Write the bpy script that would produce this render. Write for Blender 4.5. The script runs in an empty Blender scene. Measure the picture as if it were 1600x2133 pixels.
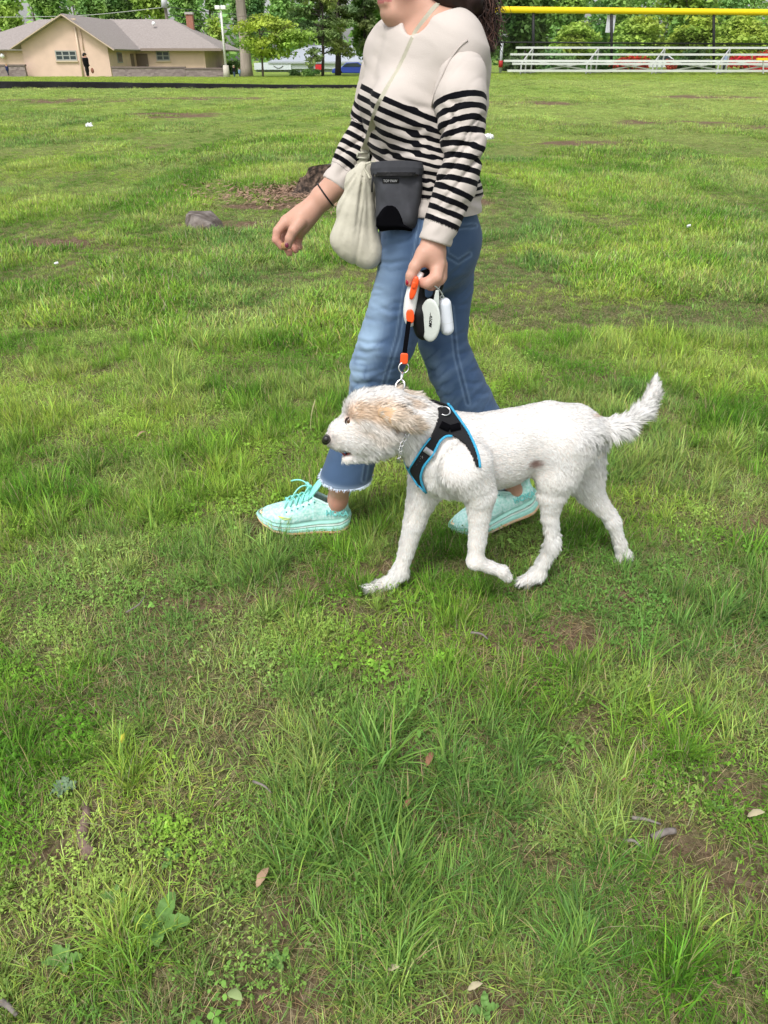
import bpy, math, os, random
import numpy as np
from mathutils import Vector, Matrix
from mathutils.bvhtree import BVHTree

SC = bpy.context.scene
R = math.radians
COL = SC.collection

# ---------------------------------------------------------------- camera
PITCH = R(30.61); CH = 1.32; F = 1602.0; CX, CY = 800.0, 1066.5
cam_d = bpy.data.cameras.new('camera')
cam = bpy.data.objects.new('camera', cam_d); COL.objects.link(cam)
cam.location = (0, 0, CH); cam.rotation_euler = (R(90) - PITCH, 0, 0)
cam_d.sensor_fit = 'HORIZONTAL'; cam_d.sensor_width = 36.0
cam_d.lens = 36.0 * F / 1600.0
cam_d.clip_start = 0.05; cam_d.clip_end = 2000
SC.camera = cam

# ---------------------------------------------------------------- light
SUN_EL, SUN_ROT = 56.0, 205.0
w = bpy.data.worlds.new('World'); SC.world = w; w.use_nodes = True
nt = w.node_tree; nt.nodes.clear()
sky = nt.nodes.new('ShaderNodeTexSky'); sky.sky_type = 'NISHITA'; sky.sun_disc = False
sky.sun_elevation = R(SUN_EL); sky.sun_rotation = R(SUN_ROT)
sky.air_density = 1.0; sky.dust_density = 3.0; sky.ozone_density = 1.0
hs = nt.nodes.new('ShaderNodeHueSaturation'); hs.inputs['Saturation'].default_value = 0.22
bg = nt.nodes.new('ShaderNodeBackground'); bg.inputs[1].default_value = 0.15
wo = nt.nodes.new('ShaderNodeOutputWorld')
nt.links.new(sky.outputs[0], hs.inputs['Color']); nt.links.new(hs.outputs[0], bg.inputs[0]); nt.links.new(bg.outputs[0], wo.inputs[0])
sd = bpy.data.lights.new('sun', 'SUN'); sd.energy = 1.5; sd.angle = R(12); sd.color = (1, 0.965, 0.92)
sun = bpy.data.objects.new('sun', sd); COL.objects.link(sun)
# direction the light comes from: azimuth measured like the sky texture (0 = +Y, clockwise from above)
az = R(SUN_ROT)
ldir = Vector((math.sin(az) * math.cos(R(SUN_EL)), math.cos(az) * math.cos(R(SUN_EL)), math.sin(R(SUN_EL))))
sun.rotation_euler = ldir.to_track_quat('Z', 'Y').to_euler()
SC.view_settings.view_transform = 'Standard'; SC.view_settings.look = 'None'
SC.view_settings.exposure = 0.6; SC.view_settings.gamma = 1.0
SC.cycles.max_bounces = 6; SC.cycles.diffuse_bounces = 3; SC.cycles.glossy_bounces = 2
SC.cycles.transmission_bounces = 2; SC.cycles.transparent_max_bounces = 6

# ---------------------------------------------------------------- unprojection: where a point of the place stands
cp, sp = math.cos(PITCH), math.sin(PITCH)
def ray(px, py):
    a = (px - CX) / F; b = (py - CY) / F          # right, down per unit forward
    return np.array([a, cp - b * sp, -sp - b * cp])
def W(px, py, Y):
    d = ray(px, py); t = Y / d[1]
    return np.array([0, 0, CH]) + d * t
def depth(p):
    return p[1] * cp + (CH - p[2]) * sp
def G(px, py, z=0.0):
    d = ray(px, py); t = (z - CH) / d[2]
    return np.array([0, 0, CH]) + d * t
def proj(P):
    P = np.asarray(P, float); q = P - np.array([0, 0, CH])
    D = q[..., 1] * cp - q[..., 2] * sp
    v = -q[..., 2] * cp - q[..., 1] * sp
    return np.stack([CX + F * q[..., 0] / D, CY + F * v / D], -1)
def Rp(px, py, Y, r):
    return r * depth(W(px, py, Y)) / F

# ---------------------------------------------------------------- noise
def _h(ix, iy, iz, s):
    n = (ix * 374761393 + iy * 668265263 + iz * 2147483647 + s * 1274126177) & 0xffffffff
    n = ((n ^ (n >> 13)) * 1274126177) & 0xffffffff
    n = (n ^ (n >> 16)) & 0xffffffff
    return n.astype(np.float64) / 4294967295.0
def vnoise(P, s=0):
    P = np.asarray(P, float)
    if P.shape[-1] == 2: P = np.concatenate([P, np.zeros(P.shape[:-1] + (1,))], -1)
    I = np.floor(P).astype(np.int64); f = P - I; f = f * f * (3 - 2 * f)
    o = 0
    for dx in (0, 1):
        for dy in (0, 1):
            for dz in (0, 1):
                w_ = (f[..., 0] if dx else 1 - f[..., 0]) * (f[..., 1] if dy else 1 - f[..., 1]) * (f[..., 2] if dz else 1 - f[..., 2])
                o = o + w_ * _h(I[..., 0] + dx, I[..., 1] + dy, I[..., 2] + dz, s)
    return o
def fbm(P, s=0, n=3):
    P = np.asarray(P, float); o = 0; a = 0.5; t = 0
    for i in range(n):
        o = o + a * vnoise(P * 2 ** i, s + i); t += a; a *= 0.5
    return o / t
def sstep(a, b, x):
    t = np.clip((x - a) / (b - a), 0, 1); return t * t * (3 - 2 * t)

# ---------------------------------------------------------------- materials
def mat(name, col, rough=0.8, var=0.0, vscale=20.0, bump=0.0, bscale=200.0, metal=0.0, spec=0.3, col2=None, sheen=0.0, trans=0.0, attr=None, bdist=0.002, stretch=None, subsurf=0.0, nattr=None):
    m = bpy.data.materials.new(name); m.use_nodes = True
    t = m.node_tree; b = t.nodes['Principled BSDF']
    b.inputs['Roughness'].default_value = rough; b.inputs['Metallic'].default_value = metal
    b.inputs['Specular IOR Level'].default_value = spec
    if sheen: b.inputs['Sheen Weight'].default_value = sheen
    if subsurf:
        b.inputs['Subsurface Weight'].default_value = subsurf
        b.inputs['Subsurface Radius'].default_value = (1.0, 0.35, 0.2); b.inputs['Subsurface Scale'].default_value = 0.012
    c = t.nodes.new('ShaderNodeRGB'); c.outputs[0].default_value = (*col, 1); src = c.outputs[0]
    tc = t.nodes.new('ShaderNodeTexCoord'); co = tc.outputs['Object']
    if stretch:
        mp = t.nodes.new('ShaderNodeMapping'); mp.inputs['Scale'].default_value = stretch
        t.links.new(co, mp.inputs['Vector']); co = mp.outputs[0]
    if attr:
        a = t.nodes.new('ShaderNodeAttribute'); a.attribute_name = attr; src = a.outputs['Color']
    if var or col2:
        n = t.nodes.new('ShaderNodeTexNoise'); n.inputs['Scale'].default_value = vscale; n.inputs['Detail'].default_value = 5
        t.links.new(co, n.inputs['Vector'])
        if col2:
            mx = t.nodes.new('ShaderNodeMix'); mx.data_type = 'RGBA'
            mr = t.nodes.new('ShaderNodeMapRange'); mr.inputs[1].default_value = 0.38; mr.inputs[2].default_value = 0.62
            t.links.new(n.outputs[0], mr.inputs[0]); t.links.new(mr.outputs[0], mx.inputs[0])
            t.links.new(src, mx.inputs[6]); mx.inputs[7].default_value = (*col2, 1); src = mx.outputs[2]
        if var:
            hv = t.nodes.new('ShaderNodeHueSaturation')
            mr2 = t.nodes.new('ShaderNodeMapRange'); mr2.inputs[1].default_value = 0.3; mr2.inputs[2].default_value = 0.7
            mr2.inputs[3].default_value = 1 - var; mr2.inputs[4].default_value = 1 + var
            t.links.new(n.outputs[0], mr2.inputs[0]); t.links.new(mr2.outputs[0], hv.inputs['Value']); t.links.new(src, hv.inputs['Color']); src = hv.outputs[0]
    t.links.new(src, b.inputs['Base Color'])
    if bump:
        n2 = t.nodes.new('ShaderNodeTexNoise'); n2.inputs['Scale'].default_value = bscale; n2.inputs['Detail'].default_value = 3
        t.links.new(co, n2.inputs['Vector'])
        bp = t.nodes.new('ShaderNodeBump'); bp.inputs['Strength'].default_value = bump; bp.inputs['Distance'].default_value = bdist
        t.links.new(n2.outputs[0], bp.inputs['Height']); t.links.new(bp.outputs[0], b.inputs['Normal'])
    if nattr:
        an = t.nodes.new('ShaderNodeAttribute'); an.attribute_name = nattr
        ge = t.nodes.new('ShaderNodeNewGeometry'); ma = t.nodes.new('ShaderNodeVectorMath'); ma.operation = 'MULTIPLY_ADD'; ma.inputs[1].default_value = (.75, .75, .75)
        no = t.nodes.new('ShaderNodeVectorMath'); no.operation = 'NORMALIZE'
        t.links.new(ge.outputs['Normal'], ma.inputs[0]); t.links.new(an.outputs['Vector'], ma.inputs[2]); t.links.new(ma.outputs[0], no.inputs[0]); t.links.new(no.outputs[0], b.inputs['Normal'])
    if trans:
        tr = t.nodes.new('ShaderNodeBsdfTranslucent'); ms = t.nodes.new('ShaderNodeMixShader'); ms.inputs[0].default_value = trans
        t.links.new(src, tr.inputs[0]); t.links.new(b.outputs[0], ms.inputs[1]); t.links.new(tr.outputs[0], ms.inputs[2])
        t.links.new(ms.outputs[0], t.nodes['Material Output'].inputs[0])
    return m

# ---------------------------------------------------------------- object helpers
def tag(o, label=None, cat=None, group=None, kind=None):
    if label: o['label'] = label
    if cat: o['category'] = cat
    if group: o['group'] = group
    if kind: o['kind'] = kind
    return o
def empty(name, loc, label, cat, group=None, rz=0.0):
    o = bpy.data.objects.new(name, None); o.empty_display_size = 0.05; COL.objects.link(o)
    o.location = tuple(loc); o.rotation_euler = (0, 0, rz)
    return tag(o, label, cat, group)
def link(name, me, parent=None):
    o = bpy.data.objects.new(name, me); COL.objects.link(o)
    if parent is not None:
        o.parent = parent
        q = parent; L = Vector((0, 0, 0))
        while q is not None: L += q.location; q = q.parent
        if parent.get('_world', 1): o.location = -L
    return o
def mesh(name, V, Fc, m, parent=None, smooth=True, attrs=None, normals=None):
    """vertices in world coordinates; parents carry no rotation when this is called"""
    me = bpy.data.meshes.new(name)
    V = np.asarray(V, np.float32)
    if isinstance(Fc, np.ndarray):
        n = Fc.shape[1]; me.vertices.add(len(V)); me.vertices.foreach_set('co', V.ravel())
        me.loops.add(Fc.size); me.loops.foreach_set('vertex_index', Fc.ravel().astype(np.int32))
        me.polygons.add(len(Fc)); me.polygons.foreach_set('loop_start', np.arange(0, Fc.size, n, dtype=np.int32))
        me.update(calc_edges=True)
    else:
        me.from_pydata([tuple(map(float, v)) for v in V], [], Fc); me.update()
    if m is not None:
        for mm in (m if isinstance(m, (list, tuple)) else [m]): me.materials.append(mm)
    if smooth: me.shade_smooth()
    for k, a in (attrs or {}).items():
        a = np.asarray(a, np.float32)
        if k == 'sn':
            at = me.attributes.new(k, 'FLOAT_VECTOR', 'POINT'); at.data.foreach_set('vector', a.ravel())
        elif a.ndim == 1:
            at = me.attributes.new(k, 'FLOAT', 'POINT'); at.data.foreach_set('value', a)
        else:
            at = me.attributes.new(k, 'FLOAT_COLOR', 'POINT')
            if a.shape[1] == 3: a = np.concatenate([a, np.ones((len(a), 1), np.float32)], 1)
            at.data.foreach_set('color', a.ravel())
    if normals is not None:
        me.normals_split_custom_set_from_vertices(np.asarray(normals, np.float32))
    return link(name, me, parent)

class MB:
    def __init__(s): s.V = []; s.F = []; s.n = 0
    def add(s, V, Fc):
        V = np.asarray(V, float); s.V.append(V); s.F += [tuple(int(i) + s.n for i in f) for f in Fc]; s.n += len(V); return s
    def box(s, lo, hi):
        x0, y0, z0 = lo; x1, y1, z1 = hi
        return s.add([(x0,y0,z0),(x1,y0,z0),(x1,y1,z0),(x0,y1,z0),(x0,y0,z1),(x1,y0,z1),(x1,y1,z1),(x0,y1,z1)],
                     [(0,3,2,1),(4,5,6,7),(0,1,5,4),(1,2,6,5),(2,3,7,6),(3,0,4,7)])
    def bar(s, p, q, a, b, up=(0,0,1)):
        p = np.array(p, float); q = np.array(q, float); d = q - p; d /= np.linalg.norm(d)
        u = np.cross(d, up); 
        if np.linalg.norm(u) < 1e-6: u = np.cross(d, (0, 1, 0))
        u /= np.linalg.norm(u); v = np.cross(u, d); c = []
        for e in (p, q):
            for (i, j) in ((-1,-1),(1,-1),(1,1),(-1,1)): c.append(e + u * i * a / 2 + v * j * b / 2)
        return s.add(c, [(0,1,2,3),(7,6,5,4),(0,4,5,1),(1,5,6,2),(2,6,7,3),(3,7,4,0)])
    def tube(s, pts, r, n=8, flat=1.0, cap=True, fn=None):
        P = np.array(pts, float); m = len(P); r = np.broadcast_to(np.asarray(r, float), (m,))
        T = np.gradient(P, axis=0); T /= np.linalg.norm(T, axis=1)[:, None] + 1e-12
        nrm = np.array(fn, float) if fn is not None else None
        u = np.cross(T[0], (0, 0, 1.0)) if nrm is None else np.cross(T[0], nrm)
        if np.linalg.norm(u) < 1e-4: u = np.cross(T[0], (0, 1.0, 0))
        u /= np.linalg.norm(u); V = []
        for i in range(m):
            u = u - T[i] * np.dot(u, T[i]); u /= np.linalg.norm(u); v = np.cross(T[i], u)
            for k in range(n):
                a = 2 * math.pi * k / n; V.append(P[i] + r[i] * (math.cos(a) * u + flat * math.sin(a) * v))
        Fc = [(i*n+k, i*n+(k+1)%n, (i+1)*n+(k+1)%n, (i+1)*n+k) for i in range(m-1) for k in range(n)]
        if cap: Fc += [tuple(reversed(range(n))), tuple(range((m-1)*n, m*n))]
        return s.add(V, Fc)
    def ring(s, c, ax, Rr, r, n=20, k=8):
        ax = np.array(ax, float); ax /= np.linalg.norm(ax); u = np.cross(ax, (0.3, 0.2, 1)); u /= np.linalg.norm(u); v = np.cross(ax, u)
        V = []; 
        for i in range(n):
            a = 2*math.pi*i/n; d = math.cos(a)*u + math.sin(a)*v
            for j in range(k):
                b = 2*math.pi*j/k; V.append(np.array(c) + d*(Rr + r*math.cos(b)) + ax*r*math.sin(b))
        return s.add(V, [(i*k+j, i*k+(j+1)%k, ((i+1)%n)*k+(j+1)%k, ((i+1)%n)*k+j) for i in range(n) for j in range(k)])
    def ball(s, c, r, n=12, m=8, ax=(1,1,1)):
        V = []; c = np.array(c, float)
        for i in range(m+1):
            t = math.pi*i/m
            for j in range(n):
                a = 2*math.pi*j/n; V.append(c + r*np.array([math.sin(t)*math.cos(a)*ax[0], math.sin(t)*math.sin(a)*ax[1], math.cos(t)*ax[2]]))
        return s.add(V, [(i*n+j, (i+1)*n+j, (i+1)*n+(j+1)%n, i*n+(j+1)%n) for i in range(m) for j in range(n)])
    def build(s, name, m, parent=None, smooth=False, bevel=0.0):
        o = mesh(name, np.concatenate(s.V), s.F, m, parent, smooth)
        if bevel:
            b = o.modifiers.new('b', 'BEVEL'); b.width = bevel; b.segments = 2; b.limit_method = 'ANGLE'
        return o

# ---------------------------------------------------------------- implicit bodies: smooth unions of tapered limbs, meshed in one piece
def rc(a, b, r1, r2, k=0.02, n=None, fl=1.0, op='u'):
    return dict(a=np.array(a, np.float32), b=np.array(b, np.float32), r1=r1, r2=r2, k=k, n=None if n is None else np.array(n, np.float32) / np.linalg.norm(n), fl=fl, op=op)
def prim_d(P, q):
    if 'segs' in q:
        d = prim_d(P, q['segs'][0])
        for g in q['segs'][1:]:
            e = prim_d(P, g); k = q['kj']; h = np.clip(.5 + .5 * (d - e) / k, 0, 1); d = d + (e - d) * h - k * h * (1 - h)
        return d
    a, b = q['a'], q['b']; pa = P - a; ba = b - a; bb = float(ba @ ba)
    if bb < 1e-12: h = 0.0; v = pa; r = q['r1']
    else:
        h = np.clip(pa @ ba / bb, 0, 1); v = pa - h[:, None] * ba; r = q['r1'] + (q['r2'] - q['r1']) * h
    if q['n'] is not None:
        dn = v @ q['n']; v = v + np.outer(dn * (1 / q['fl'] - 1), q['n'])
    return np.sqrt((v * v).sum(1)) - r
def sdf_eval(P, prims, off=0.0):
    d = np.full(len(P), 9.0, np.float32)
    for q in prims:
        if q['op'] == 'p':
            e = (P - q['a']) @ q['n']; d = np.maximum(d, e); continue
        e = prim_d(P, q)
        k = q['k']
        if q['op'] == 'u':
            e = e - off
            h = np.clip(0.5 + 0.5 * (d - e) / k, 0, 1); d = d + (e - d) * h - k * h * (1 - h)
        else:                                     # subtract
            e = -e; h = np.clip(0.5 - 0.5 * (d - e) / k, 0, 1); d = d + (e - d) * h + k * h * (1 - h)
    return d
def plane(p, n): return dict(a=np.array(p, np.float32), n=np.array(n, np.float32) / np.linalg.norm(n), op='p')
def surfnets(prims, h, off=0.0, pad=0.03):
    lo = np.min([np.minimum(q['a'] - q['r1'], q['b'] - q['r2']) for q in prims if q['op'] == 'u'], 0) - pad - off
    hi = np.max([np.maximum(q['a'] + q['r1'], q['b'] + q['r2']) for q in prims if q['op'] == 'u'], 0) + pad + off
    C = 4; N = (np.ceil((hi - lo) / (h * C)).astype(int) + 1)
    cg = [lo[i] + np.arange(N[i]) * h * C + h * (C - 1) / 2 for i in range(3)]
    XX = np.stack(np.meshgrid(*cg, indexing='ij'), -1).reshape(-1, 3).astype(np.float32)
    cd = np.concatenate([sdf_eval(XX[i:i + 400000], prims, off) for i in range(0, len(XX), 400000)]).reshape(N)
    near = np.abs(cd) < h * C * 2.2
    nf = N * C
    f = np.repeat(np.repeat(np.repeat(cd, C, 0), C, 1), C, 2)
    ib = np.argwhere(near)
    sub = np.stack(np.meshgrid(*[np.arange(C)] * 3, indexing='ij'), -1).reshape(-1, 3)
    for i in range(0, len(ib), 8000):
        fi = (ib[i:i + 8000, None, :] * C + sub[None]).reshape(-1, 3)
        P = (lo + fi * h).astype(np.float32)
        f[fi[:, 0], fi[:, 1], fi[:, 2]] = sdf_eval(P, prims, off)
    s = f < 0
    cnt = np.zeros(tuple(nf - 1), np.int8)
    for a in (0, 1):
        for b in (0, 1):
            for c in (0, 1):
                cnt += s[a:nf[0] - 1 + a, b:nf[1] - 1 + b, c:nf[2] - 1 + c]
    act = np.argwhere((cnt > 0) & (cnt < 8))
    idx = np.full(cnt.shape, -1, np.int32); idx[act[:, 0], act[:, 1], act[:, 2]] = np.arange(len(act))
    corners = [(a, b, c) for a in (0, 1) for b in (0, 1) for c in (0, 1)]
    vals = {c: f[act[:, 0] + c[0], act[:, 1] + c[1], act[:, 2] + c[2]] for c in corners}
    acc = np.zeros((len(act), 3)); num = np.zeros(len(act))
    for c in corners:
        for ax in range(3):
            if c[ax] == 0:
                e = list(c); e[ax] = 1; e = tuple(e); v0, v1 = vals[c], vals[e]; m_ = (v0 < 0) != (v1 < 0)
                t = np.where(m_, v0 / np.where(m_, v0 - v1, 1), 0)
                p = np.tile(np.array(c, float), (len(act), 1)); p[:, ax] += t
                acc += p * m_[:, None]; num += m_
    V = lo + (act + acc / num[:, None]) * h
    Fs = []
    for ax in range(3):
        sl0 = [slice(1, -1)] * 3; sl1 = [slice(1, -1)] * 3
        sl0[ax] = slice(0, -1); sl1[ax] = slice(1, None)
        a0 = s[tuple(sl0)]; a1 = s[tuple(sl1)]
        e = np.argwhere(a0 != a1); off_ = np.ones(3, int); off_[ax] = 0; e = e + off_
        u, v = (ax + 1) % 3, (ax + 2) % 3
        du = np.zeros(3, int); du[u] = 1; dv = np.zeros(3, int); dv[v] = 1
        q = [e - du - dv, e - dv, e, e - du]
        q = np.stack([idx[k[:, 0], k[:, 1], k[:, 2]] for k in q], 1)
        flip = ~s[e[:, 0], e[:, 1], e[:, 2]]
        q[flip] = q[flip][:, ::-1]
        Fs.append(q)
    Fq = np.concatenate(Fs); Fq = Fq[(Fq >= 0).all(1)]
    return V, Fq
def smooth_mesh(V, Fq, it=2, lam=0.5):
    E = np.concatenate([Fq[:, [i, (i + 1) % Fq.shape[1]]] for i in range(Fq.shape[1])])
    for _ in range(it):
        acc = np.zeros_like(V); n = np.zeros(len(V))
        np.add.at(acc, E[:, 0], V[E[:, 1]]); np.add.at(acc, E[:, 1], V[E[:, 0]])
        np.add.at(n, E[:, 0], 1); np.add.at(n, E[:, 1], 1)
        V = V + lam * (acc / np.maximum(n, 1)[:, None] - V)
    return V
def vnormals(V, Fq):
    a = V[Fq[:, 2]] - V[Fq[:, 0]]; b = V[Fq[:, 3]] - V[Fq[:, 1]]; n = np.cross(a, b); N = np.zeros_like(V)
    for i in range(4): np.add.at(N, Fq[:, i], n)
    return N / (np.linalg.norm(N, axis=1)[:, None] + 1e-12)
def chain(pts, k=0.02, n=None, fl=1.0):
    """pts: (px, py, Y, radius in px)"""
    q = [(W(a, b, Y), Rp(a, b, Y, r)) for a, b, Y, r in pts]
    if len(q) == 1: return [rc(q[0][0], q[0][0], q[0][1], q[0][1], k, n, fl)]
    segs = [rc(q[i][0], q[i + 1][0], q[i][1], q[i + 1][1], k, n, fl) for i in range(len(q) - 1)]
    if len(segs) == 1: return segs
    rm = max(r for _, r in q); A = np.array([p for p, _ in q])
    return [dict(op='u', k=k, segs=segs, kj=min(.006, k), a=A.min(0).astype(np.float32), b=A.max(0).astype(np.float32), r1=rm, r2=rm, n=None, fl=1)]
def bvh(V, Fq): return BVHTree.FromPolygons([tuple(v) for v in V.tolist()], Fq.tolist())
def cast2(tree, px, py, off=0.0):
    for k in range(0, 60, 2):
        c = cast(tree, px, py + k, off)
        if c is not None: return c
    for k in range(0, 60, 2):
        c = cast(tree, px, py - k, off)
        if c is not None: return c
def cast(tree, px, py, off=0.0):
    d = ray(px, py); h = tree.ray_cast(Vector((0, 0, CH)), Vector(d).normalized())
    if h[0] is None: return None
    return np.array(h[0]) + np.array(h[1]) * off, np.array(h[1])
def textmesh(name, body, size, m, parent, loc, xdir, ydir, extrude=0.0004, shear=0.0, stretch=1.0, bold=0.0):
    c = bpy.data.curves.new(name, 'FONT'); c.body = body; c.size = size; c.align_x = 'CENTER'; c.align_y = 'CENTER'
    c.extrude = extrude; c.shear = shear; c.offset = bold
    o = bpy.data.objects.new('tmp', c); COL.objects.link(o)
    me = bpy.data.meshes.new_from_object(o.evaluated_get(bpy.context.evaluated_depsgraph_get()))
    COL.objects.unlink(o); bpy.data.objects.remove(o)
    V = np.array([v.co[:] for v in me.vertices]); Fc = [tuple(p.vertices) for p in me.polygons]
    x = np.array(xdir, float); x /= np.linalg.norm(x); y = np.array(ydir, float); y -= x * (x @ y); y /= np.linalg.norm(y); z = np.cross(x, y)
    V = np.array(loc) + np.outer(V[:, 0] * stretch, x) + np.outer(V[:, 1], y) + np.outer(V[:, 2], z)
    return mesh(name, V, Fc, m, parent, smooth=False)
# ================================================================ the ground
def terr(x, y):
    x = np.asarray(x, float); y = np.asarray(y, float)
    sl = sstep(1.2, -1.2, x + (y - 43) * .0)
    lip_ = .12 + .16 * sstep(-1, -20, x)
    left = np.where(y < 43.0, 0.0, lip_ - (lip_ + .24) * np.clip((y - 43) / 37, 0, 1))
    right = .45 * sstep(28, 52, y) - .35 * sstep(66, 95, y)
    z = sl * left + (1 - sl) * right
    P = np.stack([x, y], -1)
    b = (fbm(P * .9, 101, 2) - .5) * .05 * sstep(.5, 6, y) * sstep(60, 30, y) + (fbm(P * 6, 103, 2) - .5) * .022 * sstep(14, 5, y)
    b = b * (1 - np.exp(-(((x - .05) / .9) ** 2 + ((y - 1.95) / .35) ** 2)) * .85)
    return z + b
ys = np.concatenate([np.arange(-2.5, 0.3, .25), np.arange(.3, 5, .04), np.geomspace(5, 42.6, 120), [42.97, 43.0, 43.3], np.geomspace(43.8, 420, 70)])
us = np.linspace(-1, 1, 181)
YY, UU = np.meshgrid(ys, us, indexing='ij'); XX_ = UU * (3.2 + 1.15 * np.maximum(YY, 0))
ZZ = terr(XX_, YY)
Vg = np.stack([XX_, YY, ZZ], -1).reshape(-1, 3); nr, nc = len(ys), len(us)
ii = (np.arange(nr - 1)[:, None] * nc + np.arange(nc - 1)[None]).ravel()
Fg = np.stack([ii, ii + 1, ii + nc + 1, ii + nc], 1)
def smask(P, sc, lo, hi, s): return sstep(lo, hi, fbm(P * sc, s, 3))
# places of worn bare soil read off the photograph: (px, py, radius across m, depth m)
BARE = [(480, 468, .8, .28), (660, 400, .75, .5), (130, 510, .6, .22), (700, 1225, .16, .12), (380, 1265, .16, .06), (560, 1250, .14, .05), (860, 1415, .10, .05), (740, 1345, .1, .05), (1150, 1460, .22, .10), (1110, 1330, .30, .09), (1290, 1250, .12, .05),
        (110, 1830, .13, .12), (190, 1680, .05, .10), (1380, 1745, .13, .07), (1180, 1800, .10, .07), (1500, 1830, .20, .13), (1050, 2090, .16, .06), (980, 2110, .14, .03), (560, 2080, .16, .05), (820, 1590, .16, .06), (900, 1560, .12, .05), (1530, 1670, .14, .06), (590, 1930, .06, .04), (410, 1790, .05, .03),
        (1240, 300, 1.2, .6), (1200, 260, 1.4, .6), (1480, 205, 2.2, 1.4), (1280, 790, .18, .1), (150, 210, 3.5, 2.0), (420, 205, 3.0, 1.4), (1100, 215, 2.6, 1.4), (960, 420, .5, .3), (900, 770, .12, .08), (1560, 1080, .2, .1), (1330, 860, .1, .05), (360, 240, 1.6, 1.2), (540, 430, .5, .25), (1400, 255, 1.5, 1.0), (1560, 265, 1.5, .8)]
BC = [(G(a, b)[0], G(a, b)[1], c * (.95 if b > 600 else 1.05), d * (.95 if b > 600 else 1.05)) for a, b, c, d in BARE]
def bare(x, y):
    P = np.stack([x, y], -1); n = fbm(P * np.where(y < 8, 9, 2.2)[..., None], 111, 3)
    o = np.zeros(np.shape(x))
    for (cx, cy, rx, ry) in BC: o = np.maximum(o, np.exp(-(((x - cx) / rx) ** 2 + ((y - cy) / ry) ** 2)))
    o = o * (.45 + 1.3 * n); m = sstep(.70, .80, fbm(P * 2.6, 115, 3)) * .8
    q = np.maximum(sstep(.34, .75, o), m * sstep(.3, .6, n)); q = q * np.where(y < 4, .95 * sstep(.30, .52, fbm(P * 16, 117, 2)), 1); return np.clip(q, 0, 1)
bar = bare(Vg[:, 0], Vg[:, 1])
lip = np.exp(-((Vg[:, 1] - 42.7) / .9) ** 2) * (Vg[:, 0] < -.5) * sstep(.25, .55, fbm(Vg[:, :2] * [.35, 1], 7))
bar = np.maximum(bar, lip)
M_gr = bpy.data.materials.new('soil_and_turf'); M_gr.use_nodes = True
t = M_gr.node_tree; b = t.nodes['Principled BSDF']; b.inputs['Roughness'].default_value = 1; b.inputs['Specular IOR Level'].default_value = .05
def N_(kind, **kw):
    n = t.nodes.new(kind)
    for k, v in kw.items():
        if k.startswith('i_'): n.inputs[int(k[2:])].default_value = v
        else: setattr(n, k, v)
    return n
tc = N_('ShaderNodeTexCoord')
def noise(sc, det=5, rough=.6):
    n = N_('ShaderNodeTexNoise'); n.inputs['Scale'].default_value = sc; n.inputs['Detail'].default_value = det; n.inputs['Roughness'].default_value = rough
    t.links.new(tc.outputs['Object'], n.inputs['Vector']); return n.outputs[0]
def ramp(src, stops):
    r = N_('ShaderNodeValToRGB'); cr = r.color_ramp
    while len(cr.elements) < len(stops): cr.elements.new(.5)
    for e, (p, c) in zip(cr.elements, stops): e.position = p; e.color = (*c, 1)
    t.links.new(src, r.inputs[0]); return r.outputs[0]
def mix(f, a, c):
    m = N_('ShaderNodeMix', data_type='RGBA'); t.links.new(f, m.inputs[0]) if not isinstance(f, float) else setattr(m.inputs[0], 'default_value', f)
    t.links.new(a, m.inputs[6]); t.links.new(c, m.inputs[7]); return m.outputs[2]
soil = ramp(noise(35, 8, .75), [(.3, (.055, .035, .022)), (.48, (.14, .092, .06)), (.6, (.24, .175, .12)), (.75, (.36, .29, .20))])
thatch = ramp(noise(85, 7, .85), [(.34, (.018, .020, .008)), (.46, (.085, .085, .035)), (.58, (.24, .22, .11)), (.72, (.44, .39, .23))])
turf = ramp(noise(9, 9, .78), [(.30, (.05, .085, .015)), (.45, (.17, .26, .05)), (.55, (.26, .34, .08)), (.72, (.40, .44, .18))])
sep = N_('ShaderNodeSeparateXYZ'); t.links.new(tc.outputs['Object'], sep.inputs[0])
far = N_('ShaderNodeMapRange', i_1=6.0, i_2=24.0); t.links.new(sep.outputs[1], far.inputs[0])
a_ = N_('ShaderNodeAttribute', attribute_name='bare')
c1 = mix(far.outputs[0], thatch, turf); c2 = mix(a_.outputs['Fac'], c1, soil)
t.links.new(c2, b.inputs['Base Color'])
bp = N_('ShaderNodeBump'); bp.inputs['Strength'].default_value = 1; bp.inputs['Distance'].default_value = .02
t.links.new(noise(45, 6, .7), bp.inputs['Height']); t.links.new(bp.outputs[0], b.inputs['Normal'])
ground = mesh('ground', Vg, Fg, M_gr, None, attrs={'bare': bar}); ground['kind'] = 'structure'

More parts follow.
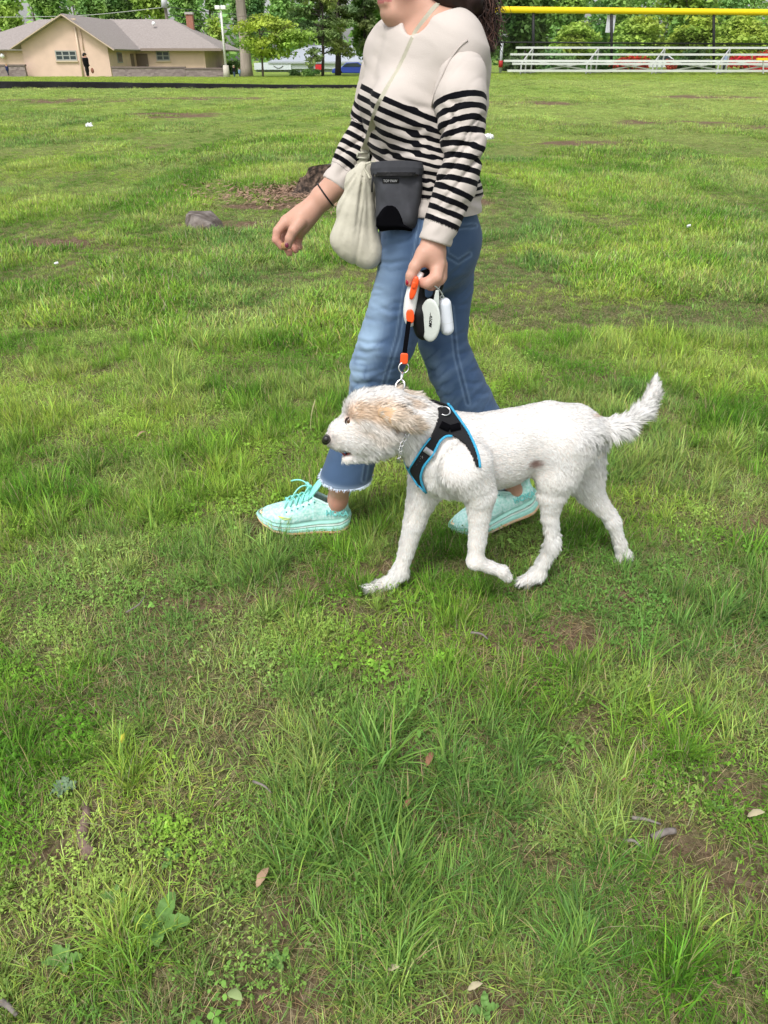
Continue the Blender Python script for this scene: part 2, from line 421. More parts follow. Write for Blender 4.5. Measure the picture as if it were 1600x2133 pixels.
# ================================================================ grass
M_bl = bpy.data.materials.new('grass_blade'); M_bl.use_nodes = True
t = M_bl.node_tree; b = t.nodes['Principled BSDF']; b.inputs['Roughness'].default_value = .62; b.inputs['Specular IOR Level'].default_value = .22
ai = N_('ShaderNodeAttribute', attribute_name='tint'); ai.attribute_type = 'INSTANCER'
ab = N_('ShaderNodeAttribute', attribute_name='blade')
mul = N_('ShaderNodeMix', data_type='RGBA', blend_type='MULTIPLY'); mul.inputs[0].default_value = 1
t.links.new(ai.outputs['Color'], mul.inputs[6]); t.links.new(ab.outputs['Color'], mul.inputs[7])
st = N_('ShaderNodeMix', data_type='RGBA'); t.links.new(ab.outputs['Alpha'], st.inputs[0]); t.links.new(mul.outputs[2], st.inputs[6])
rgb = N_('ShaderNodeMix', data_type='RGBA', blend_type='MULTIPLY'); rgb.inputs[0].default_value = 1; rgb.inputs[6].default_value = (.46, .40, .22, 1); t.links.new(ab.outputs['Color'], rgb.inputs[7])
t.links.new(rgb.outputs[2], st.inputs[7])
t.links.new(st.outputs[2], b.inputs['Base Color'])
geo = N_('ShaderNodeNewGeometry'); va = N_('ShaderNodeVectorMath', operation='MULTIPLY_ADD'); va.inputs[1].default_value = (.55, .55, .55); va.inputs[2].default_value = (0, 0, .7)
t.links.new(geo.outputs['Normal'], va.inputs[0]); vn = N_('ShaderNodeVectorMath', operation='NORMALIZE'); t.links.new(va.outputs[0], vn.inputs[0]); t.links.new(vn.outputs[0], b.inputs['Normal'])
tr = N_('ShaderNodeBsdfTranslucent'); t.links.new(st.outputs[2], tr.inputs[0]); ms = N_('ShaderNodeMixShader'); ms.inputs[0].default_value = .42
t.links.new(b.outputs[0], ms.inputs[1]); t.links.new(tr.outputs[0], ms.inputs[2]); t.links.new(ms.outputs[0], t.nodes['Material Output'].inputs[0])
blades = bpy.data.collections.new('grass_tufts')
def tuft(seed, n, rad, h0, h1, w0, lean, straw, bend=.6, flat=0.0, leaf=0):
    r = np.random.default_rng(seed); a = r.uniform(0, 6.283, n); d = rad * np.sqrt(r.random(n)); base = np.stack([d * np.cos(a), d * np.sin(a), np.zeros(n) - .006], 1)
    H_ = r.uniform(h0, h1, n); az = a + r.normal(0, 1.1, n); ln = np.abs(r.normal(lean, lean * .9, n)) + .05; ln = np.clip(ln + flat, 0, 1.45)
    fw = np.stack([np.cos(az), np.sin(az), np.zeros(n)], 1); sd = np.stack([-np.sin(az + r.normal(0, .7, n)), np.cos(az), np.zeros(n)], 1); sd /= np.linalg.norm(sd, axis=1)[:, None]
    K = 4; Vs, Ns, Cs = [], [], []; p = base.copy(); L = H_ / K
    stw = (r.random(n) < straw).astype(float); br = r.uniform(.5, 1.5, n)[:, None] * np.stack([r.uniform(.85, 1.25, n), np.ones(n), r.uniform(.7, 1.2, n)], 1)
    w_ = w0 * r.uniform(.6, 1.3, n) * (1 - .4 * stw)
    for k in range(K + 1):
        an_ = np.clip(ln + bend * (k / K) ** 1.5 * (1 + .5 * np.sin(a * 7)), 0, 1.9)
        f = (1 - (k / K) ** 2.2)[..., None] * np.ones((n, 1)) if False else np.full((n, 1), 1 - (k / K) ** 2.2)
        nn = -fw * np.cos(an_)[:, None] + np.array([0, 0, 1.]) * np.sin(an_)[:, None]; nn = nn
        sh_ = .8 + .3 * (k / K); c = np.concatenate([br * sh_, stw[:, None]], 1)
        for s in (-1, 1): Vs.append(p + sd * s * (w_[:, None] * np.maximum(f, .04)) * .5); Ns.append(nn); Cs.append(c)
        p = p + (fw * np.sin(an_)[:, None] + np.array([0, 0, 1.]) * np.cos(an_)[:, None]) * L[:, None]
        p[:, 2] = np.maximum(p[:, 2], .003)
    V = np.stack(Vs, 1).reshape(-1, 3); Nn = np.stack(Ns, 1).reshape(-1, 3); Nn /= np.linalg.norm(Nn, axis=1)[:, None]; C = np.stack(Cs, 1).reshape(-1, 4)
    i = np.arange(n) * (2 * K + 2); F_ = np.concatenate([np.stack([i + 2*k, i + 2*k+1, i + 2*k+3, i + 2*k+2], 1) for k in range(K)])
    me = bpy.data.meshes.new('tuft'); me.vertices.add(len(V)); me.vertices.foreach_set('co', V.astype(np.float32).ravel()); me.loops.add(F_.size); me.loops.foreach_set('vertex_index', F_.ravel().astype(np.int32))
    me.polygons.add(len(F_)); me.polygons.foreach_set('loop_start', np.arange(0, F_.size, 4, dtype=np.int32)); me.update(calc_edges=True); me.shade_smooth()
    at = me.attributes.new('blade', 'FLOAT_COLOR', 'POINT'); at.data.foreach_set('color', C.astype(np.float32).ravel())
    me.materials.append(M_bl)
    o = bpy.data.objects.new('tuft_%03d' % len(blades.objects), me); blades.objects.link(o); return o
def leaves(seed, n, rad, size, three):
    """low clover and broad leaves"""
    r = np.random.default_rng(seed); V, F_, C = [], [], []
    for i in range(n):
        a, d = r.uniform(0, 6.283), rad * math.sqrt(r.random()); c = np.array([d * math.cos(a), d * math.sin(a), r.uniform(.008, .035)]); s = size * r.uniform(.6, 1.2); tl_ = r.normal(0, .35, 2); br = r.uniform(.75, 1.3)
        for q in range(3 if three else 1):
            b_ = a + q * 2.094; ux = np.array([math.cos(b_), math.sin(b_), tl_[0]]); uy = np.array([-math.sin(b_), math.cos(b_), tl_[1]]); n0 = len(V)
            for (e, f) in ((0, 0), (.35, .34), (.75, .42), (1.05, .2), (1.15, 0), (1.05, -.2), (.75, -.42), (.35, -.34)): V.append(c + ux * e * s + uy * f * s + [0, 0, -.25 * e * e * s + abs(f) * s * .25]); C.append([br, br * 1.05, br, 0])
            F_.append(tuple(range(n0, n0 + 8)))
    me = bpy.data.meshes.new('leaves'); me.from_pydata([tuple(v) for v in V], [], F_); me.update()
    at = me.attributes.new('blade', 'FLOAT_COLOR', 'POINT'); at.data.foreach_set('color', np.array(C, np.float32).ravel()); me.materials.append(M_bl)
    o = bpy.data.objects.new('tuft_%03d' % len(blades.objects), me); blades.objects.link(o); return o
T_LONG, T_SHORT, T_BROAD, T_STRAW, T_LEAF, T_MID, T_FAR, T_VFAR, T_MOSS = range(9)
KIND = {k: [] for k in range(9)}
def reg(k, o): KIND[k].append(len(blades.objects) - 1)
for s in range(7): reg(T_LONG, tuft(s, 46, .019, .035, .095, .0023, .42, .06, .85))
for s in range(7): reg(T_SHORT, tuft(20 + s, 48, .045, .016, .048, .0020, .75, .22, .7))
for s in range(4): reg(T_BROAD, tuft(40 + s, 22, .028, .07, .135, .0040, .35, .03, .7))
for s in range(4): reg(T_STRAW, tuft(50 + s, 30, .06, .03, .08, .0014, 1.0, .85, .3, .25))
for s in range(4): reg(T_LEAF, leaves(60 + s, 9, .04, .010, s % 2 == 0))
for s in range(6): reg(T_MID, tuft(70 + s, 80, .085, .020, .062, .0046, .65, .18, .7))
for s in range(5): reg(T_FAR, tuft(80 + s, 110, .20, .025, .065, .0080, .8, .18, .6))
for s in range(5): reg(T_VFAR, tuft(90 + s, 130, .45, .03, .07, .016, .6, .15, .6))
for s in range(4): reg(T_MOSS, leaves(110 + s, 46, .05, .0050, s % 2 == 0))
rg = np.random.default_rng(99)
def palette(x, y, r):
    P = np.stack([x, np.where(y > 7, 7 + (y - 7) * .42, y)], -1); sc = np.where(y < 6, 1.0, np.where(y < 12, .8, .62))[..., None]
    a = fbm(P * 2.0 * sc, 121, 3); c = fbm(P * 1.1 * sc + 9, 131, 3); d = fbm(P * .16, 133, 2)
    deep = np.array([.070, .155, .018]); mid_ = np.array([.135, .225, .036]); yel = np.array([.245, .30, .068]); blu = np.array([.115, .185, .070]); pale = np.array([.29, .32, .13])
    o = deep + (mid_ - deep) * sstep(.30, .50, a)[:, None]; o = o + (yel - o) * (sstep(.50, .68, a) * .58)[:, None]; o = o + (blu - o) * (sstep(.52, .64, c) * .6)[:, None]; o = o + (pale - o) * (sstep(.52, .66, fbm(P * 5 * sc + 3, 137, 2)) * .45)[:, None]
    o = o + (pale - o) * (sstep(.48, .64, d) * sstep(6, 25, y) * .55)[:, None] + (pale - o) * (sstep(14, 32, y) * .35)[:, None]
    vr = np.where(y > 4, .35, .2)[:, None]
    return o * np.array([1.66, 1.90, 1.42]) * (1 + vr * r.uniform(-1, 1, (len(x), 1)))
EXC = [((W(560, 1098, 2.12)[0], 2.12), (W(722, 1098, 2.12)[0], 2.125), .052), ((W(960, 1100, 2.12)[0], 2.12), (W(1050, 1098, 2.14)[0], 2.14), .05)]
def scatter(y0, y1, cell, margin):
    X, Y = [], []
    for y in np.arange(y0, y1, cell):
        hw_ = (y * cp + CH * sp) * .505 + margin; x = np.arange(-hw_, hw_, cell); X.append(x); Y.append(np.full(len(x), y))
    X, Y = np.concatenate(X), np.concatenate(Y); n = len(X); return X + rg.uniform(-.5, .5, n) * cell * 1.2, Y + rg.uniform(-.5, .5, n) * cell * 1.2
pts = dict(P=[], k=[], s=[], c=[], r=[])
def put(x, y, kind, scl, col, tiltn=None):
    n = len(x); k = np.array(KIND[kind])[rg.integers(0, len(KIND[kind]), n)]
    z = terr(x, y); pts['P'].append(np.stack([x, y, z], 1)); pts['k'].append(k); pts['s'].append(np.broadcast_to(np.asarray(scl, float), (n,)))
    pts['c'].append(col); pts['r'].append(np.stack([rg.normal(0, .10, n), rg.normal(0, .10, n), rg.uniform(0, 6.283, n)], 1))
# near
x, y = scatter(.12, 4.2, .030, 1.05); P = np.stack([x, y], 1)
ln = fbm(P * 2.7, 141, 3); ln2 = fbm(P * 9, 143, 2); ba = bare(x, y); ex = np.zeros(len(x), bool)
for (a, b2, rr_) in EXC:
    a, b2 = np.array(a), np.array(b2); ba_ = b2 - a; h = np.clip((P - a) @ ba_ / (ba_ @ ba_), 0, 1); ex |= np.linalg.norm(P - a - h[:, None] * ba_, axis=1) < rr_
col = palette(x, y, rg); u = rg.random(len(x)); hgt = .62 + .75 * sstep(.40, .66, ln * .6 + ln2 * .4)
TU = [(845, 2000, .16), (790, 1600, .09), (870, 1850, .13), (1010, 1900, .12), (1200, 1990, .14), (1400, 2000, .14), (560, 1190, .09), (940, 1390, .07), (300, 1960, .12), (620, 1890, .10), (40, 1560, .08), (600, 1750, .11), (1280, 1780, .09), (1430, 1570, .06), (700, 1790, .08), (990, 1640, .06), (30, 2080, .1), (1290, 650, .2), (1240, 1110, .14), (1400, 1290, .09), (560, 1280, .07)]
boost = np.zeros(len(x))
for (a, b2, r_) in TU: g_ = G(a, b2 + 10); boost = np.maximum(boost, np.exp(-((x - g_[0]) ** 2 + (y - g_[1]) ** 2) / (r_ * .62) ** 2))
lf = sstep(.44, .58, ln * .55 + ln2 * .45 + boost * .25) * (1 - ba)
near_sub = np.exp(-(((x - .1) / .7) ** 2 + ((y - 1.95) / .30) ** 2))
hgt = hgt * (1 - .30 * near_sub) * (1 - .35 * sstep(1.4, .4, y)) + boost * .45
a_ = (u < .33 * lf + .3 * boost) & ~ex; put(x[a_], y[a_], T_LONG, hgt[a_] * rg.uniform(.75, 1.1, a_.sum()), col[a_] * .92)
thin = .55 + .45 * sstep(.36, .52, fbm(P * 7, 161, 2)); u = rg.random(len(x)); a_ = (u < .52 * thin * (1 - .90 * ba)) & ~ex; put(x[a_], y[a_], T_SHORT, rg.uniform(.8, 1.35, a_.sum()), col[a_] * 1.12)
u = rg.random(len(x)); a_ = (u < .030 * lf + .20 * boost) & ~ex; put(x[a_], y[a_], T_BROAD, hgt[a_] * rg.uniform(.55, .9, a_.sum()), col[a_] * 1.15)
u = rg.random(len(x)); a_ = (u < .26 + .14 * ba) & ~ex; put(x[a_], y[a_], T_STRAW, rg.uniform(.6, 1.2, a_.sum()), col[a_])
lfm = sstep(.52, .62, fbm(P * 3.1, 151, 3)); u = rg.random(len(x)); a_ = (u < .07 * lfm + .008) & ~ex; put(x[a_], y[a_], T_LEAF, rg.uniform(.5, 1.15, a_.sum()), col[a_] * 1.15)
a_ = (rg.random(len(x)) < .30 * sstep(.40, .60, fbm(P * 4.3, 171, 2)) * (1 - .6 * lf) * (1 - .5 * ba)) & ~ex; put(x[a_], y[a_], T_MOSS, rg.uniform(.6, 1.2, a_.sum()), col[a_] * np.array([1.0, .95, .95]))
# middle
x, y = scatter(4.0, 12.5, .072, 2.2); P = np.stack([x, np.where(y > 7, 7 + (y - 7) * .42, y)], 1); ba = bare(x, y); ln = fbm(P * 1.3, 141, 3); hgt = .55 + .95 * sstep(.42, .62, ln)
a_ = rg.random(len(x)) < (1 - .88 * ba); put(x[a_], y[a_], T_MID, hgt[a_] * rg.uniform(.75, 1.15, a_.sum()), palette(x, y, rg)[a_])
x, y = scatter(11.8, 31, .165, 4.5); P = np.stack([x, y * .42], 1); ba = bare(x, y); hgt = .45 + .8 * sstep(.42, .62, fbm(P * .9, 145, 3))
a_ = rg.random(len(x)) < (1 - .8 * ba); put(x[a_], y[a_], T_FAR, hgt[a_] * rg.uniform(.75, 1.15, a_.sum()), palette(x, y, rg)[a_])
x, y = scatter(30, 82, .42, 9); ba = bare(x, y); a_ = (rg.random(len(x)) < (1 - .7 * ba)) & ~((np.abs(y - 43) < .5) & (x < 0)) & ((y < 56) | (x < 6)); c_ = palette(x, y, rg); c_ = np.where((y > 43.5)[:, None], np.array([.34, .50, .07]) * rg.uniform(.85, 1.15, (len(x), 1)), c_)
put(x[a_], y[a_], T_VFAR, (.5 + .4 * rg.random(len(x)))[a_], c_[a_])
P = np.concatenate(pts['P']); n = len(P); print('tufts', n)
me = bpy.data.meshes.new('grass'); me.vertices.add(n); me.vertices.foreach_set('co', P.astype(np.float32).ravel())
me.attributes.new('k', 'INT', 'POINT').data.foreach_set('value', np.concatenate(pts['k']).astype(np.int32))
me.attributes.new('s', 'FLOAT', 'POINT').data.foreach_set('value', np.concatenate(pts['s']).astype(np.float32))
me.attributes.new('r', 'FLOAT_VECTOR', 'POINT').data.foreach_set('vector', np.concatenate(pts['r']).astype(np.float32).ravel())
c_ = np.concatenate(pts['c']); me.attributes.new('tint', 'FLOAT_COLOR', 'POINT').data.foreach_set('color', np.concatenate([c_, np.ones((n, 1))], 1).astype(np.float32).ravel())
grass = link('grass', me); tag(grass, kind='stuff', label='uneven green lawn grass with straw, clover and weeds covering the ground', cat='grass')
gt = bpy.data.node_groups.new('grass_scatter', 'GeometryNodeTree')
gt.interface.new_socket('Geometry', in_out='INPUT', socket_type='NodeSocketGeometry'); gt.interface.new_socket('Geometry', in_out='OUTPUT', socket_type='NodeSocketGeometry')
gi = gt.nodes.new('NodeGroupInput'); go = gt.nodes.new('NodeGroupOutput'); mp = gt.nodes.new('GeometryNodeMeshToPoints'); ip_ = gt.nodes.new('GeometryNodeInstanceOnPoints')
ci = gt.nodes.new('GeometryNodeCollectionInfo'); ci.inputs['Collection'].default_value = blades; ci.inputs['Separate Children'].default_value = True; ci.inputs['Reset Children'].default_value = True
def na(name, ty):
    q = gt.nodes.new('GeometryNodeInputNamedAttribute'); q.data_type = ty; q.inputs[0].default_value = name; return q.outputs[0]
L_ = gt.links.new
L_(gi.outputs[0], mp.inputs['Mesh']); L_(mp.outputs[0], ip_.inputs['Points']); L_(ci.outputs[0], ip_.inputs['Instance']); ip_.inputs['Pick Instance'].default_value = True
L_(na('k', 'INT'), ip_.inputs['Instance Index']); L_(na('s', 'FLOAT'), ip_.inputs['Scale']); L_(na('r', 'FLOAT_VECTOR'), ip_.inputs['Rotation']); L_(ip_.outputs[0], go.inputs[0])
gm = grass.modifiers.new('scatter', 'NODES'); gm.node_group = gt
# ================================================================ the woman
rng = np.random.default_rng(7)
M_skin = mat('skin', (0.52, 0.285, 0.205), 0.5, var=0.07, vscale=30, bump=0.25, bscale=300, bdist=0.001, spec=0.35, subsurf=0.12)
M_lip = mat('lip', (0.42, 0.13, 0.12), 0.4)
M_hair = mat('hair', (0.030, 0.014, 0.010), 0.5, var=0.3, vscale=60, spec=0.2, attr='tint')
M_black = mat('black_rubber', (0.012, 0.012, 0.014), 0.5)
M_metal = mat('steel', (0.72, 0.72, 0.72), 0.25, metal=1.0)
M_nail = mat('nail_polish', (0.30, 0.01, 0.03), 0.2, spec=0.6)
M_white = mat('white_cotton_thread', (0.6, 0.68, 0.8), 0.9)

YW = 2.12
fh = np.array([-0.88, -0.47, 0.0]); fh /= np.linalg.norm(fh)      # where the head faces
sh = np.array([-fh[1], fh[0], 0.0]); sh = -sh if sh[1] > 0 else sh  # her left, towards the camera
up = np.array([0, 0, 1.0])
hc = W(876, -60, 2.13)
fb = np.array([-0.82, -0.57, 0.0]); lb = np.array([0.57, -0.82, 0.0])
woman = empty('person', (W(880, 1100, 2.12)[0], 2.12, 0), 'woman walking left in striped sweater and jeans with a leash in her hand', 'person')

def H(f, s, z): return hc + fh * f + sh * s + up * z
# --- body: head, neck, trunk, arms with hands, legs with ankles, all one skin
B = []
B += [rc(H(-.018, 0, .035), H(.01, 0, .035), .092, .088, .03, sh, .84)]
B += [rc(H(.035, 0, .03), H(.045, 0, -.055), .066, .044, .03, sh, .92)]
B += [rc(H(.05, 0, -.058), H(.074, 0, -.078), .038, .023, .02, sh, 1.15)]
for s in (-1, 1):
    B += [rc(H(-.005, s * .056, -.035), H(.012, s * .05, -.066), .020, .022, .03), rc(H(.012, s * .05, -.066), H(.066, s * .014, -.084), .022, .017, .025)]
    B += [rc(H(.058, s * .034, -.012), H(.052, s * .036, -.03), .026, .026, .03)]
    B += [rc(H(.083, s * .033, .022), H(.083, s * .033, .022), .017, .017, .008, op='s')]
    B += [rc(H(.07, s * .033, .02), H(.07, s * .033, .02), .0165, .0165, .004)]
    B += [rc(H(.07, s * .018, .042), H(.066, s * .046, .04), .014, .012, .012)]
    B += [rc(H(-.012, s * .079, .012), H(-.006, s * .077, -.022), .021, .013, .008, sh, .38)]
B += [rc(H(.098, 0, .012), H(.112, 0, -.014), .010, .012, .012), rc(H(.103, -.011, -.018), H(.103, .011, -.018), .0095, .0095, .008)]
B += [rc(H(.097, -.016, -.046), H(.097, .016, -.046), .0075, .0075, .009), rc(H(.095, -.014, -.061), H(.095, .014, -.061), .008, .008, .009)]
B += [rc(H(.112, -.026, -.0535), H(.112, .026, -.0535), .0038, .0038, .004, op='s')]
B += [rc(W(902, 78, 2.125), H(-.022, 0, -.06), .061, .055, .03, fh, .95)]
B += [rc(W(868, 66, 2.09), H(.01, .03, -.07), .012, .012, .02)]
# shoulders and trunk, thin under the clothes
B += [rc(W(828, 118, 2.22), W(958, 112, 2.02), .050, .052, .05), rc(W(905, 92, 2.13), W(948, 82, 2.06), .045, .043, .05)]
B += [rc(W(890, 150, 2.12), W(880, 330, 2.12), .13, .12, .06, fb, .62), rc(W(880, 330, 2.12), W(885, 470, 2.12), .115, .11, .05, fb, .7)]
B += chain([(955, 125, 2.0, 34), (958, 310, 1.93, 24), (925, 450, 1.895, 19), (903, 500, 1.885, 22)], .02)
B += chain([(812, 130, 2.24, 32), (765, 275, 2.26, 28), (700, 385, 2.21, 26), (672, 412, 2.205, 24.5), (644, 441, 2.20, 20)], .02)
# her left hand, closed round the leash handle (palm, thumb and four fingers, each its own chain)
def hand(palm, fingers, thumb):
    o = chain(palm, .012)
    for f_ in fingers: o += chain(f_, .003)
    return o + chain(thumb, .008)
B += hand([(903, 500, 1.885, 23), (902, 520, 1.882, 26)], [], [(882, 528, 1.862, 15), (864, 556, 1.85, 12), (856, 574, 1.845, 10.5), (852, 589, 1.845, 8.5)])
B += chain([(893, 530, 1.872, 22), (909, 551, 1.865, 18)], .02) + chain([(905, 528, 1.90, 22), (914, 552, 1.90, 17)], .02)
B += chain([(912, 553, 1.862, 15.5), (908, 578, 1.842, 13.5), (890, 590, 1.840, 12.0), (878, 588, 1.85, 10)], .003)
B += chain([(917, 553, 1.882, 15), (916, 581, 1.862, 12.5), (898, 594, 1.860, 11.5), (884, 590, 1.868, 10)], .003)
B += chain([(919, 551, 1.902, 14), (920, 577, 1.888, 11.5), (903, 591, 1.884, 11), (890, 588, 1.89, 9.5)], .003)
B += chain([(918, 549, 1.920, 12.5), (920, 572, 1.910, 10.5), (906, 583, 1.908, 10), (895, 582, 1.91, 9)], .006)
# her right hand, reaching forward and pinching a treat
B += chain([(644, 441, 2.20, 20), (622, 459, 2.19, 22)], .02) + chain([(622, 459, 2.19, 22), (597, 462, 2.185, 14)], .02)
B += chain([(634, 452, 2.19, 20), (622, 480, 2.20, 15)], .02)
B += chain([(594, 463, 2.18, 11.5), (578, 481, 2.17, 9.6), (575, 499, 2.165, 8.6), (587, 514, 2.165, 7.2)], .002)
B += chain([(625, 462, 2.165, 15), (611, 481, 2.15, 11), (603, 497, 2.148, 9.5), (600, 511, 2.15, 8.2)], .003)
B += chain([(603, 472, 2.20, 11), (592, 494, 2.20, 9), (592, 510, 2.19, 8), (603, 527, 2.18, 7.0)], .002)
B += chain([(614, 480, 2.205, 11), (606, 502, 2.21, 8.6), (610, 512, 2.205, 8), (616, 521, 2.195, 6.8)], .002)
B += chain([(626, 482, 2.21, 10.5), (622, 500, 2.215, 8), (621, 512, 2.21, 7.4), (625, 515, 2.205, 6.2)], .002)
# legs inside the jeans, ankles and feet
B += chain([(885, 480, 2.10, 60), (850, 560, 2.06, 44), (797, 740, 2.06, 34), (745, 900, 2.09, 30), (708, 1010, 2.10, 24), (704, 1040, 2.12, 19)], .04)
B += chain([(905, 490, 2.14, 62), (930, 560, 2.18, 40), (932, 740, 2.185, 32), (1000, 870, 2.16, 28), (1058, 985, 2.14, 25), (1076, 1020, 2.14, 19)], .04)
B += chain([(704, 1040, 2.12, 19), (700, 1062, 2.125, 15), (605, 1068, 2.125, 9)], .02) + chain([(1076, 1020, 2.14, 19), (1080, 1034, 2.14, 15), (1000, 1075, 2.13, 9)], .02)
V, Q = surfnets(B, 0.0029)
V = smooth_mesh(V, Q, 1, .5)
lipc = np.exp(-(((V - H(.100, 0, -.0535)) / [.03, .03, .013]) ** 2).sum(1))
dl = V - H(.1, 0, -.0535); lip = ((np.abs(dl @ sh) < .026) & (np.abs(dl[:, 2]) < .012 - .3 * np.abs(dl @ sh) ** 1.0 * .6) & (dl @ fh > -.012)).astype(float)
skc = np.tile([0.52, 0.30, 0.22], (len(V), 1)); red = np.array([0.56, 0.24, 0.19])
for c, r_ in ((W(583, 505, 2.18), .04), (W(610, 520, 2.19), .02), (W(885, 590, 1.86), .03), (W(855, 585, 1.85), .018), (W(925, 560, 1.88), .018), (H(.06, .05, -.03), .03), (W(704, 1050, 2.1), .04)):
    t = np.exp(-((V - c) ** 2).sum(1) / r_ ** 2)[:, None]; skc = skc * (1 - .6 * t) + red * .6 * t
skc = skc * (1 - lip[:, None]) + np.array([0.42, 0.14, 0.13]) * lip[:, None]
mo = np.exp(-(((V - H(.100, 0, -.0535)) @ np.stack([fh, sh, up], 1)) ** 2 / np.array([.012, .024, .0030]) ** 2).sum(1))[:, None]
skc = skc * (1 - mo) + np.array([.03, .01, .01]) * mo
M_body = mat('body_skin', (1, 1, 1), 0.5, var=0.06, vscale=25, bump=0.2, bscale=260, bdist=0.001, spec=0.3, attr='tint', subsurf=0.1)
body = mesh('body', V, Q, M_body, woman, attrs={'tint': skc})
body_tree = bvh(V, Q)
# eyes, brows
for s in (-1, 1):
    e = MB().ball(H(.073, s * .033, .022), .0125, 14, 10).build('eye', mat('eye_white', (.75, .72, .7), .2), woman, True)
    MB().ball(H(.0845, s * .033, .022), .0045, 10, 8).build('iris', mat('iris_brown', (.06, .03, .015), .1), e, True)
# nails
MB().ball(W(597.5, 511, 2.132), .0075, 10, 8, (.7, .35, .95)).build('nail', mat('dark_nail_polish', (.16, .02, .05), .2, spec=.6), woman, True)
MB().ball(W(848.5, 588, 1.838), .0075, 10, 8, (.55, .6, .95)).build('nail', M_nail, woman, True)
er = MB(); er.ring(H(-.002, .084, -.045), fh, .0065, .0016, 14, 6); er.build('earring', M_metal, woman, True)
# black elastic on the forearm
def band(c, ax, r, th, name, m, par, fl=1.0):
    mb = MB(); mb.ring(c, ax, r, th, 28, 8); return mb.build(name, m, par, True)
a_, b_ = W(700, 385, 2.21), W(644, 441, 2.20)
pts = []
cc = a_ * .62 + b_ * .38; ax = (b_ - a_) / np.linalg.norm(b_ - a_); ax = ax + np.array([0, 0, .12]); ax /= np.linalg.norm(ax)
u = np.cross(ax, (0, 1, 0)); u /= np.linalg.norm(u); v = np.cross(ax, u)
for i in range(32):
    a = 2 * math.pi * i / 31; d = math.cos(a) * u + math.sin(a) * v
    h = body_tree.ray_cast(Vector(cc + d * .08), Vector(-d)); pts.append(np.array(h[0]) + d * .0015 if h[0] is not None else cc + d * .03)
MB().tube(pts, .0021, 8, cap=False).build('wristband', M_black, woman, True)

# --- sweater: trunk with hem, two sleeves
def sweater_mat():
    m = mat('knit', (1, 1, 1), 0.95, bump=0.35, bscale=420, bdist=0.0015, sheen=0.04, spec=0.05)
    t = m.node_tree; b = t.nodes['Principled BSDF']
    a = t.nodes.new('ShaderNodeAttribute'); a.attribute_name = 'stripe'
    n = t.nodes.new('ShaderNodeTexNoise'); n.inputs['Scale'].default_value = 160; n.inputs['Detail'].default_value = 2
    tc = t.nodes.new('ShaderNodeTexCoord'); t.links.new(tc.outputs['Object'], n.inputs['Vector'])
    def M(op, x, y=None, c=None):
        k = t.nodes.new('ShaderNodeMath'); k.operation = op
        for i, q in enumerate((x, y, c)):
            if q is None: continue
            if isinstance(q, (int, float)): k.inputs[i].default_value = q
            else: t.links.new(q, k.inputs[i])
        return k.outputs[0]
    v = M('ADD', a.outputs['Fac'], M('MULTIPLY', M('SUBTRACT', n.outputs[0], .5), .05))
    fr = M('FRACT', v); s = M('LESS_THAN', fr, .52)
    s = M('MULTIPLY', s, M('GREATER_THAN', v, 0.0)); s = M('MULTIPLY', s, M('LESS_THAN', a.outputs['Fac'], 50.0))
    mx = t.nodes.new('ShaderNodeMix'); mx.data_type = 'RGBA'; t.links.new(s, mx.inputs[0])
    mx.inputs[6].default_value = (.52, .47, .43, 1); mx.inputs[7].default_value = (.005, .005, .007, 1)
    t.links.new(mx.outputs[2], b.inputs['Base Color']); return m
M_knit = sweater_mat()
T = []
T += [rc(W(812, 112, 2.22), W(948, 108, 2.03), .058, .060, .05)]
T += [rc(W(905, 118, 2.13), W(952, 96, 2.05), .043, .042, .05)]
T += [rc(W(885, 165, 2.13), W(885, 250, 2.13), .165, .160, .05, fb, .66)]
T += [rc(W(885, 250, 2.13), W(882, 350, 2.13), .160, .150, .05, fb, .68)]
T += [rc(W(882, 350, 2.12), W(886, 440, 2.12), .150, .162, .04, fb, .78)]
T += [rc(W(800, 212, 2.16), W(806, 230, 2.16), .058, .054, .05), rc(W(832, 222, 2.04), W(838, 238, 2.04), .064, .060, .05)]
T += [rc(W(975, 150, 2.11), W(985, 215, 2.12), .045, .03, .05)]
nk0 = W(893, 80, 2.12)
T += [rc(nk0 + np.array([-.004, 0, -.008]), H(-.02, 0, -.02), .066, .085, .012, op='s')]
T += [rc(W(906, 20, 2.085), W(914, -40, 2.09), .057, .075, .02, op='s')]
T += [rc(W(874, 40, 2.05), W(880, -10, 2.07), .038, .06, .012, op='s')]
T += [plane(W(880, 434, 2.12) + np.array([0, 0, .0]), (0, 0, -1))]
V, Q = surfnets(T, 0.0042, off=0.006)
V = smooth_mesh(V, Q, 2, .5); N = vnormals(V, Q)
ZH = W(880, 434, 2.12)[2]
def torso_stripe(V):
    x, z = V[:, 0], V[:, 2]
    s = .36 * sstep(.98, 1.20, z)
    v = (1.262 - s * (x + .048) - z) / .0242
    wob = (fbm(V * [9, 9, 5], 3) - .5) * .5 * sstep(1.2, 1.05, z)
    v = v + wob
    return np.where(z < ZH + .042, -5.0, v)
amp = .012 * sstep(1.20, 1.08, V[:, 2]) * sstep(.94, 1.0, V[:, 2]) + .0035
diag = V[:, 2] * 1.0 + .45 * V[:, 0]
fold = fbm(np.stack([V[:, 0] * 6 + 3, V[:, 1] * 6, diag * 34], 1), 11, 2) - .5
zt = V[:, 2]
drape = fbm(np.stack([V[:, 0] * 7 + V[:, 2] * 9, V[:, 1] * 7, V[:, 2] * 7 - V[:, 0] * 6], 1), 17, 2)
V = V - N * (.0014 * (1 - np.abs(drape * 2 - 1)) ** 4 * sstep(1.42, 1.34, zt))[:, None]
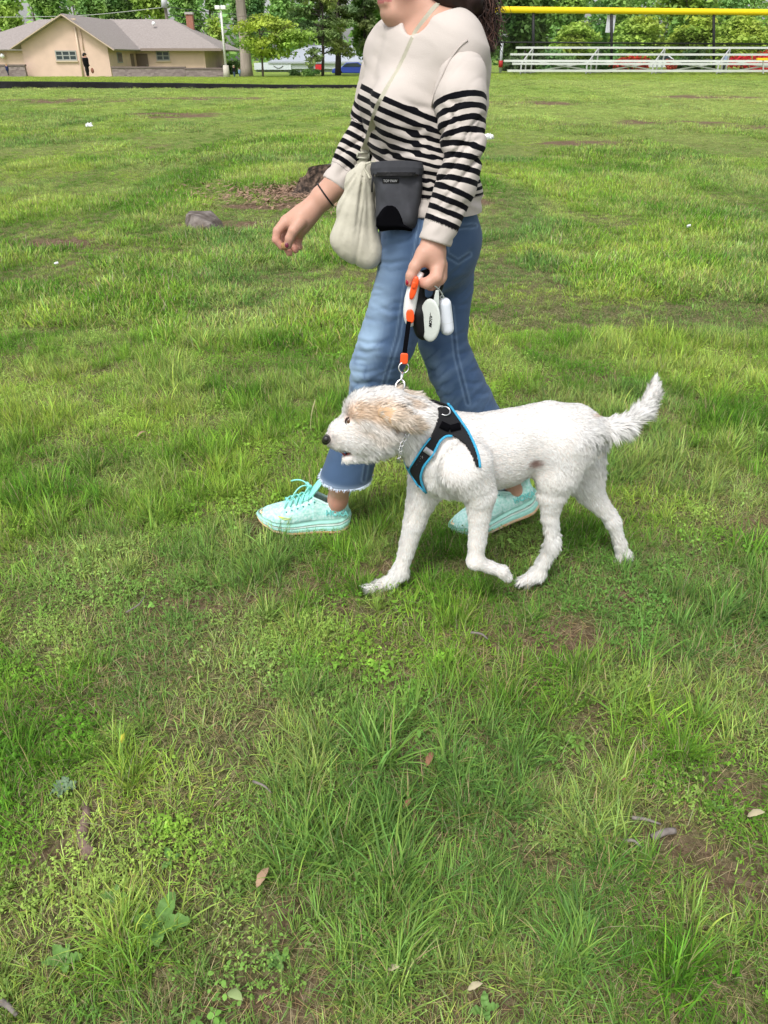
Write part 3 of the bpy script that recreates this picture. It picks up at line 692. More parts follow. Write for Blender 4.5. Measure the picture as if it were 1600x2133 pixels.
V = V + N * (amp * fold * 2)[:, None] * sstep(.94, .97, zt)[:, None]
V[:, 2] = zt * .5 + V[:, 2] * .5
stripe = torso_stripe(V)
def line_d(P, pts):
    best = np.full(len(P), 1e9); pts = np.array(pts, float)
    for a, b in zip(pts[:-1], pts[1:]):
        ba = b - a; h = np.clip((P - a) @ ba / (ba @ ba), 0, 1); best = np.minimum(best, np.linalg.norm(P - a - h[:, None] * ba, axis=1))
    return best
def folds(V, N, lines, w_=4.0, a_=.003):
    q = proj(V); f_ = np.zeros(len(V)); nr_ = N[:, 1] < .1
    for l in lines:
        l = np.array(l, float); d_ = line_d(q, l); ax_ = l[-1] - l[0]; t_ = ((q - l[0]) @ ax_) / (ax_ @ ax_)
        tp = sstep(-.25, .35, t_) * sstep(1.25, .6, t_); f_ += (np.exp(-(d_ / w_) ** 2) - .45 * np.exp(-((d_ - 2.2 * w_) / (1.2 * w_)) ** 2)) * nr_ * tp
    return V - N * (f_ * a_)[:, None], f_
V, fo = folds(V, N, [[(902, 228), (868, 222), (835, 205)], [(900, 262), (860, 275), (815, 268)], [(900, 300), (862, 318), (815, 322), (785, 312)], [(898, 285), (850, 300)], [(895, 345), (850, 335), (800, 345)], [(897, 318), (930, 345)], [(893, 372), (905, 395)], [(780, 285), (800, 300), (812, 322)], [(770, 320), (800, 335)], [(800, 70), (786, 115), (776, 165)]], 5.0, .0024)
stripe = stripe + fo * .16
sweater = mesh('sweater', V, Q, M_knit, woman, attrs={'stripe': stripe})
sweater_tree = bvh(V, Q)
def arc(P, pts):
    pts = np.array(pts); best = np.full(len(P), 9.0); out = np.zeros(len(P)); L = 0
    for a, b in zip(pts[:-1], pts[1:]):
        ba = b - a; l = np.linalg.norm(ba); h = np.clip((P - a) @ ba / (l * l), 0, 1)
        d = np.linalg.norm(P - a - h[:, None] * ba, axis=1); m_ = d < best
        out[m_] = (L + h * l)[m_]; best[m_] = d[m_]; L += l
    return out, L
def sleeve(ch, endp, endn, s0, per, cuff, seed, foldy):
    pr = chain(ch, .03) + [plane(endp, endn)]
    V, Q = surfnets(pr, 0.0036, off=0.003); V = smooth_mesh(V, Q, 2, .5); N = vnormals(V, Q)
    s, L = arc(V, [W(a, b, c) for a, b, c, _ in ch])
    send = arc(np.array([endp]), [W(a, b, c) for a, b, c, _ in ch])[0][0]
    f1 = fbm(np.stack([V[:, 0] * 10, V[:, 1] * 10, s * 26 + V[:, 0] * 28], 1), seed, 2); f1 = .25 - (1 - np.abs(f1 * 2 - 1)) ** 5
    m_ = .0007 + .0022 * sstep(s0, s0 + .06, s) + foldy * np.exp(-((s - s0 - .13) / .09) ** 2)
    keep = sstep(send - .002, send - .03, s)
    V = V + N * (f1 * 2 * m_ * keep)[:, None]
    fo = 0
    if seed == 21: V, fo = folds(V, N, [[(918, 222), (940, 240), (962, 262)], [(925, 205), (950, 215), (985, 212)], [(928, 300), (950, 296), (975, 305)], [(925, 318), (955, 322)], [(1003, 285), (985, 300), (960, 312)], [(1000, 330), (975, 342)], [(915, 380), (940, 398)], [(905, 440), (930, 452)]], 4.6, .0027)
    st = (s - s0) / per + fo * .10
    st = np.where(s > send - cuff, 80.0, st + (fbm(V * 14, seed + 3) - .5) * .3)
    # ribbed cuff narrows a little
    o = mesh('sleeve', V, Q, M_knit, sweater, attrs={'stripe': st}); return o, V, Q
arm_l = [(938, 92, 2.07, 28), (958, 122, 2.02, 40), (961, 160, 1.99, 49), (958, 205, 1.965, 53), (966, 295, 1.93, 43), (949, 390, 1.905, 38), (905, 507, 1.88, 32)]
e0 = W(905, 508, 1.88); e1 = W(949, 390, 1.905)
_, V1, Q1 = sleeve(arm_l, W(905, 505, 1.88), (e0 - e1) + np.array([.012, 0, 0]), np.linalg.norm(W(938, 92, 2.07) - W(958, 122, 2.02)) + np.linalg.norm(W(958, 122, 2.02) - W(961, 160, 1.99)) + np.linalg.norm(W(961, 160, 1.99) - W(958, 209, 1.96)), .0236, .040, 21, .004)
arm_r = [(800, 130, 2.22, 42), (768, 262, 2.26, 38), (735, 330, 2.235, 34), (694, 392, 2.21, 28)]
e0 = W(694, 392, 2.21); e1 = W(745, 310, 2.24)
sleeve(arm_r, W(697, 386, 2.212), (e0 - e1), 0.10, .0236, .043, 31, .004)
tr1 = bvh(V1, Q1); sp_ = []
for x_, y_ in [(974, 84), (966, 89), (956, 98), (946, 111), (937, 126), (928, 144), (920, 162), (913, 178), (907, 194), (902, 210), (900, 222)]:
    c = [cast(t_, x_, y_, .0012) for t_ in (tr1, sweater_tree)]; c = [q[0] for q in c if q is not None]
    if c: sp_.append(min(c, key=lambda p: depth(p)))
if len(sp_) > 2:
    P_ = np.array(sp_); P_[1:-1] = (P_[:-2] + P_[1:-1] * 2 + P_[2:]) / 4
    MB().tube(P_, .0021, 6).build('shoulder_seam', mat('cream_seam', (.44, .395, .36), .95), sweater, True)

# --- jeans
M_jean = mat('denim', (0.085, 0.15, 0.265), 0.9, var=0.10, vscale=9, bump=0.5, bscale=500, bdist=0.001, spec=0.12, attr='tint', sheen=.1)
J = []
J += [rc(W(884, 440, 2.12), W(890, 500, 2.12), .132, .140, .04, (-.95, -.3, 0), .92)]
J += [rc(W(905, 470, 2.13), W(915, 505, 2.13), .10, .102, .05)]
front = [(868, 500, 2.05, 74), (850, 580, 2.045, 65), (806, 712, 2.05, 59), (784, 765, 2.06, 55), (776, 830, 2.075, 50), (752, 900, 2.09, 48), (716, 1008, 2.10, 53)]
rear = [(930, 500, 2.17, 64), (930, 600, 2.19, 56), (922, 712, 2.19, 50), (941, 765, 2.18, 51), (973, 835, 2.17, 52), (1015, 910, 2.155, 48), (1068, 1005, 2.14, 46)]
J += chain(front, .035) + chain(rear, .035)
fe = W(722, 992, 2.10); fd = W(722, 992, 2.10) - W(752, 900, 2.09)
re_ = W(1060, 990, 2.14); rd = W(1068, 1005, 2.14) - W(1015, 910, 2.155)
J += [plane((0, 0, .985), (0, 0, 1))]
def hemcut(P, d):
    return d
V, Q = surfnets(J, 0.0042)
V = smooth_mesh(V, Q, 2, .5); N = vnormals(V, Q)
pf = [W(a, b, c) for a, b, c, _ in front]; prr = [W(a, b, c) for a, b, c, _ in rear]
sf, Lf = arc(V, pf); sr, Lr = arc(V, prr)
df = np.min([np.linalg.norm(V - p, axis=1) for p in pf], 0); dr = np.min([np.linalg.norm(V - p, axis=1) for p in prr], 0)
# which leg a vertex belongs to: distance to each centre line
def dline(P, pts):
    best = np.full(len(P), 9.0)
    for a, b in zip(pts[:-1], pts[1:]):
        ba = b - a; h = np.clip((P - a) @ ba / (ba @ ba), 0, 1); best = np.minimum(best, np.linalg.norm(P - a - h[:, None] * ba, axis=1))
    return best
isf = dline(V, pf) < dline(V, prr)
# cut both hems by moving nothing: drop faces past the hem planes
hemf = (V - fe) @ (fd / np.linalg.norm(fd) + np.array([.25, 0, 0])); hemr = (V - re_) @ (rd / np.linalg.norm(rd))
hemw = (fbm(V * 60, 9) - .5) * .006
cutv = (isf & (hemf + hemw > 0) & (V[:, 2] < .3)) | (~isf & (hemr + hemw > 0) & (V[:, 2] < .3))
Q = Q[~cutv[Q].any(1)]
s_ = np.where(isf, sf, sr); L_ = np.where(isf, Lf, Lr)
kn = np.where(isf, np.exp(-((s_ - .40) / .15) ** 2), np.exp(-((s_ - .42) / .16) ** 2))
hipz = np.exp(-((V[:, 2] - .78) / .06) ** 2)
f1 = fbm(np.stack([V[:, 0] * 5, V[:, 1] * 5, s_ * 44 + V[:, 0] * 10], 1), 41, 2) - .5
f2 = fbm(V * [10, 10, 14], 47, 2) - .5
f4 = fbm(np.stack([V[:, 0] * 9 + V[:, 2] * 12, V[:, 1] * 9, s_ * 34 + V[:, 0] * 30], 1), 43, 2); crease = (1 - np.abs(f4 * 2 - 1)) ** 6
f3 = (fbm(np.stack([V[:, 0] * 12, V[:, 1] * 12, s_ * 95 - V[:, 0] * 45], 1), 49, 2) - .5) * 2
rid = np.sign(f1) * np.abs(f1 * 2) ** .8
V = V + N * ((.0010 * kn + .0012 * hipz + .0006) * rid + .0045 * f2 + .0012 * kn * f3 - .0016 * crease * (.25 + kn + hipz))[:, None]
V, jf = folds(V, N, [[(735, 706), (765, 716), (800, 714)], [(732, 728), (762, 736), (792, 731)], [(728, 748), (765, 752)], [(726, 772), (758, 778), (792, 770)], [(727, 797), (752, 801), (785, 795)], [(730, 822), (760, 824)], [(790, 640), (812, 650), (838, 645)], [(778, 545), (812, 549), (846, 543)], [(785, 520), (815, 508), (850, 500)], [(765, 600), (800, 606)], [(752, 660), (780, 668)], [(972, 690), (950, 700), (935, 698)], [(985, 730), (962, 738), (945, 735)], [(1000, 770), (975, 776)], [(1010, 795), (985, 800), (965, 795)], [(1020, 818), (995, 822)], [(955, 640), (975, 632)], [(985, 520), (955, 560), (925, 585)], [(972, 575), (945, 590)], [(905, 690), (925, 700)]], 4.0, .0022)
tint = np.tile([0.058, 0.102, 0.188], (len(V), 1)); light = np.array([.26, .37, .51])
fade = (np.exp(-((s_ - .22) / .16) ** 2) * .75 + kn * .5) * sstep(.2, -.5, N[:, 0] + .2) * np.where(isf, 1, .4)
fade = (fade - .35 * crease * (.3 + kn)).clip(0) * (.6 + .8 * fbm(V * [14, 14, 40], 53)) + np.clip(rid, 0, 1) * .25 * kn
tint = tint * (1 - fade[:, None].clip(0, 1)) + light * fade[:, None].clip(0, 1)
# side seam, pocket and fly stitching are worn lighter lines in the cloth
pxy = proj(V)
def line_d(P, pts):
    best = np.full(len(P), 1e9); pts = np.array(pts, float)
    for a, b in zip(pts[:-1], pts[1:]):
        ba = b - a; h = np.clip((P - a) @ ba / (ba @ ba), 0, 1); best = np.minimum(best, np.linalg.norm(P - a - h[:, None] * ba, axis=1))
    return best
nearside = N[:, 1] < .2
for pts, dk in (([(880, 440), (868, 520), (845, 600), (830, 700), (800, 800), (775, 900), (758, 1000)], 1), ([(925, 455), (930, 530), (955, 545), (978, 530)], 0), ([(940, 640), (950, 740), (975, 840)], 1), ([(928, 475), (990, 470)], 0)):
    ld = line_d(pxy, pts); m_ = np.exp(-(ld / 2.6) ** 2) * nearside; V = V - N * (m_ * .0010)[:, None]
    tint = tint * (1 - .25 * m_[:, None])
    m2 = np.exp(-((ld - 5) / 2.0) ** 2) * nearside; tint = tint * (1 - .3 * m2[:, None]) + light * 1.05 * .3 * m2[:, None]
hd = np.where(isf, -hemf, -hemr); m_ = np.exp(-((hd) / .010) ** 2) * (V[:, 2] < .3)
tint = tint * (1 - .5 * m_[:, None]) + np.array([.45, .55, .7]) * .5 * m_[:, None]
used = np.unique(Q); remap = np.full(len(V), -1); remap[used] = np.arange(len(used)); V = V[used]; Q = remap[Q]; tint = tint[used]; isf = isf[used]; hd = hd[used]
jeans = mesh('jeans', V, Q, M_jean, woman, attrs={'tint': tint})
sol = jeans.modifiers.new('cloth', 'SOLIDIFY'); sol.thickness = .003; sol.offset = -1
jeans_tree = bvh(V, Q)
# frayed hem threads
from collections import Counter
E = Counter(tuple(sorted(e)) for q in Q.tolist() for e in zip(q, q[1:] + q[:1]))
bv = [e for e, c in E.items() if c == 1 and V[e[0]][2] < .3]
mb = MB(); N2 = vnormals(V, Q)
for e in bv:
    f_ = isf[e[0]]; d0 = (fd if f_ else rd); d0 = d0 / np.linalg.norm(d0)
    for _ in range(5):
        t = rng.random(); p = V[e[0]] * t + V[e[1]] * (1 - t)
        d = d0 + rng.normal(0, .45, 3) + N2[e[0]] * rng.uniform(.1, .9); d /= np.linalg.norm(d); l = rng.uniform(.004, .013); s = rng.normal(0, .0013, 3)
        q = p + d * l * .5 + rng.normal(0, .001, 3); e_ = p + d * l
        mb.add([p - s * .6, p + s * .6, q + s * .5, q - s * .5, e_], [(0, 1, 2, 3), (3, 2, 4)])
mb.build('frayed_hem', M_white, jeans)
mb = MB(); b0 = cast(jeans_tree, 880, 434, .001)
if b0: MB().ball(b0[0], .006, 12, 8, (1, .5, 1)).build('rivet', M_metal, jeans, True)

# --- hair: a cap over the skull and long wavy locks blown back
hp = [rc(H(-.026, 0, .042), H(-.004, 0, .052), .101, .095, .02, sh, .88), rc(H(-.07, 0, .0), H(-.085, .01, -.08), .075, .06, .03, sh, .95),
      rc(H(-.085, .01, -.08), W(965, 12, 2.13), .07, .052, .03), rc(W(922, -30, 2.07), W(972, 2, 2.07), .042, .036, .03), rc(W(965, 12, 2.13), W(1005, 50, 2.15), .050, .022, .03), rc(W(1005, 50, 2.15), W(1024, 85, 2.16), .024, .008, .02)]
hp += [rc(H(.085, 0, -.02), H(.085, 0, -.09), .085, .085, .01, op='s')]
V, Q = surfnets(hp, .0045); V = smooth_mesh(V, Q, 1); N = vnormals(V, Q)
V = V + N * ((fbm(V * [60, 60, 12], 5, 2) - .5) * .012)[:, None]
hair = mesh('hair', V, Q, M_hair, woman, attrs={'tint': np.tile([.022, .012, .010], (len(V), 1))})
def ribbons(paths, widths, cols, name, m, parent):
    Vs, Fs, Cs, n = [], [], [], 0
    for P, wd, c in zip(paths, widths, cols):
        k = len(P); T_ = np.gradient(P, axis=0); s = np.cross(T_, rng.normal(0, 1, 3) + [0, -1.2, 0]); s /= np.linalg.norm(s, axis=1)[:, None] + 1e-9
        wv = wd * np.linspace(1, .15, k)[:, None] ** .7
        Vs.append(np.concatenate([P - s * wv, P + s * wv])); i = np.arange(k - 1) + n
        Fs.append(np.stack([i, i + 1, i + 1 + k, i + k], 1)); n += 2 * k; Cs.append(np.tile(c, (2 * k, 1)))
    return mesh(name, np.concatenate(Vs), np.concatenate(Fs), m, parent, attrs={'tint': np.concatenate(Cs)})
def bez(p, k=14):
    p = [np.array(q, float) for q in p]; t = np.linspace(0, 1, k)[:, None]
    return (1-t)**3*p[0] + 3*t*(1-t)**2*p[1] + 3*t*t*(1-t)*p[2] + t**3*p[3]
paths, wds, cols = [], [], []
for i in range(2600):
    a = rng.uniform(-1, 1); b = rng.random()
    root = H(-.06 - .05 * rng.random(), a * .075, .06 - .14 * b)
    ex = rng.uniform(0, 1); far = rng.random()
    if i % 11 == 0: end = W(1000 + 52 * ex, 10 + 110 * rng.random(), rng.uniform(2.05, 2.22))
    else: end = W(930 + 95 * ex, 22 + 85 * ex ** 1.1 + rng.normal(0, 7) - 20 * far * (1 - ex), 2.15 + rng.normal(0, .025) - .05 * ex)
    mid1 = root + fh * -.05 + up * (-.03); mid2 = (root * .3 + end * .7) + np.array([.03 * rng.normal(), .02 * rng.normal(), .05 + .03 * rng.normal()])
    P = bez([root, mid1, mid2, end], 18)
    ph = rng.uniform(0, 6.28); t = np.linspace(0, 1, 18); am = .011 * t
    P = P + np.stack([np.sin(t * 13 + ph) * am, np.cos(t * 11 + ph * 1.7) * am, np.sin(t * 12 + ph * .6) * am * .7], 1)
    paths.append(P); wds.append(rng.uniform(.0008, .0030)); v = rng.uniform(.5, 1.5) * (1 + 1.3 * ex * (rng.random() < .3)); cols.append(np.array([.028, .014, .010]) * v)
ribbons(paths, wds, cols, 'loose_locks', M_hair, hair)
# ================================================================ shoes
M_mint = mat('mint_mesh_fabric', (0.36, 0.70, 0.64), 0.85, var=0.10, vscale=120, bump=0.6, bscale=700, bdist=0.0015, col2=(0.55, 0.74, 0.72), spec=.2)
M_mintd = mat('mint_lace', (0.28, 0.74, 0.66), 0.7, bump=.3, bscale=900)
M_foam = mat('mint_foam', (0.42, 0.78, 0.70), 0.6, var=.08, vscale=60)
M_foamw = mat('pale_foam', (0.66, 0.80, 0.76), 0.6, var=.08, vscale=60)
M_peach = mat('peach_rubber', (0.80, 0.45, 0.22), 0.6, var=.12, vscale=50, col2=(.7, .6, .45))
M_teal = mat('teal_print', (0.06, 0.33, 0.33), 0.6)
M_yel = mat('yellow_print', (0.72, 0.80, 0.16), 0.6)
def ip(x, xs, ys): return np.interp(x, xs, ys)
def shoe(name_label, toe, yaw, pitch, roll, side, L=.29, s=1.0):
    """local: x from heel to toe, y towards her left, z up; pivot on the ground under the ball of the foot"""
    piv = np.array([.20, 0, 0])
    Mx = Matrix.Translation(Vector(toe)) @ Matrix.Rotation(yaw, 4, 'Z') @ Matrix.Rotation(-pitch, 4, 'Y') @ Matrix.Rotation(roll, 4, 'X') @ Matrix.Translation(Vector(-piv))
    def X(P):
        P = np.asarray(P, float).reshape(-1, 3) * [1, 1, 1.15]; return P @ np.array(Mx.to_3x3()).T + np.array(Mx.translation)
    k = L / .29
    wx = [0, .004, .02, .05, .10, .15, .20, .24, .27, .284, .29]; ww = [.004, .016, .031, .036, .034, .041, .049, .046, .034, .018, .004]
    def wid(x): return ip(x, wx, ww)
    def bot(x): return ip(x, [0, .03, .10, .18, .24, .29], [.012, .001, .0, .0, .010, .034])
    def mid(x): return bot(x) + ip(x, [0, .05, .12, .2, .26, .29], [.048, .046, .040, .032, .024, .016])
    xs = np.concatenate([[0, .002, .006, .012], np.linspace(.02, .265, 30), [.272, .278, .283, .287, .29]])
    out = np.concatenate([np.stack([xs, wid(xs)], 1), np.stack([xs[::-1], -wid(xs[::-1])], 1)[1:-1]])
    n = len(out); c = np.array([.15, 0])
    def skin(levels, name, m, par):
        V = []
        for (g, zf, dz) in levels:
            for p in out:
                x = p[0]; q = c + (p - c) * [1, 1]; nn = np.array([0, np.sign(p[1])]) if 0.012 < x < .27 else (p - np.array([.04 if x < .1 else .24, 0]))
                nn = nn / (np.linalg.norm(nn) + 1e-9); q = p + nn * g
                V.append([q[0], q[1], zf(x) + dz])
        Fc = [(i*n+j, i*n+(j+1) % n, (i+1)*n+(j+1) % n, (i+1)*n+j) for i in range(len(levels)-1) for j in range(n)]
        Fc += [tuple(range(n)), tuple(reversed(range((len(levels)-1)*n, len(levels)*n)))]
        return mesh(name, X(V), Fc, m, par)
    fr = lambda a: (lambda x: bot(x) * (1 - a) + mid(x) * a)
    # upper
    V = []; Fc = []
    mx = np.linspace(.112, .286, 34); T_ = np.linspace(-1, 1, 25)
    def top(x): return ip(x, [.11, .13, .16, .20, .24, .265, .28, .286], [.112, .104, .092, .078, .066, .058, .048, .040])
    for x in mx:
        z0 = mid(x) - .004; zt = top(x); wv = wid(x) * .97
        for t in T_:
            a = t * math.pi / 2; sn, cs = math.sin(a), math.cos(a)
            y = wv * math.copysign(abs(sn) ** .78, sn); z = z0 + (zt - z0) * cs ** .72
            V.append([x, y * (1 - .12 * cs * (1 - abs(sn))), z])
    nt_ = len(T_)
    for i in range(len(mx) - 1):
        for j in range(nt_ - 1):
            if mx[i] < .150 and 9 <= j <= 14: continue
            Fc.append((i*nt_+j, i*nt_+j+1, (i+1)*nt_+j+1, (i+1)*nt_+j))
    o = len(V)
    # heel counter and collar: walls round the heel
    path = [(x, wid(x) * .97) for x in np.linspace(.118, .016, 20)] + [(.008 , .019), (.003, .010), (.001, 0), (.003, -.010), (.008, -.019)] + [(x, -wid(x) * .97) for x in np.linspace(.016, .118, 20)]
    K = 9
    for (x, y) in path:
        rim = ip(x, [0, .01, .03, .055, .075, .10, .118], [.140, .132, .104, .088, .088, .100, .108]); z0 = mid(x) - .004
        for q in range(K):
            u = q / (K - 1); lean = .30 * u ** 1.8
            xx = x - (.016 * u ** 3 * ip(x, [0, .02, .03], [1.3, .6, 0])) + ip(x, [0, .02], [.012, 0]) * math.sin(u * 3.14) * .6
            yy = y * (1 - lean) + math.copysign(.0025, y) * math.sin(u * 3.14)
            V.append([xx, yy, z0 + (rim - z0) * u])
    for i in range(len(path) - 1):
        for j in range(K - 1): Fc.append((o + i*K+j, o + (i+1)*K+j, o + (i+1)*K+j+1, o + i*K+j+1))
    par = mesh('shoe', X(V), Fc, M_mint, woman); tag(par, name_label)
    sm = par.modifiers.new('t', 'SOLIDIFY'); sm.thickness = .004; sm.offset = 0
    rimp = X([[x - (.016 * ip(x, [0, .02, .03], [1.3, .6, 0])), y * .70, ip(x, [0, .01, .03, .055, .075, .10, .118], [.140, .132, .104, .088, .088, .100, .108])] for (x, y) in path])
    MB().tube(rimp, .0045, 8).build('collar_padding', mat('pale_mint_lining', (.55, .82, .78), .8), par, True)
    skin([(0.003, fr(0), .006), (.006, fr(.25), .002), (.0065, fr(.5), 0), (.003, fr(.55), 0), (.0065, fr(.6), 0), (.006, fr(.9), 0), (.001, fr(1), .002)], 'midsole', M_foam, par)
    skin([(.0075, fr(.62), 0), (.0082, fr(.70), 0), (.0075, fr(.78), 0)], 'midsole_stripe', M_foamw, par)
    skin([(-.004, fr(0), -.004), (.005, fr(0), 0), (.0055, fr(.12), .001), (.003, fr(.2), .001)], 'outsole', M_peach, par)
    # toe guard
    V = []; Fc = []; a = np.linspace(-1, 1, 13)
    for q, (dz, g) in enumerate(((-.010, .006), (-.002, .0065), (.006, .005), (.012, .001))):
        for t in a:
            x = .287 - .016 * t * t; y = t * .022 * (1 - q * .08); V.append([x + g - q * .002, y * 1.1, mid(x) + dz - .006])
    Fc = [(i*13+j, i*13+j+1, (i+1)*13+j+1, (i+1)*13+j) for i in range(3) for j in range(12)]
    tg = mesh('toe_guard', X(V), Fc, M_peach, par); q = tg.modifiers.new('t', 'SOLIDIFY'); q.thickness = .003
    # tongue
    V = []; Fc = []
    for i, x in enumerate(np.linspace(.165, .086, 12)):
        zz = ip(x, [.086, .10, .125, .165], [.160, .150, .118, .094])
        for j, t in enumerate(np.linspace(-1, 1, 9)): V.append([x, t * ip(x, [.086, .10, .165], [.016, .027, .024]), zz - .010 * t * t])
    Fc = [(i*9+j, i*9+j+1, (i+1)*9+j+1, (i+1)*9+j) for i in range(11) for j in range(8)]
    tn = mesh('tongue', X(V), Fc, M_mintd, par); q = tn.modifiers.new('t', 'SOLIDIFY'); q.thickness = .006
    # laces, criss-crossed, with a bow and two loose ends
    mb = MB()
    ex = np.linspace(.205, .115, 6)
    def sidep(x, sg, f=.55): zt = ip(x, [.11, .16, .21], [.118, .098, .083]); return np.array([x, sg * .027, zt - .006])
    for i in range(5):
        for sg in (-1, 1):
            p, q = sidep(ex[i], sg), sidep(ex[i + 1], -sg); m_ = (p + q) / 2 + [0, 0, .011 + .002 * sg]
            mb.tube(X([p + [0, 0, -.004], p * .8 + m_ * .2 + [0, 0, .004], m_, q * .8 + m_ * .2 + [0, 0, .004], q + [0, 0, -.004]]), .0028, 6)
    kn = np.array([.128, 0, .130])
    for sg in (-1, 1):
        mb.tube(X(bez([kn, kn + [.004, sg * .03, .016], kn + [.024, sg * .04, -.016], kn + [.0, sg * .004, .0]], 14)), .0026, 6)
        mb.tube(X(bez([kn, kn + [.015, sg * .015, .016], kn + [.035, sg * .02, .016], kn + [.058, sg * .030, .004 if sg < 0 else -.028]], 12)), .0024, 6)
    mb.tube(X([kn + [-.004, -.006, 0], kn, kn + [.006, .006, 0]]), .006, 8)
    mb.build('laces', M_mintd, par, True)
    # eyelets and marks on the side that shows
    mb = MB()
    for x in np.linspace(.20, .112, 6):
        for sg in (-1, 1):
            zz = ip(x, [.11, .16, .21], [.098, .080, .066]); MB().ball(X([[x, sg * ip(x, [.11, .2], [.030, .0385]), zz]])[0], .0028, 8, 6).build('eyelet', M_teal, par, True)
    Rm = np.array(Mx.to_3x3()); d = lambda v: Rm @ np.array(v, float)
    if side:
        sg = 1
        p = X([[.040, .0385, .066]])[0]
        textmesh('lettering', 'HOKA', .025, mat('soft_teal_print', (.16, .52, .50), .6), par, p, d([-1, .0, 0]), d([0, -.25, 1]), .0022, 0, 1.0, .0006)
        q = [[.225, .0475, .060], [.205, .0505, .050], [.185, .0495, .053], [.205, .0500, .056], [.225, .0475, .060]]
        MB().tube(X(q), .0013, 5).build('side_mark', M_yel, par, True)
    return par
gpt = G(596, 1103)
shoe('mint green running shoe, flat on the grass, laces tied in a bow', (W(596, 1098, 2.105)[0], 2.125, .006), math.pi + R(4), R(3), 0, True)
shoe('mint green running shoe with its heel lifted off the grass', (W(1003, 1108, 2.115)[0], 2.13, .0), math.pi + R(6), R(-21), 0, True, L=.29)

# ================================================================ crossbody bag
M_bag = mat('beige_nylon', (0.50, 0.475, 0.385), 0.6, var=0.08, vscale=40, bump=0.3, bscale=90, bdist=.003, spec=.3)
M_bagd = mat('beige_webbing', (0.50, 0.48, 0.38), 0.8, bump=.3, bscale=600)
YB = 2.03
bag = empty('crossbody_bag', W(745, 555, YB), 'soft beige crossbody bag hanging from its strap behind the grey pouch', 'bag')
n_ = (.35, -1, 0)
bp_ = chain([(757, 352, YB, 12), (752, 380, YB, 24)], .03, n_, .55) + chain([(752, 380, YB, 24), (741, 440, YB, 40), (741, 492, YB, 48)], .03, n_, .62) + chain([(718, 494, YB, 27), (768, 528, YB, 30)], .03, n_, .9)
V, Q = surfnets(bp_, .004, off=.002); V = smooth_mesh(V, Q, 3); N = vnormals(V, Q)
P2 = proj(V); ap = np.array([760, 330.]); ang = np.arctan2(P2[:, 0] - ap[0], P2[:, 1] - ap[1]); rr = np.linalg.norm(P2 - ap, axis=1)
f1 = (fbm(np.stack([ang * 9 + 4, rr * .004, V[:, 1] * 3], 1), 61, 2) - .5) * 2
V = V + N * (f1 * .012 * sstep(10, 60, rr) * sstep(235, 120, rr) + .004 * (fbm(V * [22, 22, 22], 62) - .5))[:, None]
seam = np.exp(-((ang + .02 + .0006 * (rr - 100)) / .018) ** 2)
V = V - N * (seam * .003)[:, None]
bo = mesh('bag_body', V, Q, M_bag, bag); bag_tree = bvh(V, Q)
sw = [(912, 8), (904, 15), (893, 29), (880, 46), (868, 62), (858, 82), (844, 114), (828, 148), (806, 183), (796, 202), (786, 222), (779, 246), (773, 272), (766, 296), (760, 312)]
def on(tree, px, py, off, Yd):
    c = cast(tree, px, py, 0)
    return (c[0] + c[1] * off) if c is not None else W(px, py, Yd)
def strap(pts, wpx, trees, off, th, Yd, name, m, par, lim=None):
    A, Bp = [], []; prev = None
    for i, (x, y) in enumerate(pts):
        j0, j1 = max(0, i - 1), min(len(pts) - 1, i + 1); d = np.array(pts[j1], float) - np.array(pts[j0], float); d /= np.linalg.norm(d); nn = np.array([-d[1], d[0]]); w_ = wpx[i] if hasattr(wpx, '__len__') else wpx
        P_ = []
        for tr_ in trees:
            c = cast(tr_, x, y, off)
            if c is not None: P_.append(c[0])
        Y = min([p[1] for p in P_]) if P_ else (Yd[i] if hasattr(Yd, '__len__') else Yd)
        if prev is not None: Y = min(max(Y, prev - .03), prev + .03)
        prev = Y
        A.append(W(x + nn[0] * w_ / 2, y + nn[1] * w_ / 2, Y)); Bp.append(W(x - nn[0] * w_ / 2, y - nn[1] * w_ / 2, Y))
    A, Bp = np.array(A), np.array(Bp); n = len(A); dY = np.array([0, th, 0])
    V = np.concatenate([A, Bp, A + dY, Bp + dY]); F_ = []
    for i in range(n - 1): F_ += [(i, i+1, n+i+1, n+i), (2*n+i, 3*n+i, 3*n+i+1, 2*n+i+1), (i, 2*n+i, 2*n+i+1, i+1), (n+i, n+i+1, 3*n+i+1, 3*n+i)]
    F_ += [(0, n, 3*n, 2*n), (n-1, 3*n-1, 4*n-1, 2*n-1)]
    o = mesh(name, V, F_, m, par, smooth=False); return o, (A + Bp) / 2
def resample(pts, n=40):
    p = np.array(pts, float); s = np.r_[0, np.cumsum(np.linalg.norm(np.diff(p, axis=0), axis=1))]; t = np.linspace(0, s[-1], n)
    return list(zip(np.interp(t, s, p[:, 0]), np.interp(t, s, p[:, 1])))
sp_ = resample(sw, 44)
so, mid_ = strap(sp_, list(np.interp(np.linspace(0, 1, 44), [0, .3, .6, 1], [9, 9.5, 9, 16])), [sweater_tree, body_tree], .004, .002, 2.0, 'strap', M_bagd, bag)
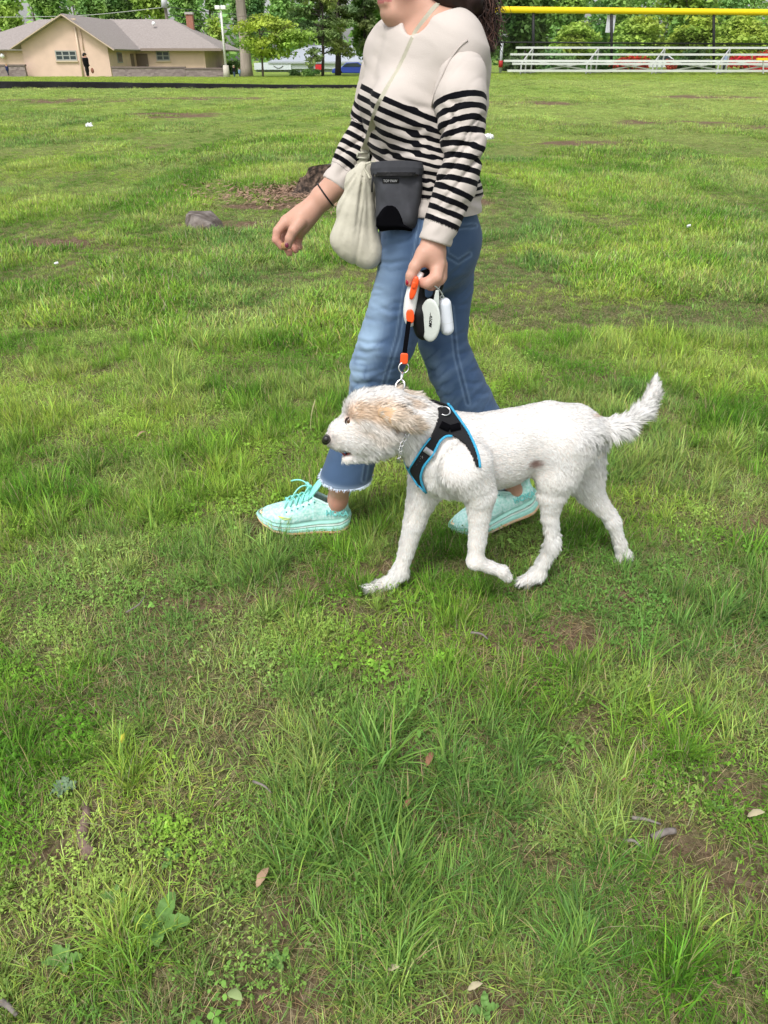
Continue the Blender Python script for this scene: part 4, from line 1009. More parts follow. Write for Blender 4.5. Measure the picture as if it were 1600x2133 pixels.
# the strap goes on over her neck and down her back
bk = [W(912, 8, mid_[0][1]), W(922, 2, 2.10), W(935, 6, 2.17), W(948, 60, 2.235), W(935, 160, 2.27), W(880, 290, 2.29), W(800, 350, 2.24), W(765, 345, 2.08)]
q = np.array(bk); P_ = np.array([bez([q[0], q[1], q[2], q[3]], 8), ]).reshape(-1, 3); P2_ = bez([q[3], q[4], q[5], q[7]], 14)
MB().tube(np.concatenate([P_, P2_[1:]]), .0048, 6, flat=.25).build('back_strap', M_bagd, bag)
Ys = mid_[-1][1]
so2, m2_ = strap([(761, 308), (758, 320), (755, 334), (754, 346), (755, 360), (757, 372)], [17, 20, 22, 20, 18, 20], [sweater_tree], .007, .003, Ys, 'lower_strap', M_bagd, bag)
for (x, y, h_) in ((757, 322, 13), (753, 347, 10)):
    mb = MB(); Yv = m2_[1][1] - .004
    c = [W(x - 12, y - h_ / 2 + 3, Yv), W(x + 12, y - h_ / 2 - 3 + 4, Yv), W(x + 11, y + h_ / 2 + 2, Yv), W(x - 13, y + h_ / 2 - 1, Yv)]
    for i in range(4): mb.bar(c[i], c[(i + 1) % 4], .004, .004, (0, 1, 0))
    mb.build('buckle', mat('beige_plastic', (.50, .50, .40), .4), bag, True)
# ================================================================ treat pouch
M_pch = mat('charcoal_nylon', (0.052, 0.054, 0.062), 0.8, var=0.1, vscale=60, bump=0.6, bscale=900, bdist=.001, spec=.25)
M_blk = mat('black_felt', (0.004, 0.004, 0.005), 1.0, spec=0.0)
M_zip = mat('black_zip_coating', (0.02, 0.02, 0.022), 0.18, spec=.6, bump=.4, bscale=60, bdist=.004)
M_lab = mat('black_label', (0.008, 0.008, 0.008), 0.7)
M_ltr = mat('white_print', (0.75, 0.75, 0.75), 0.6)
yp = min(cast(sweater_tree, 828, 400)[0][1], cast(jeans_tree, 828, 470)[0][1] if cast(jeans_tree, 828, 470) else 9) - .004
pouch = empty('treat_pouch', W(826, 480, yp), 'dark grey treat pouch with a black zip and black base clipped at her hip', 'pouch')
def pillow(rows, Y0, d, back=.004, nu=17, wr=0.0, seed=0, pw=4):
    rows = np.array(rows, float); ys = np.linspace(rows[0, 0], rows[-1, 0], 30)
    V, V2 = [], []
    for y in ys:
        xl, xr = np.interp(y, rows[:, 0], rows[:, 1]), np.interp(y, rows[:, 0], rows[:, 2]); bow = np.interp(y, rows[:, 0], rows[:, 3]) if rows.shape[1] > 3 else 0
        dd = np.interp(y, rows[:, 0], rows[:, 4]) if rows.shape[1] > 4 else 1
        for u in np.linspace(-1, 1, nu):
            x = xl + (xr - xl) * (u + 1) / 2; yy = y + bow * (u * u - .0)
            b = (1 - abs(u) ** pw) ** .5 * d * dd
            V.append(W(x, yy, Y0 - b)); V2.append(W(x, yy, Y0 + back))
    V = np.array(V); V2 = np.array(V2); m_ = len(V)
    if wr: V[:, 1] -= (fbm(np.stack([V[:, 0] * 30, V[:, 2] * 22 + V[:, 0] * 22, V[:, 1] * 0], 1), seed, 2) - .5) * wr * 2
    r = len(ys); A = np.concatenate([V, V2]); F_ = []
    for i in range(r - 1):
        for j in range(nu - 1):
            a = i*nu+j; F_ += [(a, a+nu, a+nu+1, a+1), (m_+a, m_+a+1, m_+a+nu+1, m_+a+nu)]
        a = i*nu; F_ += [(a, m_+a, m_+a+nu, a+nu), (a+nu-1, a+2*nu-1, m_+a+2*nu-1, m_+a+nu-1)]
    for j in range(nu - 1): F_ += [(j, j+1, m_+j+1, m_+j), ((r-1)*nu+j, m_+(r-1)*nu+j, m_+(r-1)*nu+j+1, (r-1)*nu+j+1)]
    return A, F_
def tilt(y): return y
A, F_ = pillow([(350, 771, 884, 0, .75), (375, 776, 882, 0, .9), (385, 781, 881, 0, 1), (420, 783, 877, 0, 1.1), (450, 782, 873, 0, 1.15), (464, 784, 869, 2, 1.12), (472, 787, 866, 3, 1.0), (479, 795, 857, 4, .7)], yp, .034, wr=.009, seed=71)
A[:, 2] += 0; pb = mesh('pouch_body', A, F_, M_pch, pouch)
pt = bvh(A, np.array([f for f in F_]))
A, F_ = pillow([(334, 774, 882, 4, .95), (348, 771, 886, 3, 1), (362, 773, 883, 2, 1)], yp, .040, wr=.002, seed=72)
fl = mesh('top_band', A, F_, M_pch, pouch)
A, F_ = pillow([(358, 776, 878, 1.5, 1), (366, 777, 876, 1.5, 1)], yp - .004, .0385, wr=.0)
zp = mesh('zip', A, F_, M_zip, pouch)
MB().tube([W(778, 362, yp - .02), W(776, 372, yp - .03), W(775, 386, yp - .03), W(775, 400, yp - .028)], .0022, 6).build('zip_pull', M_black, zp, True)
rows = []
for y in np.linspace(428, 479, 16):
    t = (y - 428) / 51; hw = 6 + 26 * min(1, t * 1.8) ** .55; xl = 812 - hw * .98; xr = 812 + hw + max(0, t - .72) * 85
    rows.append((y, max(xl, 783.5 + 8 * max(0, t - .8) / .2), min(xr, 868 - 8 * max(0, t - .8) / .2), 3 * t, 1 - .25 * max(0, t - .85) / .15))
A, F_ = pillow(rows, yp, .0455, wr=.0, pw=8)
mesh('base_patch', A, F_, M_blk, pouch)
c = cast(pt, 814, 377, .001)[0]
A, F_ = pillow([(371.5, 797, 831.5, 0, 1), (382, 797, 831.5, 0, 1)], c[1] - .0008, .0008, back=.002)
lb_ = mesh('label', A, F_, M_lab, pouch, smooth=False)
textmesh('lettering', 'TOP PAW', .0080, M_ltr, lb_, W(813, 377, c[1] - .0022), W(831, 377, c[1]) - W(797, 377, c[1]), (0, 0, 1), .0003, 0, .92, .0)
MB().tube([W(772, 338, yp), W(762, 341, yp + .01), W(760, 352, yp + .01), W(768, 366, yp + .004), W(771, 372, yp - .004)], .0028, 6).build('clip_loop', M_bagd, pouch, True)

# ================================================================ leash
M_wht = mat('white_plastic', (0.80, 0.80, 0.79), 0.3, spec=.5)
M_org = mat('orange_plastic', (0.90, 0.10, 0.02), 0.35, spec=.5)
M_bpl = mat('black_plastic', (0.006, 0.006, 0.007), 0.5, spec=.2)
M_gry = mat('pale_grey_plastic', (0.56, 0.60, 0.56), 0.5, bump=.6, bscale=260, bdist=.001)
YL = 1.868
leash = empty('retractable_leash', W(885, 715, YL), 'retractable dog leash with a white and orange front, held in her left hand', 'leash')
nl = (-.75, -.66, 0)
hp = chain([(879, 575, YL, 9), (873, 610, YL, 11), (874, 645, YL, 17)], .015) + chain([(880, 660, YL, 27), (887, 682, YL, 27)], .015, (.55, -.83, 0), .75)
hp += chain([(879, 575, YL, 9), (893, 569, YL + .01, 9), (910, 574, YL + .015, 8), (915, 592, YL + .015, 9), (908, 622, YL + .01, 9), (897, 635, YL, 16)], .012)
V, Q = surfnets(hp, .003); V = smooth_mesh(V, Q, 1)
mesh('housing', V, Q, M_bpl, leash)
def slab(outl, Y0, th, name, m, par, dome=.0, nrm=(0, -1, 0), slope=0.0, sub=1):
    """closed plate: outline in photo points at depth Y0 (slope: depth per px in x), with thickness and a soft dome"""
    o = np.array(outl, float); c = o.mean(0); K = 5; V = []; n = len(o)
    for k in range(K + 1):
        f = 1 - k / (K + .0) if k < K else 0
        f = [1, .93, .8, .55, .28, 0][k]; dz = [0, .7, .9, .97, 1, 1][k]
        for p in o:
            q = c + (p - c) * f; V.append(W(q[0], q[1], Y0 + slope * (q[0] - c[0]) - th * .5 - dome * dz))
    for p in o: V.append(W(p[0], p[1], Y0 + slope * (p[0] - c[0]) + th * .5))
    F_ = [(i*n+j, (i+1)*n+j, (i+1)*n+(j+1) % n, i*n+(j+1) % n) for i in range(K) for j in range(n)]
    b0 = (K + 1) * n; F_ += [(j, (j+1) % n, b0+(j+1) % n, b0+j) for j in range(n)] + [tuple(range(b0, b0+n))]
    return mesh(name, V, F_, m, par)
def stadium(cx, cy, w_, h_, ang=0, n=28, e=2.6):
    o = []
    for i in range(n):
        a = 2*math.pi*i/n; x = w_/2*math.copysign(abs(math.cos(a))**(2/e), math.cos(a)); y = h_/2*math.copysign(abs(math.sin(a))**(2/e), math.sin(a))
        o.append((cx + x*math.cos(ang) - y*math.sin(ang), cy + x*math.sin(ang) + y*math.cos(ang)))
    return o
cl = [(877, 566), (869, 580), (861, 600), (856, 625), (853.5, 650), (854, 668), (858, 680)]
hw = [8, 10.5, 12.5, 14, 14, 13, 8]
Lc = resample(cl, 24); hws = np.interp(np.linspace(0, 1, 24), np.linspace(0, 1, 7), hw)
left = []; right = []
for i, p in enumerate(Lc):
    d = np.array(Lc[min(23, i+1)]) - np.array(Lc[max(0, i-1)]); d = d / np.linalg.norm(d); nn = np.array([-d[1], d[0]])
    left.append(tuple(np.array(p) + nn * hws[i])); right.append(tuple(np.array(p) - nn * hws[i]))
# front shell: strip bulging towards the camera and to the left
V = []; NU = 11
for i in range(24):
    for u in np.linspace(-1, 1, NU):
        p = np.array(left[i]) * (1 + u) / 2 + np.array(right[i]) * (1 - u) / 2
        e_ = math.sin(math.pi * (i + .3) / 23.6) ** .35
        V.append(W(p[0], p[1], YL - .012 - .016 * (1 - abs(u) ** 3) ** .6 * e_))
    for u in np.linspace(1, -1, NU):
        p = np.array(left[i]) * (1 + u) / 2 + np.array(right[i]) * (1 - u) / 2
        V.append(W(p[0], p[1], YL + .004))
n2 = 2 * NU; F_ = [(i*n2+j, i*n2+(j+1) % n2, (i+1)*n2+(j+1) % n2, (i+1)*n2+j) for i in range(23) for j in range(n2)] + [tuple(range(n2)), tuple(range(23*n2, 24*n2))]
mesh('front_shell', V, F_, M_wht, leash)
slab(stadium(862.5, 600, 14, 50, R(15)), YL - .033, .006, 'brake_button', M_org, leash, .004)
slab(stadium(862.5, 594, 9, 14, R(12)), YL - .040, .002, 'brake_knob', M_org, leash, .003)
ou = slab(stadium(854.5, 659, 17, 30, R(-2)), YL - .032, .004, 'cord_outlet', M_org, leash, .003)
slab(stadium(853, 665, 9, 9, 0), YL - .032, .002, 'outlet_slot', M_bpl, ou, .001)
dn = []
for i in range(40):
    a = 2*math.pi*i/40; x = 896 + 22*math.cos(a); y = 667 + 45*math.sin(a)
    dn.append((x, y))
slab([(902, 632), (905, 616), (908, 604), (914, 604), (915, 618), (915, 640)], YL - .026, .006, 'disc_neck', M_gry, leash, .001)
ds = slab(dn, YL - .030, .006, 'side_disc', M_gry, leash, .004, slope=-.0009)
q = W(898, 664, YL - .0392)
textmesh('lettering', 'MOTION', .0105, M_bpl, ds, q, W(901, 640, YL) - W(896, 690, YL), W(880, 665, YL - .03) - W(900, 666, YL - .045), .0003, .2, .95, .0004)
rb = [(852, 668), (849, 690), (845.5, 715), (842.5, 738)]
strap(resample(rb, 10), 9.5, [], 0, .0014, list(np.linspace(YL - .036, 1.80, 10)), 'ribbon', M_blk, leash)
slab(stadium(842, 747, 16, 23, R(3), e=5), 1.797, .010, 'ribbon_stop', M_org, leash, .002)
# ================================================================ waste bag holder
hold = empty('bag_holder', W(930, 697, YL + .01), 'white capsule shaped waste bag holder hanging from the leash handle', 'bag holder')
p0, p1 = W(926, 634, YL), W(931.5, 684, YL)
V, Q = surfnets([rc(p0, p1, .0165, .0168, .01)], .0022); V = smooth_mesh(V, Q, 2)
hb = mesh('capsule', V, Q, mat('white_soft_plastic', (.72, .76, .82), .4, spec=.4), hold)
ax = p1 - p0; mb = MB(); mb.ring(p0 + ax * .72, ax, .0166, .0004, 30, 6); mb.build('seam_ring', M_gry, hb, True)
mb = MB(); mb.tube(np.concatenate([bez([W(893, 598, YL - .02), W(898, 588, YL - .03), W(908, 596, YL - .03), W(917, 606, YL - .01)], 10), [W(921, 612, YL - .005), W(922, 619, YL)]]), .0028, 8, flat=.7)
mb.ring(W(921, 619, YL - .004), (0, 1, 0), .0042, .0013, 14, 6); mb.build('hook', M_gry, hold, True)
MB().tube(bez([W(912, 604, YL), W(920, 592, YL), W(920, 582, YL), W(917, 572, YL)], 8), .0014, 6).build('cord', M_wht, hold, True)
# treat held in her right hand
tr = chain([(592, 512, 2.152, 7)], .01) + chain([(596, 515, 2.155, 5)], .01)
V, Q = surfnets(tr, .002); V = V + vnormals(V, Q) * ((fbm(V * 300, 5) - .5) * .003)[:, None]
tag(mesh('dog_treat', V, Q, mat('dry_treat', (.33, .19, .08), .9, var=.2, vscale=200), None), 'small brown dog treat pinched between her fingers and thumb', 'dog treat')
# ================================================================ the dog
rng = np.random.default_rng(21)
hd_ = np.array([-.966, -.26, 0]); hd_ /= np.linalg.norm(hd_)     # where it is going
sd_ = np.array([hd_[1], -hd_[0], 0.]); sd_ = -sd_ if sd_[1] > 0 else sd_   # its left side, towards the camera
dog = empty('dog', (W(1050, 1200, 1.82)[0], 1.82, 0), 'white rough coated dog with a tan ear patch, walking left in a black harness', 'dog')
def yc(px): return np.interp(px, [680, 790, 930, 1060, 1190, 1250, 1370], [1.665, 1.70, 1.745, 1.79, 1.845, 1.865, 1.90])
def C_(pts, k=.03, fl=1.0, dy=0.0): return chain([(a, b, yc(a) + dy, r) for a, b, r in pts], k, sd_, fl)
D = []
D += C_([(955, 941, 76), (1060, 927, 77), (1135, 905, 69), (1188, 905, 65)], .04, .78)
D += C_([(965, 965, 76), (1045, 955, 62)], .04, .74)
D += C_([(938, 922, 58), (905, 897, 52), (862, 882, 48)], .04, .82)
D += C_([(925, 965, 62), (885, 930, 50)], .04, .8)
D += C_([(862, 885, 52), (800, 868, 52)], .03, .92)                      # skull back
D += C_([(800, 862, 54), (762, 858, 44)], .03, .98)
D += C_([(790, 905, 50), (755, 910, 38)], .03, .90)                      # cheeks
D += C_([(757, 892, 37), (709, 905, 25), (692, 914, 16)], .02, .9)      # muzzle
D += C_([(745, 918, 27), (708, 922, 17)], .02, .85)
D += C_([(735, 872, 16), (700, 893, 11)], .015, 1.2)
D += C_([(770, 935, 24), (722, 955, 10)], .008, 1.1)                     # lower jaw
# near (left) shoulder and foreleg, lifted, wrist bent back
nf = [(972, 975, 1.665, 58), (1000, 1030, 1.668, 34), (999, 1075, 1.668, 23), (994, 1130, 1.668, 17.5), (991, 1165, 1.668, 16.5)]
D += chain(nf, .03, sd_, .8)
D += chain([(990, 1170, 1.668, 16), (1020, 1181, 1.675, 12), (1045, 1190, 1.68, 12), (1056, 1201, 1.682, 9.5)], .015)
# far foreleg, stretched forward to the ground
D += chain([(893, 1000, 1.80, 42), (876, 1045, 1.80, 29), (862, 1090, 1.80, 21), (846, 1150, 1.80, 15), (834, 1190, 1.795, 14.5)], .03)
D += chain([(834, 1193, 1.795, 14.5), (812, 1212, 1.79, 13), (782, 1223, 1.785, 11)], .015)
for t_ in (-1, 0, 1): D += chain([(795, 1220, 1.79 + .014 * t_, 8.5), (769, 1226, 1.787 + .018 * t_, 6.5)], .006)
# near hind leg
nh = [(1175, 925, 1.80, 66), (1162, 985, 1.79, 50), (1150, 1028, 1.785, 31), (1146, 1075, 1.787, 17), (1151, 1118, 1.79, 13), (1150, 1135, 1.79, 12)]
D += chain(nh, .035, sd_, .75)
D += chain([(1151, 1130, 1.79, 12.5), (1133, 1170, 1.80, 11.5), (1120, 1195, 1.80, 12.5)], .015) + chain([(1120, 1195, 1.80, 14), (1098, 1208, 1.797, 12)], .015)
for t_ in (-1, 0, 1): D += chain([(1104, 1206, 1.80 + .013 * t_, 8.5), (1086, 1211, 1.798 + .017 * t_, 6.5)], .006)
# far hind leg, pushing off behind
D += chain([(1205, 930, 1.91, 58), (1215, 990, 1.925, 44), (1238, 1038, 1.93, 23), (1268, 1072, 1.935, 14.5), (1277, 1090, 1.935, 13)], .03, sd_, .8)
D += chain([(1276, 1084, 1.935, 13), (1291, 1130, 1.94, 10.5), (1298, 1156, 1.94, 11)], .012) + chain([(1298, 1156, 1.94, 12.5), (1290, 1170, 1.935, 9)], .01) + chain([(1300, 1156, 1.945, 11), (1308, 1168, 1.945, 8)], .01)
# tail
tl = [(1225, 890, 1.858, 26), (1262, 894, 1.865, 19), (1308, 882, 1.88, 17), (1342, 856, 1.89, 15), (1360, 822, 1.895, 12), (1365, 790, 1.90, 5)]
D += chain(tl, .02)
D += [dict(rc(W(690, 948, 1.60), W(733, 943, 1.625), .0045, .0060, .004), op='s')]
V, Q = surfnets(D, .0036); V = smooth_mesh(V, Q, 2, .5); N = vnormals(V, Q)
px = proj(V)
print('dog verts', len(V))
nearv = ((V - np.array([0, 0, 0])) @ sd_) # side coordinate
axisY = yc(px[:, 0])
def patch(cx, cy, rx, ry, ang=0):
    c, s = math.cos(ang), math.sin(ang); u = (px[:, 0] - cx) * c + (px[:, 1] - cy) * s; v = -(px[:, 0] - cx) * s + (px[:, 1] - cy) * c
    return np.exp(-((u / rx) ** 2 + (v / ry) ** 2) ** 2)
side = sstep(-.02, .02, np.abs((V - np.stack([V[:, 0], axisY, V[:, 2]], 1)) @ sd_) - .012)
def dogcol(pxl, n1, side, P):
    o = np.tile([.93, .925, .91], (len(pxl), 1))
    def pt(cx, cy, rx, ry, ang=0.):
        c, s = math.cos(ang), math.sin(ang); u = (pxl[:, 0] - cx) * c + (pxl[:, 1] - cy) * s; v = -(pxl[:, 0] - cx) * s + (pxl[:, 1] - cy) * c
        return np.exp(-((u / rx) ** 2 + (v / ry) ** 2) ** 2)
    tan = np.clip(pt(778, 850, 52, 20, R(-8)) * .85 + pt(815, 872, 58, 17, R(10)) * 1.0 + pt(740, 858, 22, 20) * .7 + pt(860, 838, 26, 9, R(32)) * .9 + pt(795, 905, 34, 22, 0) * .28 + pt(755, 895, 30, 16) * .22, 0, 1) * side
    tan = tan * (.55 + .9 * n1)
    tan = np.clip(tan, 0, 1)[:, None]; o = o * (1 - tan) + np.array([.74, .57, .42]) * tan
    dk = (np.clip(pt(826, 886, 26, 9, R(5)) * .75 + pt(723, 871, 10, 8) * .8, 0, 1) * side)[:, None]; o = o * (1 - dk) + np.array([.38, .24, .17]) * dk
    pk = (pt(1113, 968, 15, 8, R(-15)) * .8)[:, None]; o = o * (1 - pk) + np.array([.28, .13, .10]) * pk
    mz = (pt(690, 915, 12, 14) * .35)[:, None]; o = o * (1 - mz) + np.array([.20, .17, .15]) * mz
    og = (pt(1242, 863, 9, 5) * .5)[:, None]; o = o * (1 - og) + np.array([.7, .42, .25]) * og
    return o
n1 = vnoise(V * 60, 3)
sk = dogcol(px, n1, side, V); pk = .35
sk = sk * np.array([.92, .84, .80])
mo = np.exp(-(((px[:, 0] - 717) / 19) ** 2 + ((px[:, 1] - 945 + (px[:, 0] - 717) * .10) / 6.5) ** 2) ** 2)[:, None]
sk = sk * (1 - mo) + np.array([.035, .012, .012]) * mo
M_dsk = mat('dog_skin', (1, 1, 1), .8, attr='tint', spec=.1)
dbody = mesh('body', V, Q, M_dsk, dog, attrs={'tint': sk})
dog_tree = bvh(V, Q)
# eyes, nose
for s_, (ex, ey) in ((1, (723.5, 878)),):
    c = cast2(dog_tree, ex, ey); ep = c[0] + np.array([.004, .006, 0])
ye = np.interp(723, [680, 790], [1.665, 1.70])
er_ = abs(ep[1] - ye)
for sg, p in ((1, ep), (-1, ep + 1.25 * (sd_ * -1) * ((ep - np.array([W(723, 878, ye)[0], ye, 0])) @ sd_))):
    e = MB().ball(p, .0100, 14, 10).build('eye', mat('dog_eye', (.09, .040, .018), .06, spec=.7), dog, True)
    lr = MB(); lr.ring(p + sd_ * sg * .0045, sd_, .0095, .0022, 18, 6); lr.build('eyelid', mat('dark_lid', (.035, .02, .018), .6), e, True)
npr = chain([(684, 914, 1.662, 9.5), (678, 919, 1.658, 8)], .01) + [rc(W(680, 914, 1.645), W(680, 914, 1.675), .0085, .0085, .006)]
V2, Q2 = surfnets(npr, .0018); mesh('nose', smooth_mesh(V2, Q2, 1), Q2, mat('dog_nose', (.02, .018, .018), .32, spec=.5, bump=.5, bscale=400), dog)
MB().tube([cast2(dog_tree, 706, 947, -.004)[0], cast2(dog_tree, 718, 947, -.006)[0], cast2(dog_tree, 729, 943, -.003)[0]], .003, 6).build('tongue', mat('tongue_pink', (.30, .07, .07), .4), dog, True)

# ---- coat: short strands laid along the body, longer on head, tail and legs
anch = []   # (px, py, dx, dy, lift, length m)
def an(*a): anch.append(a)
for a in [(690, 900, .6, -.5, .25, .010), (700, 925, .8, .45, .15, .012), (715, 933, .9, .3, .1, .011), (735, 938, .9, .3, .1, .014), (735, 960, .6, .6, .3, .018), (760, 950, .8, .5, .3, .022), (720, 855, .2, -.9, .45, .017), (738, 826, .5, -.7, .45, .018),
          (770, 812, .9, -.35, .25, .015), (810, 805, 1, 0, .2, .015), (740, 880, .9, .25, .10, .019), (770, 860, 1, .05, .10, .026), (770, 905, .8, .6, .12, .025), (800, 930, .7, .8, .15, .024), (810, 870, 1, .25, .15, .034),
          (850, 870, 1, .15, .15, .030), (850, 900, .6, .8, .15, .024), (845, 940, .4, .9, .2, .020), (880, 850, .95, .4, .2, .022), (900, 880, .6, .8, .18, .018), (870, 960, .3, 1, .2, .018),
          (930, 900, .8, .6, .12, .014), (960, 860, 1, .05, .14, .013), (1050, 850, 1, .1, .12, .012), (1150, 840, 1, .1, .14, .013), (1220, 860, .8, .6, .14, .014), (1060, 920, 1, .25, .10, .013), (1060, 980, 1, .15, .12, .014),
          (960, 960, .8, .5, .12, .014), (975, 1020, .35, .95, .18, .020), (930, 1030, .8, .4, .25, .020), (880, 1010, .2, 1, .2, .016), (1110, 970, .9, -.3, .15, .014), (1150, 900, .9, .35, .10, .013), (1180, 950, .5, .85, .13, .016),
          (1240, 930, .3, .95, .25, .020), (1225, 980, .4, .9, .3, .022), (1200, 1020, .5, .8, .3, .022), (1150, 1030, .3, .95, .2, .016), (1150, 1080, .4, .9, .22, .016), (1160, 1120, .6, .8, .35, .022), (1130, 1180, .3, .95, .28, .018), (1095, 1208, -.8, .4, .3, .022),
          (1000, 1060, .25, .97, .15, .012), (1015, 1110, .5, .85, .25, .013), (980, 1110, 0, 1, .12, .010), (990, 1175, .6, .6, .15, .010), (1040, 1190, .9, .3, .25, .012), (865, 1080, .0, 1, .16, .013), (880, 1100, .4, .9, .3, .016), (845, 1160, .2, .95, .2, .014), (830, 1200, -.4, .8, .3, .020), (780, 1222, -.95, .1, .3, .024),
          (1240, 1040, .6, .8, .25, .015), (1280, 1080, .7, .7, .35, .016), (1295, 1130, .5, .85, .3, .017), (1300, 1165, .3, .9, .35, .020),
          (1262, 880, .9, -.2, .25, .016), (1275, 905, .5, .85, .35, .045), (1310, 900, .7, .7, .35, .045), (1310, 870, .8, -.45, .35, .026), (1345, 870, .6, .3, .4, .036), (1340, 840, .3, -.9, .35, .024), (1370, 820, .35, -.75, .4, .022), (1365, 780, 0, -1, .2, .018)]: an(*a)
anch = np.array(anch, float)
polyA = [(913, 846), (937, 846), (955, 870), (976, 900), (991, 932), (1000, 972), (993, 976), (981, 944), (965, 921), (950, 911), (931, 907), (917, 917), (903, 946), (882, 972), (876, 994), (887, 1026), (868, 1008), (850, 979), (866, 955), (881, 931), (896, 912), (907, 890), (914, 868)]
def inpoly(P, poly):
    x, y = P[:, 0], P[:, 1]; o = np.zeros(len(P), bool); n = len(poly)
    for i in range(n):
        x0, y0 = poly[i]; x1, y1 = poly[(i + 1) % n]
        c = ((y0 > y) != (y1 > y)) & (x < (x1 - x0) * (y - y0) / (y1 - y0 + 1e-12) + x0); o ^= c
    return o
# near side from the photo's outline, far side mirrored through the dog's middle plane
def mirror(P):
    P = np.asarray(P, float).copy()
    for _ in range(2): pass
    c = np.stack([P[:, 0], yc(proj(P)[:, 0]), P[:, 2]], 1); t = ((P - c) @ sd_)[:, None]; return P - 2 * t * sd_
def harn(P, pp):
    sidec = (P - np.stack([P[:, 0], yc(pp[:, 0]), P[:, 2]], 1)) @ sd_
    return np.where(sidec > -.004, inpoly(pp, polyA), inpoly(proj(mirror(P)), polyA))
def fur(count, seed, V, Q, N, name, parent, wid_=.0007, lenf=1.0):
    r = np.random.default_rng(seed)
    a = V[Q[:, 2]] - V[Q[:, 0]]; b = V[Q[:, 3]] - V[Q[:, 1]]; ar = np.linalg.norm(np.cross(a, b), axis=1)
    fi = r.choice(len(Q), count, p=ar / ar.sum()); u, v = r.random((2, count, 1))
    q = Q[fi]; P = (V[q[:, 0]] * (1-u) + V[q[:, 1]] * u) * (1-v) + (V[q[:, 3]] * (1-u) + V[q[:, 2]] * u) * v
    n = N[q[:, 0]]; n = n / np.linalg.norm(n, axis=1)[:, None]
    pp = proj(P)
    wgt = np.exp(-(((pp[:, None, :] - anch[None, :, :2]) ** 2).sum(2)) / (2 * 22.0 ** 2)) + 1e-9
    wgt /= wgt.sum(1)[:, None]; A = wgt @ anch[:, 2:]
    keep = (np.exp(-(((pp[:, 0] - 717) / 19) ** 2 + ((pp[:, 1] - 945) / 6) ** 2) ** 2) < .4) & (np.hypot(pp[:, 0] - 681, pp[:, 1] - 916) > 8) & (np.hypot(pp[:, 0] - 723, pp[:, 1] - 878) > 9)
    keep &= ~harn(P, pp)
    P, n, pp, A = P[keep], n[keep], pp[keep], A[keep]; m_ = len(P)
    ux = (W(1000, 900, 1.75) - W(990, 900, 1.75)); ux /= np.linalg.norm(ux); hx = -hd_; 
    d = np.outer(A[:, 0], hx) + np.outer(-A[:, 1], [0, 0, 1.0])
    clump = np.floor(pp / 7.0)
    cj = np.stack([_h(clump[:, 0].astype(np.int64), clump[:, 1].astype(np.int64), np.zeros(m_, np.int64), k) - .5 for k in (1, 2, 3)], 1)
    wv = np.stack([fbm(P * 38, k, 2) - .5 for k in (4, 5, 6)], 1)
    shag = sstep(.012, .03, A[:, 3])[:, None]
    d = d - n * (d * n).sum(1)[:, None]; d /= np.linalg.norm(d, axis=1)[:, None] + 1e-6
    lift = A[:, 2:3] * r.uniform(.6, 1.7, (m_, 1))
    d = d + n * lift + wv * (.45 + 1.0 * shag) + cj * (.10 + .45 * shag) + r.normal(0, .07, (m_, 3)); d /= np.linalg.norm(d, axis=1)[:, None]
    L = A[:, 3:4] * r.uniform(.55, 1.2, (m_, 1)) * lenf * (.80 + .15 * shag)
    curl = (wv + cj * .4) * .9 * shag + np.array([0, 0, -.25]) + r.normal(0, .10, (m_, 3))
    curl = curl - n * np.minimum(0, (curl * n).sum(1))[:, None]
    p1 = P + d * L * .5 + n * .001; p2 = P + (d + curl * .28) * L
    under = P - n * .002
    s = np.cross(d, n + r.normal(0, .35, (m_, 3))); s /= np.linalg.norm(s, axis=1)[:, None] + 1e-6
    wv_ = wid_ * r.uniform(.7, 1.3, (m_, 1)) * (1 + shag * .3)
    VV = np.stack([under - s * wv_, under + s * wv_, p1 - s * wv_ * .8, p1 + s * wv_ * .8, p2], 1).reshape(-1, 3)
    i = np.arange(m_) * 5
    T3 = np.concatenate([np.stack([i, i+1, i+3], 1), np.stack([i, i+3, i+2], 1), np.stack([i+2, i+3, i+4], 1)])
    sidek = sstep(-.02, .02, np.abs((P - np.stack([P[:, 0], yc(pp[:, 0]), P[:, 2]], 1)) @ sd_) - .012)
    col = dogcol(pp, vnoise(pp / 9.0 + r.normal(0, .3, pp.shape), 8), sidek, P) * r.uniform(.84, 1.05, (m_, 1))
    yel = (vnoise(P * 45, 12) * .05)[:, None]; col = col * (1 - yel * np.array([.2, .6, 1.2]))
    nn = n + [0, 0, .2] + r.normal(0, .16, (m_, 3)); nn /= np.linalg.norm(nn, axis=1)[:, None]
    return mesh(name, VV, T3.astype(np.int64), M_fur, parent, attrs={'tint': np.repeat(col, 5, 0), 'sn': np.repeat(nn, 5, 0)})
M_fur = mat('coat', (1, 1, 1), .8, attr='tint', spec=.08, trans=.22, nattr='sn')
coat = fur(150000, 5, V, Q, N, 'coat', dog)
